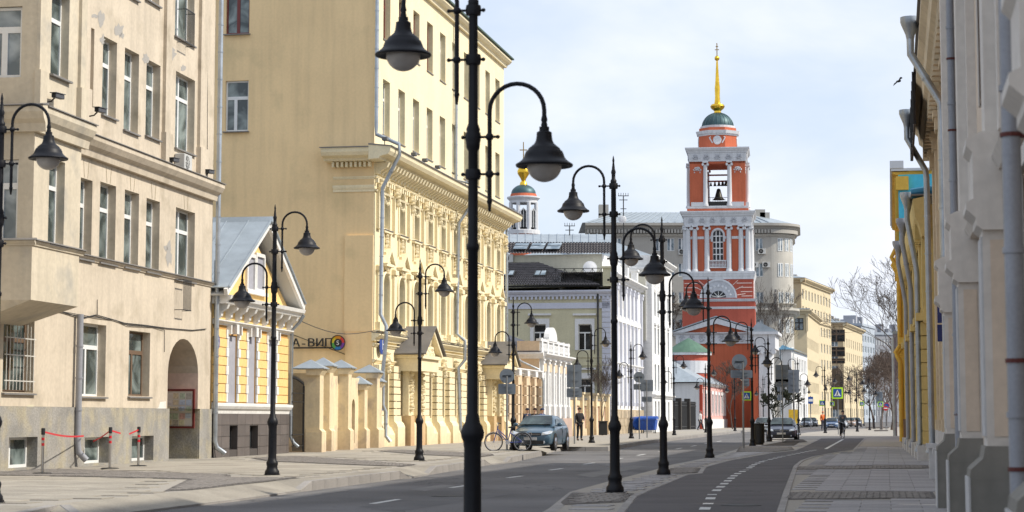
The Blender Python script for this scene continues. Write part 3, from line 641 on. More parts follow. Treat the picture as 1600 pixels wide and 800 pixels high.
# pipes, cables
sp = f1.hit(115, 600)[0]; pipe(b1, [(sp, -.14, 3.95), (sp, -.14, .75), (sp+.02, -.16, .5), (sp+.14, -.32, .3)], .085, PIPEG)
sp = f1.hit(333, 350)[0]
pipe(b1, [(sp, -.16, 17), (sp, -.16, .65), (sp+.05, -.2, .45), (sp+.2, -.42, .27)], .075, ZINC); pipe(b1, [(sp+.16, -.05, 6.2), (sp+.16, -.05, .62), (sp+.22, -.12, .42), (sp+.36, -.3, .3)], .045, ZINC)
CABLE = mat('black_cable', (.02, .02, .02), .7)
def cable(root, fac, pts, r=.014, out=.03, name='cable'):
    P = [fac.hit(x, y, out) for x, y in pts]; Q = [(a, -out, b) for a, b in P]; return MB().tube(Q, r, 5).build(name, CABLE, root, True)
cable(b1, f1, [(0, 472), (60, 479), (100, 488), (128, 497), (150, 492), (175, 499), (195, 505), (225, 508), (262, 513), (300, 516), (322, 514)])
cable(b1, f1, [(0, 477), (80, 484), (120, 491), (155, 497), (180, 500), (200, 509), (240, 511), (257, 516), (257, 550)], .01)
cable(b1, f1, [(152, 492), (152, 468)], .01); cable(b1, f1, [(324, 60), (324, 280)], .01); cable(b1, f1, [(259, 60), (259, 245)], .02)
# window grille
wx = [w_ for w_ in wins if abs(w_[0]-f1.rect(5, 53, 491, 613)[0]) < .01][0]; x0, x1, z0, z1 = wx[:4]
GR = mat('white_grille_paint', (.55, .53, .48), .6, var=.2, vs=8)
g = thing('window_grille', 'rusty white bar grille over the ground floor window below the bay', 'grille', f1.world(x0, -.04), f1.rz)
n = 9; W = x1-x0
for i in range(n): MB().tube([(W*(i+.5)/n, 0, z0+.05), (W*(i+.5)/n, 0, z1-.3+.12*sin(i*2.2))], .012, 6).build('bar', GR, g)
for zz in (.25, .85, 1.25): MB().box(0, W, -.01, .01, z0+zz, z0+zz+.025).build('rail', GR, g)
# small railings, air conditioners, cameras
def railing(fac, px, y0, y1, w_, label, root=None):
    s, zt = fac.hit(px, y0, .15); zb = fac.hit(px, y1, .15)[1]; g = thing('window_railing', label, 'railing', fac.world(s, -.05), fac.rz)
    k = 7
    for i in range(k+1): MB().tube([(w_*i/k, -.22, zb), (w_*i/k, -.22, zt)], .01, 5).build('bar', IRON, g)
    for zz in (zb, zt): MB().box(-.01, w_+.01, -.235, -.21, zz-.012, zz+.012).build('rail', IRON, g); MB().box(-.01, .01, -.22, .05, zz-.01, zz+.01).box(w_-.01, w_+.01, -.22, .05, zz-.01, zz+.01).build('bracket', IRON, g)
railing(f1, 285, 14, 66, .8, 'black bar railing outside the topmost window near the drainpipe')
railing(f1, 281, 437, 484, .7, 'black bar railing below the window above the arched recess')
ACW = mat('air_conditioner_shell', (.5, .5, .48), .5, var=.1)
def aircon(P, rz, label, s=1):
    g = thing('air_conditioner', label, 'air conditioner', P, rz)
    a = MB().box(-.4*s, .4*s, -.3, 0, 0, .55*s).build('housing', ACW, g); bevel(a, .02)
    MB().lathe([(.21*s, -.015), (.23*s, 0), (.0, 0)], (0, 0, 0), 18).build('fan_ring', IRON, a, loc=(-.08*s, -.30, .28*s)).rotation_euler = (pi/2, 0, 0)
    for k in range(4): MB().box(-.2*s, .2*s, -.006, 0, -.01, .01).build('fan_blade', ACW, a, loc=(-.08*s, -.318, .28*s)).rotation_euler = (0, k*pi/4, 0)
    MB().box(-.35*s, -.3*s, -.3, .02, -.04, 0).box(.3*s, .35*s, -.3, .02, -.04, 0).build('bracket', IRON, g)
s, z = f1.hit(288, 268, .2); aircon(f1.world(s, -.02, z), f1.rz, 'grey air conditioner below the window right of the beige block centre', .9)
def camera(P, rz, label, grp='security cameras on the facades'):
    g = thing('security_camera', label, 'camera', P, rz, grp)
    MB().tube([(0, .0, 0), (0, -.12, .02), (0, -.2, .1)], .018, 6).build('bracket', IRON, g)
    a = MB().box(-.07, .45, -.27, -.15, .10, .2).build('body', mat('camera_shell', (.06, .06, .065), .5), g); bevel(a, .015); a.rotation_euler = (0, -.06, 0)
    MB().box(-.12, .47, -.29, -.13, .205, .22).build('sun_shield', mat('camera_shell', (0, 0, 0)), a); MB().lathe([(.045, 0), (.045, .02), (.03, .02), (0, .01)], (0, 0, 0), 10).build('lens', GLASSD, a, loc=(-.07, -.21, .15)).rotation_euler = (0, -pi/2, 0)
s, z = f1.hit(72, 160, BO); camera(f1.world(s, -BO, z), f1.rz, 'black security camera highest on the bay window cornice')
s, z = f1.hit(127, 182, BO-.2); camera(f1.world(s, -BO, z), f1.rz, 'black security camera at the far end of the bay window cornice')
s, z = f1.hit(264, 258, .1); camera(f1.world(s, 0, z), f1.rz, 'black security camera above the long cornice left of the air conditioner')
s, z = f1.hit(320, 276, .1); camera(f1.world(s, 0, z), f1.rz, 'black security camera beside the tall zinc drainpipe')
# ---- small yellow house number 45
YEL = plaster('orange_yellow_render', (.82, .56, .23), streak=.1, var=.06); WPL = plaster('white_render', (.74, .73, .70), streak=.15, var=.05); GREYB = plaster('blind_grey_render', (.36, .36, .40), streak=.1)
TILEP = mat('dark_plinth_tile', (.135, .115, .105), .55, var=.12, vs=3, fine=.2, objrand=.2)
f2 = Fac((L12(63.15), 63.15), (L12(71.9), 71.9)); b2 = f2.root('gabled_house', 'small bright yellow house with white trim, blind windows and steep grey gable roof')
L2 = f2.L; H2 = 4.95; zb1 = f2.hit(400, 634)[1]
bo = []; s_pl = []
for a, b in ((354.5, 369.5), (386, 399.5), (417.5, 430)):
    x0, x1, z0, z1 = f2.rect(a, b, 524, 632); bo.append(O(x0, x1, z0, z1, False, .05))
x4 = bo[2]['x0']*2-bo[1]['x0']; bo.append(O(x4, x4+bo[0]['x1']-bo[0]['x0'], bo[0]['z0'], bo[0]['z1'], False, .05)) if x4+.8 < L2 else None
x5 = bo[0]['x0']-(bo[1]['x0']-bo[0]['x0'])
wall(b2, 0, L2, 1.5, H2, bo, mat('yellow_joint', (.50, .28, .08), .9), y=0)
for o in bo: MB().box(o['x0'], o['x1'], .045, .09, o['z0'], o['z1']).build('blind_window', GREYB, b2); MB().box(o['x0']-.02, o['x1']+.02, -.05, .045, o['z0']-.05, o['z0']).build('sill', WPL, b2)
pops = []
for a, b in ((355, 367.5), (386.5, 399.5), (418, 429)):
    x0, x1, z0, z1 = f2.rect(a, b, 665, 706); pops.append(O(x0, x1, max(.35, z0), z1, False, .3))
wall(b2, 0, L2+.05, -.05, 1.5, pops, mat('tile_joint', (.07, .06, .055), .9), y=-.06, name='plinth')
for o in pops: window(b2, o['x0'], o['x1'], o['z0'], o['z1'], .12, 'one', fm=IRON, gm=GLASSD)
# plinth tiles
tw, th = .86, .36
for j in range(4):
    i = 0
    while i*tw < L2:
        a, b, c, d = i*tw+.006, min((i+1)*tw, L2+.05)-.006, .05+j*th+.006, .05+(j+1)*th-.006; segs = [(a, b)]
        for o in pops:
            if c < o['z1'] and d > o['z0']:
                ns = []
                for (p, q) in segs:
                    if q <= o['x0'] or p >= o['x1']: ns.append((p, q)); continue
                    if p < o['x0']-.05: ns.append((p, o['x0']))
                    if q > o['x1']+.05: ns.append((o['x1'], q))
                segs = ns
        for p, q in segs: MB().box(p, q, -.078, -.055, c, d).build('plinth_tile', TILEP, b2)
        i += 1
belt(b2, 0, L2+.1, zb1-.27, .34, .2, WPL, name='base_course')
# rustic blocks between the windows and white quoins round them
edges = sorted([(o['x0'], o['x1']) for o in bo]); nrow = 8; rz0 = zb1+.10; rh = (4.12-rz0)/nrow
spans = []; prev = 0
for a, b in edges: spans.append((prev, a)); prev = b
spans.append((prev, L2))
for j in range(nrow):
    z0, z1 = rz0+j*rh, rz0+(j+1)*rh
    for (a, b) in spans:
        la = .0 if a == 0 else (.26 if j % 2 else .14); lb = .0 if b == L2 else (.26 if j % 2 else .14)
        if b-a > la+lb+.1: o = MB().box(a+la+.004, b-lb-.004, -.035, .0, z0+.012, z1-.012).build('render_block', YEL, b2)
        if la: MB().box(a, a+la, -.065 if j % 2 else -.045, .0, z0+.006, z1-.006).build('quoin', WPL, b2)
        if lb: MB().box(b-lb, b, -.065 if j % 2 else -.045, .0, z0+.006, z1-.006).build('quoin', WPL, b2)
belt(b2, -.02, L2+.12, 4.24, .16, .2, WPL, name='architrave')
for o in bo:
    xm = (o['x0']+o['x1'])/2; MB().box(o['x0']-.1, o['x0']+.0, -.16, 0, 3.98, 4.26).box(o['x1'], o['x1']+.1, -.16, 0, 3.98, 4.26).box(xm-.13, xm+.13, -.2, 0, 4.0, 4.30).split('window_hood', WPL, b2)
nb_ = 9
for i in range(nb_):    # S brackets
    xm = .3+i*(L2-.5)/(nb_-1); MB().ex_x([(0, 4.42), (-.12, 4.42), (-.2, 4.5), (-.22, 4.62), (-.38, 4.72), (-.44, 4.86), (0, 4.86)], xm-.1, xm+.1).build('cornice_bracket', WPL, b2)
MB().box(0, L2, -.03, 0, 4.42, 4.86).build('frieze', YEL, b2)
GO = .5
MB().ex_x([(0, 4.862), (-.45, 4.862), (-.5, 4.95), (-.58, 5.0), (-.62, 5.12), (0, 5.16)], -.1, L2+.12).build('cornice', WPL, b2)
xa = L2*.505; za = f2.hit(408, 352, GO)[1]; zb = 5.14
MB().ex_y([(0.25, zb), (L2-.1, zb), (xa, za-.45)], -.06, .0).build('gable_wall', YEL, b2)
# raking boards and roof
RT = .16
def rake(p, q, y0, y1, t, m, name):
    d = Vector((q[0]-p[0], q[1]-p[1])).normalized(); n_ = Vector((-d.y, d.x))*t
    if n_.y < 0: n_ = -n_
    return MB().ex_y([p, q, (q[0]+n_.x, q[1]+n_.y), (p[0]+n_.x, p[1]+n_.y)], y0, y1).build(name, m, b2)
eL = (-.25, zb-.05); eR = (L2+.2, zb-.05)
for e in (eL, eR): rake(e, (xa, za), -GO-.05, -GO+.06, .22, WPL, 'barge_board'); rake((e[0], e[1]-.0), (xa, za), -GO+.06, 9, .05, mat('roof_soffit', (.45, .45, .43), .8), 'soffit')
for e in (eL, eR):
    rake((e[0]*1.0, e[1]+.235), (xa, za+.235), -GO-.12, 9, .035, ZROOF, 'roof')
    for k in range(13):
        t = k*.75-GO-.1; rake((e[0], e[1]+.272), (xa, za+.272), t, t+.03, .035, ZROOF, 'roof_seam')
MB().ex_y([(xa-.14, za+.2), (xa+.14, za+.2), (xa, za+.38)], -GO-.14, 9).build('ridge_cap', ZROOF, b2)
for a, b in ((382, 392.5), (396, 407)):
    x0, x1, z0, z1 = f2.rect(a, b, 402, 452); fr = MB().box(x0-.12, x0, -.14, -.05, z0-.1, z1+.12).box(x1, x1+.12, -.14, -.05, z0-.1, z1+.12).box(x0, x1, -.14, -.05, z1, z1+.12).box(x0, x1, -.14, -.05, z0-.1, z0).build('attic_frame', WPL, b2); MB().box(x0, x1, -.075, -.06, z0, z1).build('blind_panel', GREYB, fr)
MB().box(x0-1.3, x1+.3, -.2, -.05, z0-.22, z0-.105).build('attic_sill', WPL, b2)
shell(b2, 0, L2, 0, 9, -.05, 5.1, YEL)
sp = L2+.12; pipe(b2, [(sp, -.55, 4.95), (sp, -.4, 4.7), (sp, -.12, 4.4), (sp, -.12, .7), (sp+.05, -.2, .5), (sp+.15, -.35, .35)], .06, ZINC)
# number plate 45
s, z = f2.hit(339.5, 534, .12); BLUEP = mat('blue_enamel', (.02, .06, .30), .35)
g = thing('house_number', 'round blue house number plate reading 45 on the yellow house', 'number plate', f2.world(s, -.12, z), f2.rz)
pl = MB().lathe([(.27, 0), (.27, .02), (0, .02)], (0, 0, 0), 28).build('plate', BLUEP, g); pl.rotation_euler = (pi/2, 0, 0); pl.location = (0, .02, 0)
text('45', .34, .004, mat('white_print', (.8, .8, .8), .5), g, (.0, -.006, -.12), 'digits')
# ---- iron gate and low garden wall
CRW = plaster('cream_wall_render', (.76, .63, .41), streak=.35, base=(.48, .36, .26), dirt=(.42, .36, .30), df=.1, ds=1.3)
fs = Fac((L12(72.7)+.25, 72.9), (LST(86.8)+.2, 86.8))
x0 = fs.hit(459, 650)[0]; x1 = fs.hit(477, 650)[0]
g = thing('iron_gate', 'black wrought iron gate leaf with spear tips between yellow house and cream wall', 'gate', fs.world(x0, .05), fs.rz); W = x1-x0-.02
for i in range(12):
    xx = W*(i+.5)/12; zt = 2.35+.35*sin(pi*.5+(xx/W)*1.2); MB().tube([(xx, 0, .2), (xx, 0, zt), (xx, 0, zt+.04), (xx, 0, zt+.17)], [.012, .012, .028, .002], 6).build('bar', IRON, g)
for zz in (.35, .75, 1.9, 2.2): MB().box(0, W, -.015, .015, zz, zz+.035).build('rail', IRON, g)
MB().box(W-.05, W, -.03, .03, .15, 2.5).build('stile', IRON, g)
x0 = fs.hit(478, 650, .0)[0]; Lw = fs.L-x0-.05; g = thing('garden_wall', 'cream rendered low wall with pilasters and grey tin caps beside the iron gate', 'wall', fs.world(x0), fs.rz)
wall(g, .0, Lw, -.05, 2.95, [O(Lw*.62, Lw*.62+.62, .35, 2.1, True, .3), O(Lw*.27, Lw*.27+.9, .2, 2.6, False, .25)], CRW, name='wall_face')
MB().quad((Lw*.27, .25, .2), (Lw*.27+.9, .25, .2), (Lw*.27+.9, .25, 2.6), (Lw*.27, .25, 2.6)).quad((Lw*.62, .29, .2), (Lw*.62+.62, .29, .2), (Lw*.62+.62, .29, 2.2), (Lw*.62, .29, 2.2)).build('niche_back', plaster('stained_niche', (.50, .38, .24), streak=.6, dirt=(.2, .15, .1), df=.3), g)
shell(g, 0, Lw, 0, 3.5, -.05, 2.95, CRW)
for k, (t, h_, p) in enumerate(((0.0, 3.15, .5), (.19, 3.3, .32), (.42, 3.3, .4), (.72, 2.75, .25), (.84, 3.25, .45), (.96, 2.9, .25))):
    xx = t*Lw; wd = .62
    MB().box(xx, xx+wd, -p, .0, .95, h_-.28).box(xx-.06, xx+wd+.06, -p-.1, 0, 0.05, .86).ex_x([(0, .858), (-p-.1, .858), (-p-.001, .952), (0, .952)], xx-.03, xx+wd+.03).ex_x([(0, h_-.28), (-p, h_-.28), (-p-.12, h_-.1), (-p-.12, h_-.02), (0, h_-.02)], xx-.09, xx+wd+.09).build('pilaster', CRW, g)
    mb = MB(); a, b, c, d = xx-.14, xx+wd+.14, -p-.18, .5; m_ = ((a+b)/2, (c+d)/2, h_+.3)
    mb.add([(a, c, h_-.02), (b, c, h_-.02), (b, d, h_-.02), (a, d, h_-.02), m_, (a, c, h_-.05), (b, c, h_-.05), (b, d, h_-.05), (a, d, h_-.05)], [(0, 1, 4), (1, 2, 4), (2, 3, 4), (3, 0, 4), (0, 5, 6, 1), (1, 6, 7, 2), (2, 7, 8, 3), (3, 8, 5, 0)]); mb.build('tin_cap', ZROOF, g)
# ---- big cream building with ornate front
CR4 = plaster('pale_yellow_render', (.84, .73, .49), streak=.12, var=.06, base=(.62, .44, .26)); TAN4 = plaster('tan_render', (.86, .645, .36), bump=.06, fine=.06, streak=.25, var=.07, vs=.4, dirt=(.67, .52, .29), df=.1, ds=.5)
CR4T = plaster('pale_yellow_trim', (.84, .74, .51), streak=.15, var=.08, fs=14, bump=.3)
f4 = Fac((LST(87), 87), (LST(115.6), 115.6)); b4 = f4.root('ornate_building', 'tall pale yellow building with richly carved lower storeys and plain upper storeys')
L4 = f4.L; HT = 21.6
cx_ = [2.05+2.80*i for i in range(10)]; ops4 = []; w4 = []
zr = {}
def zz4(px, y): return f4.hit(px, y)[1]
r5 = (zz4(694, 129), zz4(694, 55)); r4 = (zz4(605, 213), zz4(605, 127)); r3 = (zz4(603, 357), zz4(603, 289)); r2 = (zz4(600, 507), zz4(600, 428))
for i, c in enumerate(cx_):
    for (z0, z1), ar, hw in ((r5, False, .62), (r4, False, .62), (r3, True, .52), (r2, .8, .55)):
        o = O(c-hw, c+hw, z0, z1, ar, .34 if not ar else .45); ops4.append(o); w4.append((o, REDF if (z0 == r5[0] and i < 4) else WHITE, 't1'))
gz0, gz1 = .0, zz4(600, 577)
porch = (1, 8)
for i, c in enumerate(cx_): o = O(c-.62, c+.62, 1.35 if i not in porch else .2, gz1, .35, .5); ops4.append(o); w4.append((o, BROWNF, 't1'))
wall(b4, 0, L4, -.05, HT, ops4, CR4)
for o, fm, sp_ in w4: window(b4, o['x0'], o['x1'], o['z0'], o['z1'], o['d']-.09, sp_, fm, GLASS, .06, SILL if o['z0'] > 9.9 else None)
wo = []
for a, b, c, d, fm in ((353.5, 390, -45, 53, REDF), (352, 388, 127, 204, WHITE)):
    pass
# blind flank facing the viewer: own frame, seen left to right
FL = Fac(f4.world(0, 18).xy, f4.world(0, 0).xy)
flk = link('flank', None, b4, (0, 18, 0)); flk.rotation_euler = (0, 0, -pi/2)
fo = []
for a, b, c, d, fm, spn in ((353.5, 390, -42, 53, REDF, 'small'), (352, 388, 126, 205, WHITE, 'a')):
    o = O(*FL.rect(a, b, c, d), False, .2); fo.append((o, fm, spn))
wall(flk, 0, 18, -.05, HT, [o for o, _, _ in fo], TAN4, name='flank_wall')
for o, fm, spn in fo: window(flk, o['x0'], o['x1'], o['z0'], o['z1'], .12, spn, fm, GLASS, .07, SILL, name='flank_window')
sx = FL.hit(541, 400)[0]; MB().box(sx, 18, -.07, -.0, -.05, 9.1).build('flank_pier', TAN4, flk); MB().box(16.75, 18, -.1, -.07, 5.0, 9.1).build('flank_panel', TAN4, flk)
mb = MB().quad((L4, 0, 0), (L4, 18, 0), (L4, 18, HT), (L4, 0, HT)).quad((0, 18, 0), (L4, 18, 0), (L4, 18, HT), (0, 18, HT)); mb.build('rear_walls', TAN4, b4)
MB().box(-.3, L4+.3, -.55, 18.3, HT+.12, HT+.2).build('roof', mat('green_roof_edge', (.05, .09, .07), .6), b4)
belt(b4, -.1, L4+.1, HT-.35, .46, .45, CR4T, name='eaves_cornice')
# main cornice with dentils and brackets
zt = zz4(592, 234)
def bigcornice(root, x0, x1, zt, m):
    o = MB().ex_x([(0, zt-.62), (-.45, zt-.6), (-.5, zt-.5), (-.85, zt-.42), (-.95, zt-.28), (-.98, zt-.1), (0, zt)], x0, x1).build('cornice', m, root)
    MB().ex_x([(0, zt+.003), (-1.04, zt-.1), (-1.04, zt-.06), (0, zt+.06)], x0-.03, x1+.03).build('tin_cover', SILL, o)
    return o
bigcornice(b4, -.98, L4+.6, zt, CR4T)
me = MB().ex_x([(0, 0), (-.16, 0), (-.22, .12), (-.52, .3), (-.62, .5), (0, .5)], -.12, .12).mesh('cornice_bracket', CR4T)
n = int(L4/.56)
for i in range(n): link('cornice_bracket', me, b4, (.28+i*.56, 0, zt-1.13))
me2 = MB().box(-.1, .1, -.16, 0, 0, .2).mesh('dentil', CR4T)
for i in range(int(L4/.4)): link('dentil', me2, b4, (.2+i*.4, 0, zt-1.5))
MB().ex_x([(0, 0), (-.08, 0), (-.14, .1), (0, .12)], 0, L4).build('architrave', CR4T, b4, loc=(0, 0, zt-1.3))
MB().ex_x([(0, 0), (-.06, 0), (-.1, .08), (0, .1)], 0, L4).build('architrave', CR4T, b4, loc=(0, 0, zt-1.86))
# cornice turning on to the flank
co = MB().ex_x([(0, zt-.62), (-.45, zt-.6), (-.5, zt-.5), (-.85, zt-.42), (-.95, zt-.28), (-.98, zt-.1), (0, zt)], 18-2.1, 18.0).build('flank_cornice', CR4T, flk); MB().ex_x([(0, zt+.003), (-1.04, zt-.1), (-1.04, zt-.06), (0, zt+.06)], 15.85, 18.0).build('tin_cover', SILL, co)
for i in range(9): MB().box(16.2+i*.2, 16.3+i*.2, -.3, 0, zt-.85, zt-.63).build('dentil', CR4T, flk)
belt(flk, 16.2, 18.02, zt-1.9, .3, .12, CR4T, name='flank_belt'); belt(flk, 16.2, 18.02, zt-1.35, .12, .08, CR4T, name='flank_belt')
# pilasters with mask capitals between the bays, storeys two and three
ped_tri = orn_mesh('relief_carving', 1.0, .75, 4, CR4T, 22, .12, 'tri'); mask = orn_mesh('mask_capital', .62, .8, 9, CR4T, 16, .2); swag = orn_mesh('garland', 1.3, .5, 12, CR4T, 20, .12, 'swag'); vase = orn_mesh('vase_relief', .5, .75, 3, CR4T, 12, .12); keym = orn_mesh('keystone_mask', .4, .45, 8, CR4T, 9, .14)
ph = 1.4
zs2 = zz4(592, 522)
for i in range(11):
    x = cx_[0]-ph+i*2.8; x = max(x, .28)
    MB().box(x-.26, x+.26, -.14, 0, r3[0]-.15, zt-1.86).build('pilaster', CR4T, b4); link('mask_capital', mask, b4, (x, -.18, r3[1]-.75))
    MB().box(x-.22, x+.22, -.12, 0, r2[0]-.3, r2[1]+.3).box(x-.32, x+.32, -.22, 0, r2[0]-.3, r2[0]+.05).box(x-.3, x+.3, -.2, 0, r2[1]+.05, r2[1]+.25).build('pilaster', CR4T, b4)
for c in cx_:
    mb = MB(); n = 10   # arch mouldings
    for (z0, z1), rr, w_ in ((r3, 1, .52), (r2, .8, .55)):
        zc_ = z1-w_*rr; pts = [(c+(w_+.07)*cos(pi*k/n), -.03, zc_+(w_*rr+.07)*sin(pi*k/n)) for k in range(n+1)]
        mb.tube([(pts[0][0], -.03, z0)]+pts+[(pts[-1][0], -.03, z0)], .07, 6)
    mb.split('arch_moulding', CR4T, b4, True); link('keystone_mask', keym, b4, (c, -.1, r3[1]-.05)); link('keystone_mask', keym, b4, (c, -.1, r2[1]-.1))
    z0 = r3[0]-.12; MB().box(c-.72, c+.72, -.16, 0, z0-.1, z0).build('sill_course', CR4T, b4); MB().box(c-.72, c+.72, -.2, 0, z0+.002, z0+.03).build('tin_sill', SILL, b4)
    MB().box(c-.62, c-.55, -.09, 0, z0-.95, z0-.12).box(c+.55, c+.62, -.09, 0, z0-.95, z0-.12).split('panel_frame', CR4T, b4); link('vase_relief', vase, b4, (c, -.05, z0-.85))
    zp = z0-1.02; pm = MB(); pm.ex_y([(c-.75, zp-.55), (c+.75, zp-.55), (c+.75, zp-.43), (c-.75, zp-.43)], -.26, 0); pm.ex_y([(c-.8, zp-.428), (c-.62, zp-.428), (c, zp+.12), (c, zp+.26)], -.3, 0); pm.ex_y([(c+.8, zp-.428), (c, zp+.26), (c, zp+.12), (c+.62, zp-.428)], -.3, 0); pm.build('pediment', CR4T, b4); link('relief_carving', ped_tri, b4, (c, -.08, zp-.42), 0, (.9, .8, .7))
    link('garland', swag, b4, (c, -.08, r2[1]+.12), 0, (.9, 1, .9)); MB().box(c-.36, c+.36, -.14, 0, r2[1]+.55, r2[1]+.95).build('tablet', CR4T, b4)
    link('garland', swag, b4, (c, -.06, zt-2.35), 0, (.7, .8, .7))
zc2 = zs2
belt(b4, -.25, L4+.25, zc2-.32, .34, .35, CR4T, cap=SILL, name='string_cornice'); belt(b4, -.1, L4+.1, zc2-.55, .14, .14, CR4T, name='string_course'); belt(b4, -.1, L4+.1, zz4(600, 566)-.05, .14, .12, CR4T, name='string_course')
belt(b4, 0, L4, r2[0]-.42, .12, .25, CR4T, name='sill_course')
MB().box(0, L4, -.02, 0, zc2+.02, r2[0]-.42).build('sill_band', CR4T, b4)
balm = orn_mesh('sill_ornament', 1.4, .3, 31, CR4T, 12, .12)
for c in cx_: link('sill_ornament', balm, b4, (c, -.2, zc2+.0))
# ground floor rusticated piers
gr = []
xs_ = sorted([(c-.62, c+.62) for c in cx_]); prev = 0; sp4 = []
for a, b in xs_: sp4.append((prev, a)); prev = b
sp4.append((prev, L4))
ztp = zz4(600, 566)-.12; nr = 7; rh = (ztp-1.45)/nr
for a, b in sp4:
    a2, b2_ = a+.16, b-.16
    if a == 0: a2 = 0
    if b == L4: b2_ = L4
    for j in range(nr): MB().box(a2, b2_, -.22, 0, 1.45+j*rh+.02, 1.45+(j+1)*rh-.02).build('rustic_block', CR4, b4)
    MB().ex_x([(0, -.05), (-.42, -.05), (-.42, .95), (-.36, 1.1), (-.26, 1.2), (-.24, 1.44), (0, 1.44)], a2-.05, b2_+.05).build('pier_base', CR4, b4)
for i, c in enumerate(cx_):
    link('mask_capital', mask, b4, (c, -.12, gz1-.1))
    if i not in porch: MB().ex_x([(.02, -.05), (-.3, -.05), (-.3, .62), (-.12, .95), (.02, 1.0)], c-.8, c+.8).build('under_window_apron', CR4, b4)
PORCHROOF = mat('dark_tin_roof', (.16, .15, .14), .6, .2, var=.2)
drop = orn_mesh('hanging_garland', .36, 1.8, 17, CR4T, 26, .16)
for i in porch:
    c = cx_[i]+(.9 if i == 1 else .2); p = 1.15; zb_ = 3.42
    pr = link('porch', None, b4, (c, 0, 0)); hw = 1.75
    MB().box(-hw, hw, -p, 0, zb_, zb_+.55).build('porch_entablature', CR4, pr); MB().box(-hw-.1, hw+.1, -p-.12, 0, zb_+.552, zb_+.7).build('porch_cornice', CR4T, pr)
    MB().ex_y([(-hw+.1, zb_+.7), (hw-.1, zb_+.7), (0, zb_+1.75)], -p+.1, 0).build('tympanum', CR4, pr); link('relief_carving', ped_tri, pr, (0, -p+.08, zb_+.75), 0, (2, 1, 1.15))
    for sg in (-1, 1):
        pts = [(sg*(hw+.25), zb_+.7), (sg*(hw-.05), zb_+.7), (0, zb_+1.78), (0, zb_+1.98)]; pts = pts if sg > 0 else pts[::-1]
        MB().ex_y(pts, -p-.18, 0).build('raking_cornice', CR4T, pr)
        q = [(sg*(hw+.35), zb_+.72), (0, zb_+1.99), (0, zb_+2.05), (sg*(hw+.35), zb_+.78)]; q = q if sg > 0 else q[::-1]
        MB().ex_y(q, -p-.3, .05).build('porch_roof', PORCHROOF, pr)
        link('hanging_garland', drop, pr, (sg*1.05, -.55, 1.65)); MB().box(sg*1.05-.28, sg*1.05+.28, -.5, -.22, 1.45, zb_).build('porch_pilaster', CR4, pr); MB().box(sg*1.05-.36, sg*1.05+.36, -.62, 0, -.05, 1.44).build('pilaster_base', plaster('stained_pier_base', (.62, .45, .25), base=(.5, .3, .18), streak=.3), pr)
# plaque with unreadable raised lettering, oval and square blue plates
s0, s1, z0, z1 = f4.rect(660, 683, 543, 561); g = thing('wall_plaque', 'dull metal plaque of small raised lettering above the windows, right of the first porch', 'plaque', f4.world(s0, -.04), f4.rz)
MB().box(0, s1-s0, -.02, .03, z0, z1).build('plate', mat('aged_brass', (.30, .25, .17), .6, .4, var=.4, vs=8), g)
W = s1-s0
for rr in range(4):
    mb = MB(); x = .12; r_ = random.Random(rr)
    while x < W-.2: w_ = r_.uniform(.05, .11); mb.box(x, x+w_, -.03, -.02, z1-.12-rr*(z1-z0)/4.4-.07, z1-.12-rr*(z1-z0)/4.4+.02); x += w_+.04
    mb.build('lettering', mat('lettering_metal', (.45, .38, .26), .5, .4), g)
s, z = f4.hit(593.5, 539, .05); g = thing('street_plate', 'oval blue plate beside the corner drainpipe of the ornate building', 'plate', f4.world(s, -.12, z), f4.rz)
MB().lathe([(.42, 0), (.42, .04), (.36, .045), (0, .045)], (0, 0, 0), 28).build('plate', BLUEP, g).rotation_euler = (pi/2, 0, 0); MB().box(-.03, .03, -.06, -.045, -.2, .22).box(.03, .15, -.06, -.045, .0, .05).build('white_mark', WHITE, g)
s, z = f4.hit(589, 631, .05); g = thing('number_plate', 'small square blue plate with a pale centre low on the corner of the ornate building', 'plate', f4.world(s, -.26, z), f4.rz)
MB().box(-.28, .28, 0, .03, -.28, .28).build('plate', BLUEP, g); MB().box(-.15, .15, -.006, 0, -.17, .17).build('white_panel', WHITE, g)
# drainpipes
pipe(b4, [(-.12, -.12, HT-.3), (-.12, -.12, zt+.9), (-.12, -.12, zt+.55), (-.1, -1.12, zt+.1), (-.1, -1.14, zt-.35), (.1, -.35, zt-1.75), (.1, -.35, zt-2.2), (.1, -.3, zc2+.8), (.1, -.55, zc2+.3), (.1, -.55, zc2-.3), (.12, -.42, zc2-1.5), (.12, -.42, 1.9), (.12, -.55, 1.6), (.12, -.55, .6), (.15, -.75, .35)], .085, ZINC)
sx = f4.hit(708, 200)[0]
pipe(b4, [(sx, -.15, HT-.3), (sx, -.15, zt+.4), (sx+.2, -1.15, zt+.12), (sx+.2, -1.15, zt-.5), (sx, -.3, zt-1.8), (sx, -.22, zc2+.6), (sx+.15, -.6, zc2+.25), (sx+.15, -.6, zc2-.7), (sx, -.3, zc2-1.1), (sx, -.42, .8), (sx+.05, -.6, .4)], .085, ZINC)
pipe(b4, [(L4+.1, -.15, zt-.6), (L4+.1, -.15, .5)], .08, ZINC)
# floodlights above the cornice
for k, px in enumerate((601, 646, 663, 683)):
    s, z = f4.hit(px, (226, 248, 262, 274)[k], .6); g = thing('floodlight', ['small floodlight on the ornate cornice at its near corner', 'small floodlight above the ornate cornice, second from the near corner', 'small floodlight above the ornate cornice, third from the near corner', 'small floodlight above the ornate cornice, last before the drainpipe'][k], 'floodlight', f4.world(s, -.6, zt), f4.rz, 'floodlights on the ornate cornice')
    MB().tube([(0, 0, -.05), (0, 0, .25)], .02, 6).build('stem', IRON, g); bevel(MB().box(-.12, .16, -.14, .1, .2, .36).build('lamp_head', mat('floodlight_shell', (.12, .12, .12), .5), g), .03)
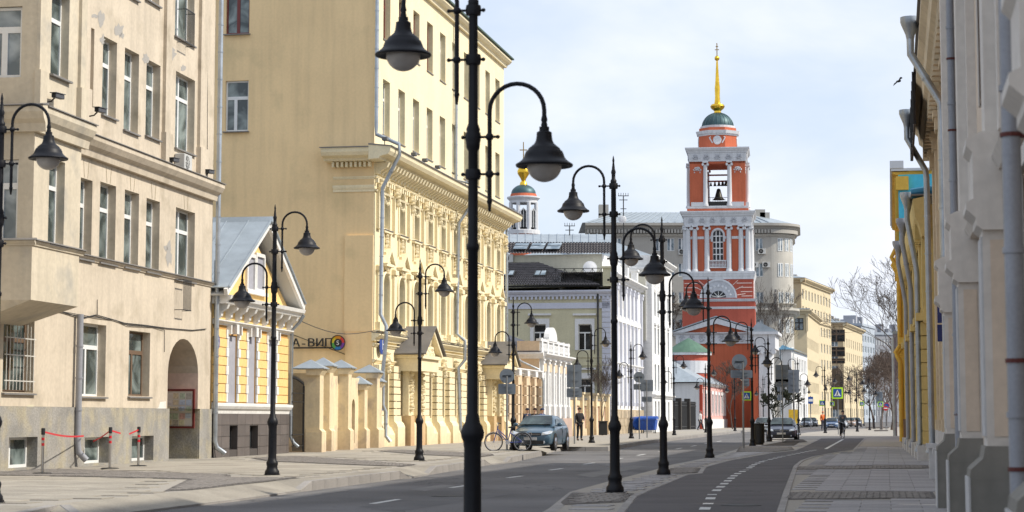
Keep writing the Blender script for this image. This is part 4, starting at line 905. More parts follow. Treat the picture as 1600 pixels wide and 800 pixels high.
# sign letters on the flank
SIGNK = mat('sign_letter_black', (.02, .02, .02), .4)
s0, z0 = FL.hit(459, 542); s1 = FL.hit(521, 542)[0]; zt_ = FL.hit(490, 529)[1]
g = thing('shop_sign', 'black raised letters with round rainbow logo on the blank tan wall', 'sign', FL.world(s0, -.25, z0), FL.rz)
hh = (zt_-z0); xw = (s1-s0)
for ch_, t in zip('А-ВИП', (.10, .29, .48, .70, .92)): text(ch_, hh*1.38, .05, SIGNK, g, (xw*t, 0, 0)).scale = (1.12, 1, 1)
MB().box(-.05, xw+.05, .08, .12, -.08, -.02).build('mounting_rail', SIGNK, g)
sc, zc_ = FL.hit(531, 536); R0 = .30; lg = link('round_logo', None, g, (sc-s0, -.04, zc_-z0))
for k, c in enumerate([(.7, .05, .04), (.75, .3, .02), (.7, .55, .03), (.1, .4, .08), (.02, .2, .5), (.2, .05, .35)]):
    a0 = k*pi/3; mb = MB(); pts = [(0, 0)]+[(R0*cos(a0+pi/3*j/6), R0*sin(a0+pi/3*j/6)) for j in range(7)]; mb.ex_y(pts, 0, .05); mb.build('colour_segment', mat('logo_colour_%d' % k, c, .4), lg)
MB().lathe([(.17, 0), (.17, .03), (0, .03)], (0, 0, 0), 20).build('logo_centre', SIGNK, lg).rotation_euler = (pi/2, 0, 0)
text('S', .27, .004, WHITE, lg, (0, -.036, -.09), 'logo_letter'); MB().lathe([(R0, 0), (R0+.03, 0), (R0+.03, .06), (R0, .06)], (0, 0, 0), 24, caps=False).build('logo_rim', SIGNK, lg).rotation_euler = (pi/2, 0, 0)
# wires from house to building
s_, z_2 = f2.hit(458, 500); a = f2.world(L2+.1, -.1, 4.9); b = f4.world(-.2, -.1, zc2+.1)
mb = MB(); mb.tube([a.lerp(b, t/8)-Vector((0, 0, .35*sin(pi*t/8))) for t in range(9)], .015, 5); o = mb.build('overhead_wire', CABLE); tag(o, 'thin black wire slung from the yellow house to the ornate building corner', 'wire')
cable(flk, FL, [(340, 500), (450, 520), (545, 556), (562, 545), (566, 520), (578, 518)], .012)
# ================================================================= FURTHER LEFT SIDE
PEACH = plaster('peach_render', (.72, .57, .40), streak=.2); WHT = plaster('white_painted_render', (.74, .74, .73), streak=.2, var=.06); CRG = plaster('pale_lime_render', (.62, .58, .40), streak=.15); BLW = plaster('blue_white_render', (.60, .62, .70), streak=.1, var=.05)
DROOF = mat('dark_sheet_roof', (.055, .055, .065), .55, .2, var=.2)
def strips(root, x0, x1, y, z0, z1, dx_, m, name):
    for x in [x0+dx_*i for i in range(int((x1-x0)/dx_)+1)]: pil(root, x, x+dx_*.28, z0, z1, .1, m, y=y, name=name, cap=.25, foot=.3)
# ---- peach annex wall with pilasters and its dark roof
f5 = Fac((LST(115.9), 115.9), (LST(126.8), 126.8)); b5 = f5.root('peach_annex', 'low peach building with rusticated pilasters and a dark sheet roof behind the parked hatchback')
o5 = [O(1.2+2.9*i, 2.3+2.9*i, .9, 3.3, False, .3) for i in range(4)]
wall(b5, 0, f5.L, -.05, 4.1, o5, PEACH)
for o in o5: window(b5, o['x0'], o['x1'], o['z0'], o['z1'], .2, 't2', IRON, GLASSD)
for i in range(5):
    x = .1+2.7*i
    if x+.6 > f5.L: x = f5.L-.65
    for j in range(6): MB().box(x, x+.6, -.25, 0, .5+j*.55, .5+j*.55+.5).build('rustic_block', PEACH, b5)
    MB().box(x-.08, x+.68, -.32, 0, -.05, .48).build('pier_base', PEACH, b5); MB().box(x-.1, x+.7, -.34, 0, 3.8, 4.12).build('capital', WHT, b5)
belt(b5, -.05, f5.L+.05, 3.95, .3, .3, WHT)
shell(b5, 0, f5.L, 0, 9, -.05, 4.1, PEACH)
z5 = 5.1
wall(b5, 0, f5.L, 4.1, z5+.3, [], PEACH, y=2.2, name='upper_wall')
mb = MB(); a = [(-.3, 1.8, z5+.3), (f5.L+.3, 1.8, z5+.3), (f5.L+.3, 9.3, z5+.3), (-.3, 9.3, z5+.3), (2.5, 5.5, z5+1.9), (f5.L-2.5, 5.5, z5+1.9)]
mb.add(a, [(0, 1, 5, 4), (1, 2, 5), (2, 3, 4, 5), (3, 0, 4), (3, 2, 1, 0)]); mb.build('hip_roof', DROOF, b5)
pipe(b5, [(f5.L-.5, 1.6, 5.3), (f5.L-.5, 1.0, 4.8), (f5.L-.5, -.1, 4.3), (f5.L-.5, -.35, 3.6), (f5.L-.5, -.35, .4)], .07, ZINC)
# ---- peach and white single storey house
f6 = Fac((LST(127), 127), (LST(138), 138)); b6 = f6.root('white_single_storey_house', 'single storey house with white columned front, attic balustrade and peach flank'); L6 = f6.L
zc = f6.hit(866, 566)[1]; o6 = []
for i in range(5): c = 1.5+i*2.05; o6.append(O(c-.42, c+.42, 2.2, 4.05, False, .2))
wall(b6, 0, L6, -.05, 5.3, o6, WHT)
for o in o6: window(b6, o['x0'], o['x1'], o['z0'], o['z1'], .12, 't1'); MB().box(o['x0']-.1, o['x1']+.1, -.12, 0, o['z0']-.12, o['z0']).build('sill', WHT, b6); MB().box(o['x0']-.12, o['x1']+.12, -.1, 0, 4.25, 4.75).build('panel', PEACH, b6)
for i in range(6): c = .48+i*2.05; pil(b6, c-.22, c+.22, 1.35, 5.0, .16, WHT, cap=.3, foot=.3); MB().box(c-.3, c+.3, -.2, 0, 1.42, 2.08).build('pedestal', WHT, b6)
MB().box(-.1, L6+.1, -.22, 0, -.05, 1.33).build('plinth', plaster('pinkish_plinth', (.50, .38, .32)), b6)
belt(b6, -.1, L6+.1, 5.0, .4, .5, WHT); wall(b6, 0, L6, 5.4, 6.1, [], WHT, y=.05, name='attic'); MB().box(-.05, L6+.05, -.1, .2, 6.1, 6.25).build('attic_cap', WHT, b6)
n_ = 26
bme = MB().lathe([(.06, 0), (.1, .12), (.05, .3), (.08, .45), (.06, .5)], n=8).mesh('baluster', WHT, True)
for i in range(n_): link('baluster', bme, b6, (.3+i*(L6-.6)/(n_-1), -.06, 5.48))
for i in range(6): MB().box(.35+i*2.05-.12, .35+i*2.05+.35, -.12, .05, 5.4, 6.3).build('attic_pier', WHT, b6)
MB().ex_y([(L6*.38-1.6*cos(pi*k/12), 6.2+.9*sin(pi*k/12)) for k in range(13)][::-1], -.15, .2).build('round_gable', WHT, b6)
MB().quad((0, 8, -.05), (0, 0, -.05), (0, 0, 5.3), (0, 8, 5.3)).build('flank_wall', PEACH, b6); mb = MB().quad((L6, 0, 0), (L6, 8, 0), (L6, 8, 5.3), (L6, 0, 5.3)); mb.build('rear_wall', PEACH, b6)
mb = MB(); mb.add([(-.2, -.1, 5.42), (L6, -.1, 5.42), (L6, 8, 5.42), (-.2, 8, 5.42), (3, 4, 7), (L6-3, 4, 7)], [(0, 1, 5, 4), (1, 2, 5), (2, 3, 4, 5), (3, 0, 4)]); mb.build('roof', DROOF, b6)
f6f = link('flank_trim', None, b6, (0, 8, 0)); f6f.rotation_euler = (0, 0, -pi/2)
belt(f6f, 0, 8.3, 5.0, .4, .4, WHT, name='flank_cornice'); MB().box(6.6, 8, -.05, 0, 5.4, 6.1).box(0, 8, -.03, 0, 3.9, 4.1).build('flank_attic', PEACH, f6f)
pipe(f6f, [(6.2, -.5, 4.9), (6.0, -.4, 4.5), (5.5, -.15, 4.0), (5.5, -.15, .4)], .09, ZINC)
# ---- low yard wall with piers
f7 = Fac((LST(138.3), 138.3), (LST(157.5), 157.5)); b7 = f7.root('yard_wall', 'low cream and pink yard wall with piers behind the standing black clad figure', 'wall')
wall(b7, 0, f7.L, -.05, 2.6, [O(2.2+3.2*i, 4.6+3.2*i, .6, 2.2, False, .12) for i in range(5)], CRW); MB().box(0, f7.L, .11, .3, .5, 2.3).build('infill', mat('wall_infill_pink', (.58, .40, .32), .9), b7)
for i in range(6): MB().box(1.5+3.2*i, 2.1+3.2*i, -.2, .3, -.05, 3.0).box(1.42+3.2*i, 2.18+3.2*i, -.28, .38, 3.0, 3.14).build('pier', CRW, b7)
MB().box(0, f7.L, -.05, .3, 2.6, 2.72).build('coping', SILL, b7)
# ---- lime coloured flank building
X6 = LST(158)
f8 = Fac((X6-13, 158+13*.19), (X6, 158)); b8 = f8.root('lime_building', 'pale lime building with white corner strips, dark tiled hip roof and roof terrace railing'); L8 = f8.L
def r8(*a): return f8.rect(*a)
o8 = []
for a, b, c, d in ((834, 853, 507, 546), (904, 923.5, 507, 547), (765, 784, 507, 546), (904, 923.5, 592, 625)): o8.append(O(*r8(a, b, c, d), False, .2))
Ztop = f8.hit(900, 462)[1]; Zband = f8.hit(900, 449)[1]
wall(b8, 0, L8, -.05, Ztop, o8, CRG)
for o in o8:
    window(b8, o['x0'], o['x1'], o['z0'], o['z1'], .12, 't2', gm=GLASSD)
    MB().box(o['x0']-.28, o['x0'], -.08, 0, o['z0'], o['z1']+.02).box(o['x1'], o['x1']+.28, -.08, 0, o['z0'], o['z1']+.02).box(o['x0']-.28, o['x1']+.28, -.08, 0, o['z1']+.022, o['z1']+.45).box(o['x0']-.42, o['x1']+.42, -.2, 0, o['z1']+.7, o['z1']+.85).build('window_surround', WHT, b8)
sxp = f8.hit(941, 550)[0]
for j in range(26):
    z0 = .3+j*.4
    if z0+.38 < Ztop: MB().box(sxp, L8+.02, -.10, 0, z0, z0+.37).build('corner_block', BLW, b8)
belt(b8, -.1, L8+.2, Ztop-.05, .5, .45, BLW); MB().box(0, L8, -.1, 0, f8.hit(900, 480)[1]-.1, f8.hit(900, 473)[1]).build('frieze', BLW, b8)
for i in range(40): MB().box(.1+i*.33, .26+i*.33, -.2, 0, Ztop-.28, Ztop-.06).build('dentil', BLW, b8)
belt(b8, 0, L8, f8.hit(900, 573)[1], .15, .12, CRG, name='string_course'); belt(b8, 0, L8, f8.hit(900, 560)[1], .12, .08, CRG, name='string_course')
sx = f8.hit(935, 550)[0]; pipe(b8, [(sx, -.18, Zband+.3), (sx, -.14, .5)], .075, mat('dark_drainpipe', (.02, .02, .02), .5))
for px in (782, 812): pass
TILE = mat('dark_roof_tile', (.12, .112, .115), .8, var=.25, vs=3, spec=.25)
def tiled(root, P, nx, nz, m, name='roof_tiles', amp=.09):
    """curved pantile courses over a quad P (bottom left, bottom right, top right, top left)"""
    P = [Vector(p) for p in P]; nrm = (P[1]-P[0]).cross(P[3]-P[0]).normalized(); vs = []; fs = []; k = 4
    for j in range(nz*2+1):
        v = (j//2+(j % 2))/nz if j % 2 == 0 else (j//2+1)/nz
        v = min(1, (j//2)/nz if j % 2 == 0 else (j//2+1)/nz); lift = amp*.9 if j % 2 == 0 else 0
        for i in range(nx*k+1):
            u = i/(nx*k); p = P[0].lerp(P[1], u).lerp(P[3].lerp(P[2], u), v); vs.append(p+nrm*(amp*abs(sin(pi*i/k))+lift))
    W = nx*k+1
    for j in range(nz*2):
        for i in range(W-1): fs.append((j*W+i, j*W+i+1, (j+1)*W+i+1, (j+1)*W+i))
    mb = MB(); mb.add(vs, fs); o = mb.build(name, m, root); o['kind'] = 'stuff'; return o
def p8(px, py, out): s, z = f8.hit(px, py, out); return (s, -out, z)
# lower hip roof
yb = -.4
a = p8(770, 447, .4); b = p8(940, 447, .4); s_, z_2 = f8.hit(843, 412, -4.2); s2_, _ = f8.hit(770, 412, -4.2)
tiled(b8, [a, b, (s_, 4.2, z_2), (s2_, 4.2, z_2)], 38, 13, TILE); MB().tube([b, (s_, 4.2, z_2), (s2_, 4.2, z_2)], .1, 6).build('ridge_tiles', TILE, b8); mb = MB(); mb.add([b, (b[0], 9, b[2]), (s_, 9, z_2), (s_, 4.2, z_2)], [(0, 1, 2, 3)]); mb.build('hip_side', TILE, b8); MB().box(a[0], b[0]+.1, -.55, -.35, a[2]-.12, a[2]-.0).build('gutter', DARK, b8)
shell(b8, 0, L8, 0, 14, -.05, Zband, CRG)
# roof windows
for px in (790, 840):
    s0, z0 = f8.hit(px-6, 434, -1.5); s1, z1 = f8.hit(px+16, 426, -2.2); P0 = (s0, 1.35, z0-.05); g0 = link('roof_light', None, b8, (s0, 1.25, z0+.05)); g0.rotation_euler = (radians(25), 0, 0)
    MB().box(0, s1-s0, 0, 1.1, -.02, .12).build('roof_light_frame', IRON, g0); MB().box(.1, (s1-s0)/2-.05, .1, 1.0, .12, .14).box((s1-s0)/2+.05, s1-s0-.1, .1, 1.0, .12, .14).build('pane', GLASSB, g0)
# terrace railing and pedestal
s0, z0 = f8.hit(854, 444, 0); s1 = f8.hit(940, 444, 0)[0]; z1 = f8.hit(900, 419, 0)[1]
g = thing('roof_railing', 'thin black terrace railing with crossed panels on the dark tiled roof', 'railing', f8.world(s0, -.0, 0), f8.rz); Wd = s1-s0; k = 6
MB().box(0, Wd, -.02, .02, z1-.05, z1).build('rail', IRON, g); MB().box(0, Wd, -.02, .02, z0+.1, z0+.14).build('rail', IRON, g)
for i in range(k+1): MB().box(Wd*i/k-.02, Wd*i/k+.02, -.02, .02, z0-.1, z1).build('post', IRON, g)
for i in range(k):
    a, b = Wd*i/k, Wd*(i+1)/k; MB().tube([(a, 0, z0+.15), (b, 0, z1-.05)], .018, 4).build('cross_bar', IRON, g); MB().tube([(b, 0, z0+.15), (a, 0, z1-.05)], .018, 4).build('cross_bar', IRON, g); MB().lathe([(.2, -.015), (.23, -.015), (.23, .015), (.2, .015)], (0, 0, 0), 12, caps=False).build('ring', IRON, g, loc=((a+b)/2, 0, (z0+z1)/2)).rotation_euler = (pi/2, 0, 0)
s0, s1, z0, z1 = f8.rect(942, 957.5, 419, 447); MB().box(s0, s1, -.1, 1.0, z0, z1).box(s0-.1, s1+.1, -.2, 1.1, z1, z1+.15).box(s0+.2, s1-.2, -.13, -.1, z0+.3, z1-.3).build('terrace_pedestal', CRG, b8)
# ---- block behind with light roof
f9 = Fac((X6-14, 163+14*.19), (X6-.4, 163+.0)); b9 = f9.root('solar_roof_building', 'cream rear block with grey sheet roof, roof windows and tiled eaves'); ze = f9.hit(860, 398)[1]
wall(b9, 0, f9.L, 5, ze, [], plaster('dull_cream_render', (.56, .54, .44), streak=.2)); shell(b9, 0, f9.L, 0, 12, 5, ze, WHT)
def p9(px, py, out): s, z = f9.hit(px, py, out); return (s, -out, z)
a = p9(760, 398, .4); b = p9(958, 398, .4); c = p9(958, 381, -2.2); d = p9(760, 381, -2.2); tiled(b9, [a, b, c, d], 44, 6, TILE)
c2 = p9(958, 366, -7); d2 = p9(760, 366, -7); c_ = (c[0], c[1], c[2]); mb = MB().quad((d[0], d[1], d[2]+.1), (c[0], c[1], c[2]+.1), c2, d2); mb.build('sheet_roof', ZROOF, b9)
for i in range(17): t = i/16; A_ = Vector(d).lerp(Vector(c), t)+Vector((0, 0, .13)); B_ = Vector(d2).lerp(Vector(c2), t)+Vector((0, 0, .04)); MB().tube([A_, B_], .035, 4).build('roof_seam', ZROOF, b9)
for k, px in enumerate((802, 828, 853)):
    A_ = Vector(p9(px-1, 394, .0)); B_ = Vector(p9(px+22, 394, .0)); C_ = Vector(p9(px+27, 384, -1.7)); D_ = Vector(p9(px+4, 384, -1.7)); up = Vector((0, -.12, .22)); fr = MB().quad(A_+up, B_+up, C_+up, D_+up).build('roof_window', IRON, b9)
    for (u0, u1) in ((.02, .47), (.53, .98)):
        q = lambda u, v: A_.lerp(B_, u).lerp(D_.lerp(C_, u), v)+up*1.1
        MB().quad(q(.04, u0+.02), q(.96, u0+.02), q(.96, u1-.02), q(.04, u1-.02)).build('pane', GLASSB, fr)
for (px, py, n_) in ((792, 397, 'white air conditioner under the tiled eaves of the cream rear block'), (797, 462, None)):
    if n_: s, z = f9.hit(px, py+13, .4); aircon(f9.world(s, -.05, z), f9.rz, n_, 1.2)
s, z = f8.hit(925, 425, -3)
g = thing('satellite_dish', 'round wire satellite dish on the roof terrace', 'dish', f8.world(s, 2, 0), f8.rz); zz_ = f8.hit(923, 419, -2)[1]
MB().lathe([(0, .12), (.3, .06), (.55, -.02), (.57, -.02), (.3, .04), (0, .1)], (0, 0, 0), 20, caps=False).build('dish', mat('pale_grey_paint', (.55, .56, .58), .5), g, loc=(0, 0, zz_)).rotation_euler = (pi/2, 0, .3); MB().tube([(0, .1, zz_-1.8), (0, .1, zz_)], .04, 6).build('post', IRON, g)
# antennas
def antenna(px, py, ph_, Y, label):
    p = CAM+ray(px, py)*((Y)/ray(px, py).y); g = thing('roof_antenna', label, 'antenna', p-Vector((0, 0, ph_))); MB().tube([(0, 0, 0), (0, 0, ph_)], .05, 6).build('mast', IRON, g)
    for k, (dz, w_) in enumerate(((0, .9), (-.35, .7), (-1.1, .5))): MB().box(-w_/2, w_/2, -.03, .03, ph_+dz-.03, ph_+dz+.03).build('cross_arm', IRON, g)
    for k in range(5): MB().box(-.42+k*.2, -.38+k*.2, -.02, .02, ph_+.03, ph_+.25).build('element', IRON, g)
    MB().sph((-.1, 0, ph_-2), (.35, .1, .35), 10, 6).build('dish', mat('pale_grey_paint', (0, 0, 0)), g); return g
antenna(974, 306, 5.5, 172, 'tall dark rooftop antenna mast with small dish right of the lamp pole'); antenna(890, 353, 2.2, 170, 'small antenna on the grey sheet roof between dome and lamp pole')
# ---- blue white street front
f10 = Fac((X6+.05, 158.02), (LST(176.5), 176.5)); b10 = f10.root('blue_white_house', 'ornate white and pale blue three storey street front with tan stone basement'); L10 = f10.L
z10 = f10.hit(985, 440)[1]; o10 = []
def zf(px, y): return f10.hit(px, y)[1]
cxs = [1.6+2.45*i for i in range(8) if 1.6+2.45*i < L10-.8]
for i, c in enumerate(cxs):
    o10 += [O(c-.5, c+.5, zf(981, 555), zf(981, 513), False, .25), O(c-.5, c+.5, zf(981, 630), zf(981, 594), False, .25), O(c-.4, c+.4, .5, 1.5, False, .2)]
    if i in (1, 2): o10.append(O(c-.75, c+.75, zf(967, 480), zf(967, 440), True, .35))
wall(b10, 0, L10, -.05, z10, o10, WHT)
for o in o10: window(b10, o['x0'], o['x1'], o['z0'], o['z1'], o['d']-.1, 't1')
for c in [x-1.22 for x in cxs]+[L10-.3]: pil(b10, max(.0, c-.25), c+.25, 2.3, z10-.7, .18, BLW, cap=.5, foot=.3)
for c in cxs: MB().ex_y([(c-.75, zf(981, 513)+.25), (c+.75, zf(981, 513)+.25), (c, zf(981, 513)+.75)], -.25, 0).build('window_pediment', WHT, b10); MB().box(c-.65, c+.65, -.15, 0, zf(981, 594)+.15, zf(981, 594)+.32).build('window_hood', WHT, b10)
belt(b10, -.2, L10+.2, z10-.5, .5, .6, WHT); belt(b10, 0, L10, zf(981, 575), .3, .25, WHT, name='string_course'); MB().box(0, L10, -.2, 0, -.05, 2.0).build('basement', plaster('tan_stone', (.45, .36, .24), var=.25, vs=3), b10)
for i in range(int(L10/.9)):
    for j in range(3): MB().box(i*.9+.02, i*.9+.88, -.23, -.2, .1+j*.62, .68+j*.62).build('basement_stone', mat('tan_stone_block', (.46, .37, .25), .9, var=.3, vs=3, objrand=.3), b10)
shell(b10, 0, L10, 0, 4, 0, z10, WHT, left=False)
for k, t in enumerate((.15, .5, .82)): MB().box(L10*t, L10*t+.9, -.1, .4, z10, z10+1.1).box(L10*t-.1, L10*t+1, -.2, .5, z10+1.1, z10+1.25).build('attic_block', WHT, b10)
# ---- tall white block
f11 = Fac((LST(177)+.9, 177), (LST(192.4)+.9+.0, 192.4)); b11 = f11.root('white_block', 'tall plain white block with narrow windows right behind the second lamp pole'); L11 = f11.L; H11 = 15.4
o11 = []
for r0, r1 in ((10.2, 12.3), (6.9, 9.2), (3.7, 6.0), (1.0, 2.8)):
    for c in (2.2, 4.6, 9.5, 12.4): o11.append(O(c-.55, c+.55, r0, r1, False, .25))
wall(b11, 0, L11, -.05, H11, o11, WHT)
for o in o11: window(b11, o['x0'], o['x1'], o['z0'], o['z1'], .15, 't1'); 
for c in (2.2, 4.6, 9.5, 12.4): MB().box(c-.7, c+.7, -.14, 0, 9.4, 9.6).build('window_hood', WHT, b11); link('relief_carving', orn_mesh('relief_carving', 1.2, .8, 5, WHT, 12, .1), b11, (c, 0, 12.5))
belt(b11, -.2, L11+.2, H11-.4, .5, .5, WHT); belt(b11, 0, L11, 3.1, .3, .3, WHT, name='string_course')
sh = shell(b11, 0, L11, 0, 12, -.05, H11, WHT)
fl11 = link('flank', None, b11, (0, 12, 0)); fl11.rotation_euler = (0, 0, -pi/2)
for j in range(36): MB().box(9.5, 12, -.03, 0, .2+j*.42, .2+j*.42+.39).build('cladding_strip', WHT, fl11)
mb = MB(); mb.add([(0, 0, H11), (L11, 0, H11), (L11, 12, H11), (0, 12, H11), (4, 5, H11+2), (L11-4, 5, H11+2)], [(0, 1, 5, 4), (1, 2, 5), (2, 3, 4, 5), (3, 0, 4)]); mb.build('roof', ZROOF, b11)
f12 = Fac((LST(177)-9, 178.5), (LST(177)+1.0, 176.8)); b12 = f12.root('white_rear_house', 'white and cream stepped building with small spired roofs behind the lamp arms', 'building')
zt12 = f12.hit(1000, 418)[1]; wall(b12, 0, 9.5, 8, zt12, [], plaster('soft_cream', (.66, .63, .52))); shell(b12, 0, 9.5, 0, 6, 8, zt12, WHT)
for (x, hgt) in ((3.4, 3.0), (6.2, 2.2)): mb = MB(); mb.add([(x-1, 0, zt12), (x+1, 0, zt12), (x+1, 2, zt12), (x-1, 2, zt12), (x, 1, zt12+hgt)], [(0, 1, 4), (1, 2, 4), (2, 3, 4), (3, 0, 4)]); mb.build('spire_roof', ZROOF, b12)
belt(b12, 0, 9.6, zt12-.5, .5, .4, WHT)
# ---- iron gate pavilion and pink house
YG = 208
f13 = Fac((LST(YG)-1.2, YG), (LST(226)-.3, 226)); g = f13.root('iron_fence', 'dark iron fence with stone posts between white block and pale gatehouse', 'fence')
for i in range(40): xx = i*f13.L/40; MB().tube([(xx, 0, 0), (xx, 0, 3.1)], .04, 4).build('bar', IRON, g)
for zz in (.4, 2.6, 2.9): MB().box(0, f13.L, -.04, .04, zz, zz+.09).build('rail', IRON, g)
for xx in (0, f13.L*.33, f13.L*.66): MB().box(xx-.3, xx+.3, -.3, .3, -.05, 3.4).build('post', mat('dark_post', (.04, .035, .03), .9), g)
PINK = plaster('pink_render', (.72, .40, .36), streak=.15)
f14 = Fac((LST(227), 227), (LST(261), 261)); b14 = f14.root('pink_house', 'low pink house with white windows, pale gable end and grey hip roof'); L14 = f14.L
o14 = [O(1.8+4.2*i, 3.5+4.2*i, 1.9, 4.1, False, .25) for i in range(8)]
wall(b14, 0, L14, 1.2, 5.2, o14, PINK); MB().box(0, L14, -.15, 0, -.05, 1.2).build('plinth', WHT, b14)
for o in o14:
    window(b14, o['x0'], o['x1'], o['z0'], o['z1'], .1, 't2'); MB().box(o['x0']-.4, o['x0'], -.1, 0, o['z0']-.3, o['z1']).box(o['x1'], o['x1']+.4, -.1, 0, o['z0']-.3, o['z1']).box(o['x0']-.4, o['x1']+.4, -.12, 0, o['z1']+.003, o['z1']+.4).build('window_surround', WHT, b14)
belt(b14, -.2, L14+.2, 5.0, .35, .4, WHT); shell(b14, 0, L14, 0, 11, -.05, 5.2, WHT)
mb = MB(); mb.add([(-.5, -.5, 5.3), (L14+.5, -.5, 5.3), (L14+.5, 11, 5.3), (-.5, 11, 5.3), (5, 5.5, 8.6), (L14-5, 5.5, 8.6)], [(0, 1, 5, 4), (1, 2, 5), (2, 3, 4, 5), (3, 0, 4)]); mb.build('hip_roof', ZROOF, b14)
MB().box(-.1, .5, -.3, .0, -.05, 5.0).build('flank_pier', mat('oxide_red', (.40, .06, .03), .9), b14)
# ================================================================= CHURCH
ORED = plaster('orange_red_render', (.54, .145, .075), streak=.3, var=.08, vs=.5); RED2 = plaster('brick_red_render', (.44, .105, .07), streak=.3, var=.08, vs=.5)
CW = plaster('church_white_trim', (.64, .65, .67), streak=.35, var=.06); CGREY = plaster('church_grey_trim', (.50, .51, .54), streak=.15, var=.12, vs=2)
DOME = mat('patinated_dome', (.05, .10, .11), .5, .4, var=.3, vs=1.5)
DT = 280.0; sc = (F_PX*1.0)/DT
p = CAM+ray(1121.5, 600)*(DT/ray(1121.5, 600).y); TR = -0.13
tw = thing('bell_tower', 'tall orange red church bell tower with white columns, green dome and golden spire', 'bell tower', (p.x+.35, p.y, 0), TR); tw.scale = (.925, .925, 1)
def zt_(y): return 1.35+(653-y)*DT/F_PX*1.004
def tier(hw, hd, z0, z1, m, name, ops=(), side=True):
    """square stage: four faces, front one at y=-hd; every face carries the openings"""
    mb = MB()
    for k in range(4):
        tmp = MB(); wall_mb(tmp, -hw, hw, z0, z1, list(ops), y=-hd); ca, sa = cos(k*pi/2), sin(k*pi/2)
        mb.add([(x*ca-y*sa, x*sa+y*ca, z) for x, y, z in tmp.v], tmp.f)
    mb.quad((-hw, -hd, z1), (hw, -hd, z1), (hw, hd, z1), (-hw, hd, z1)); return mb.build(name, m, tw)
def ring(hw, z0, z1, m, name, prof=None, ledge=.0):
    mb = MB(); mb.box(-hw, hw, -hw, hw, z0, z1); o = mb.build(name, m, tw)
    return o
def moulding(hw, z, h, p, m, name='cornice'):
    mb = MB(); lv = [(0, 0), (p*.3, .0), (p*.4, .3), (p*.7, .45), (p*.8, .65), (p, .75), (p, 1)]
    mb2 = []
    vs = []; fs = []
    for o_, t in lv:
        r = hw+o_; vs += [(-r, -r, z+h*t), (r, -r, z+h*t), (r, r, z+h*t), (-r, r, z+h*t)]
    for j in range(len(lv)-1):
        for i in range(4): fs.append((j*4+i, j*4+(i+1) % 4, (j+1)*4+(i+1) % 4, (j+1)*4+i))
    fs.append((3, 2, 1, 0)); n = (len(lv)-1)*4; fs.append((n, n+1, n+2, n+3)); mb.add(vs, fs); return mb.build(name, m, tw)
def four(me, pts, name):   # same piece on all four faces
    for k in range(4):
        ca, sa = cos(k*pi/2), sin(k*pi/2)
        for x, y, z in pts: link(name, me, tw, (x*ca-y*sa, x*sa+y*ca, z), k*pi/2)
def column_me(h, r, m, ionic=True):
    mb = MB().lathe([(r*1.35, 0), (r*1.35, .15), (r*1.2, .2), (r*1.25, .3), (r*1.02, .4), (r, h*.35), (r*.86, h-.65), (r*.95, h-.6), (r*.88, h-.5)], n=16)
    mb.box(-r*1.2, r*1.2, -r*1.1, r*1.1, h-.22, h)
    if ionic:
        for sx in (-1, 1): mb.lathe([(.0, 0), (r*.5, 0), (r*.5, .1), (0, .1)], (0, 0, 0), 10); 
        for sx in (-1, 1):
            tmp = MB().lathe([(r*.5, -r*1.15), (r*.5, r*1.15)], n=12); mb.add([(x+sx*r*1.05, z, y+h-.45) for x, y, z in tmp.v], tmp.f)
    return mb.mesh('column', m, True)
# base storey, rusticated
zA, zB, zC, zD, zE, zF, zG, zH = zt_(640), zt_(474), zt_(441), zt_(430), zt_(358), zt_(337), zt_(328), zt_(258)
tier(5.25, 5.25, -.1, zB, RED2, 'base_storey'); 
for z in (zt_(486),): moulding(5.25, z-.1, .3, .2, CW, 'string_course')
moulding(5.3, zB-.15, .35, .25, CGREY, 'ledge')
tier(5.05, 5.05, zB, zC, RED2, 'rusticated_storey')
GRV = mat('rustication_joint', (.72, .56, .50), .9)
rr = 2.45; zc0 = zB+.35
for k in range(4):
    e = link('lunette', None, tw); e.rotation_euler = (0, 0, k*pi/2)
    MB().ex_y([(rr*cos(pi*i/20), zc0+rr*.95*sin(pi*i/20)) for i in range(21)][::-1], -5.10, -5.0).build('arch_field', CGREY, e)
    mb = MB(); 
    for i in range(20):
        a0, a1 = pi*i/20, pi*(i+1)/20; q = lambda r, a: (r*cos(a), zc0+r*.95*sin(a)); mb.ex_y([q(rr, a1), q(rr, a0), q(rr+.25, a0), q(rr+.25, a1)], -5.2, -5.0)
    mb.build('arch_ring', CW, e); MB().ex_y([(1.1*cos(pi*i/12), zc0+.05+.9*sin(pi*i/12)) for i in range(13)][::-1], -5.13, -5.1).build('pane', GLASSD, e)
    for i in range(5): a = pi*(i+.5)/5; MB().tube([(0, -5.15, zc0+.1), (1.05*cos(a), -5.15, zc0+.9*sin(a))], .04, 4).build('glazing_bar', WHITE, e)
    for i in range(9):
        a = pi*(i+.8)/9.6; MB().sph((1.8*cos(a), -5.12, zc0+1.6*sin(a)), (.2, .1, .2), 8, 5).build('shell_ornament', CW, e)
    for j in range(1, 5):   # horizontal joints, stopped by the arch
        z = zB+j*(zC-zB)/5; x_in = sqrt(max(0, (rr+.9)**2-((z-zc0)/.95)**2)) if abs(z-zc0) < rr+.9 else 0
        if x_in < 4.7:
            for sg in (-1, 1):
                if x_in < .3 and sg < 0: continue
                MB().box(sg*x_in if x_in > .3 else -4.9, sg*4.9 if x_in > .3 else 4.9, -5.08, -5.04, z-.05, z+.05).build('joint', GRV, e)
    for i in range(11):
        a = pi*(i+.5)/11; r1 = min(rr+1.5, (zC-.2-zc0)/max(.05, sin(a))/.95); MB().tube([((rr+.3)*cos(a), -5.06, zc0+(rr+.3)*.95*sin(a)), (r1*cos(a), -5.06, zc0+r1*.95*sin(a))], .045, 4).build('voussoir_joint', GRV, e)
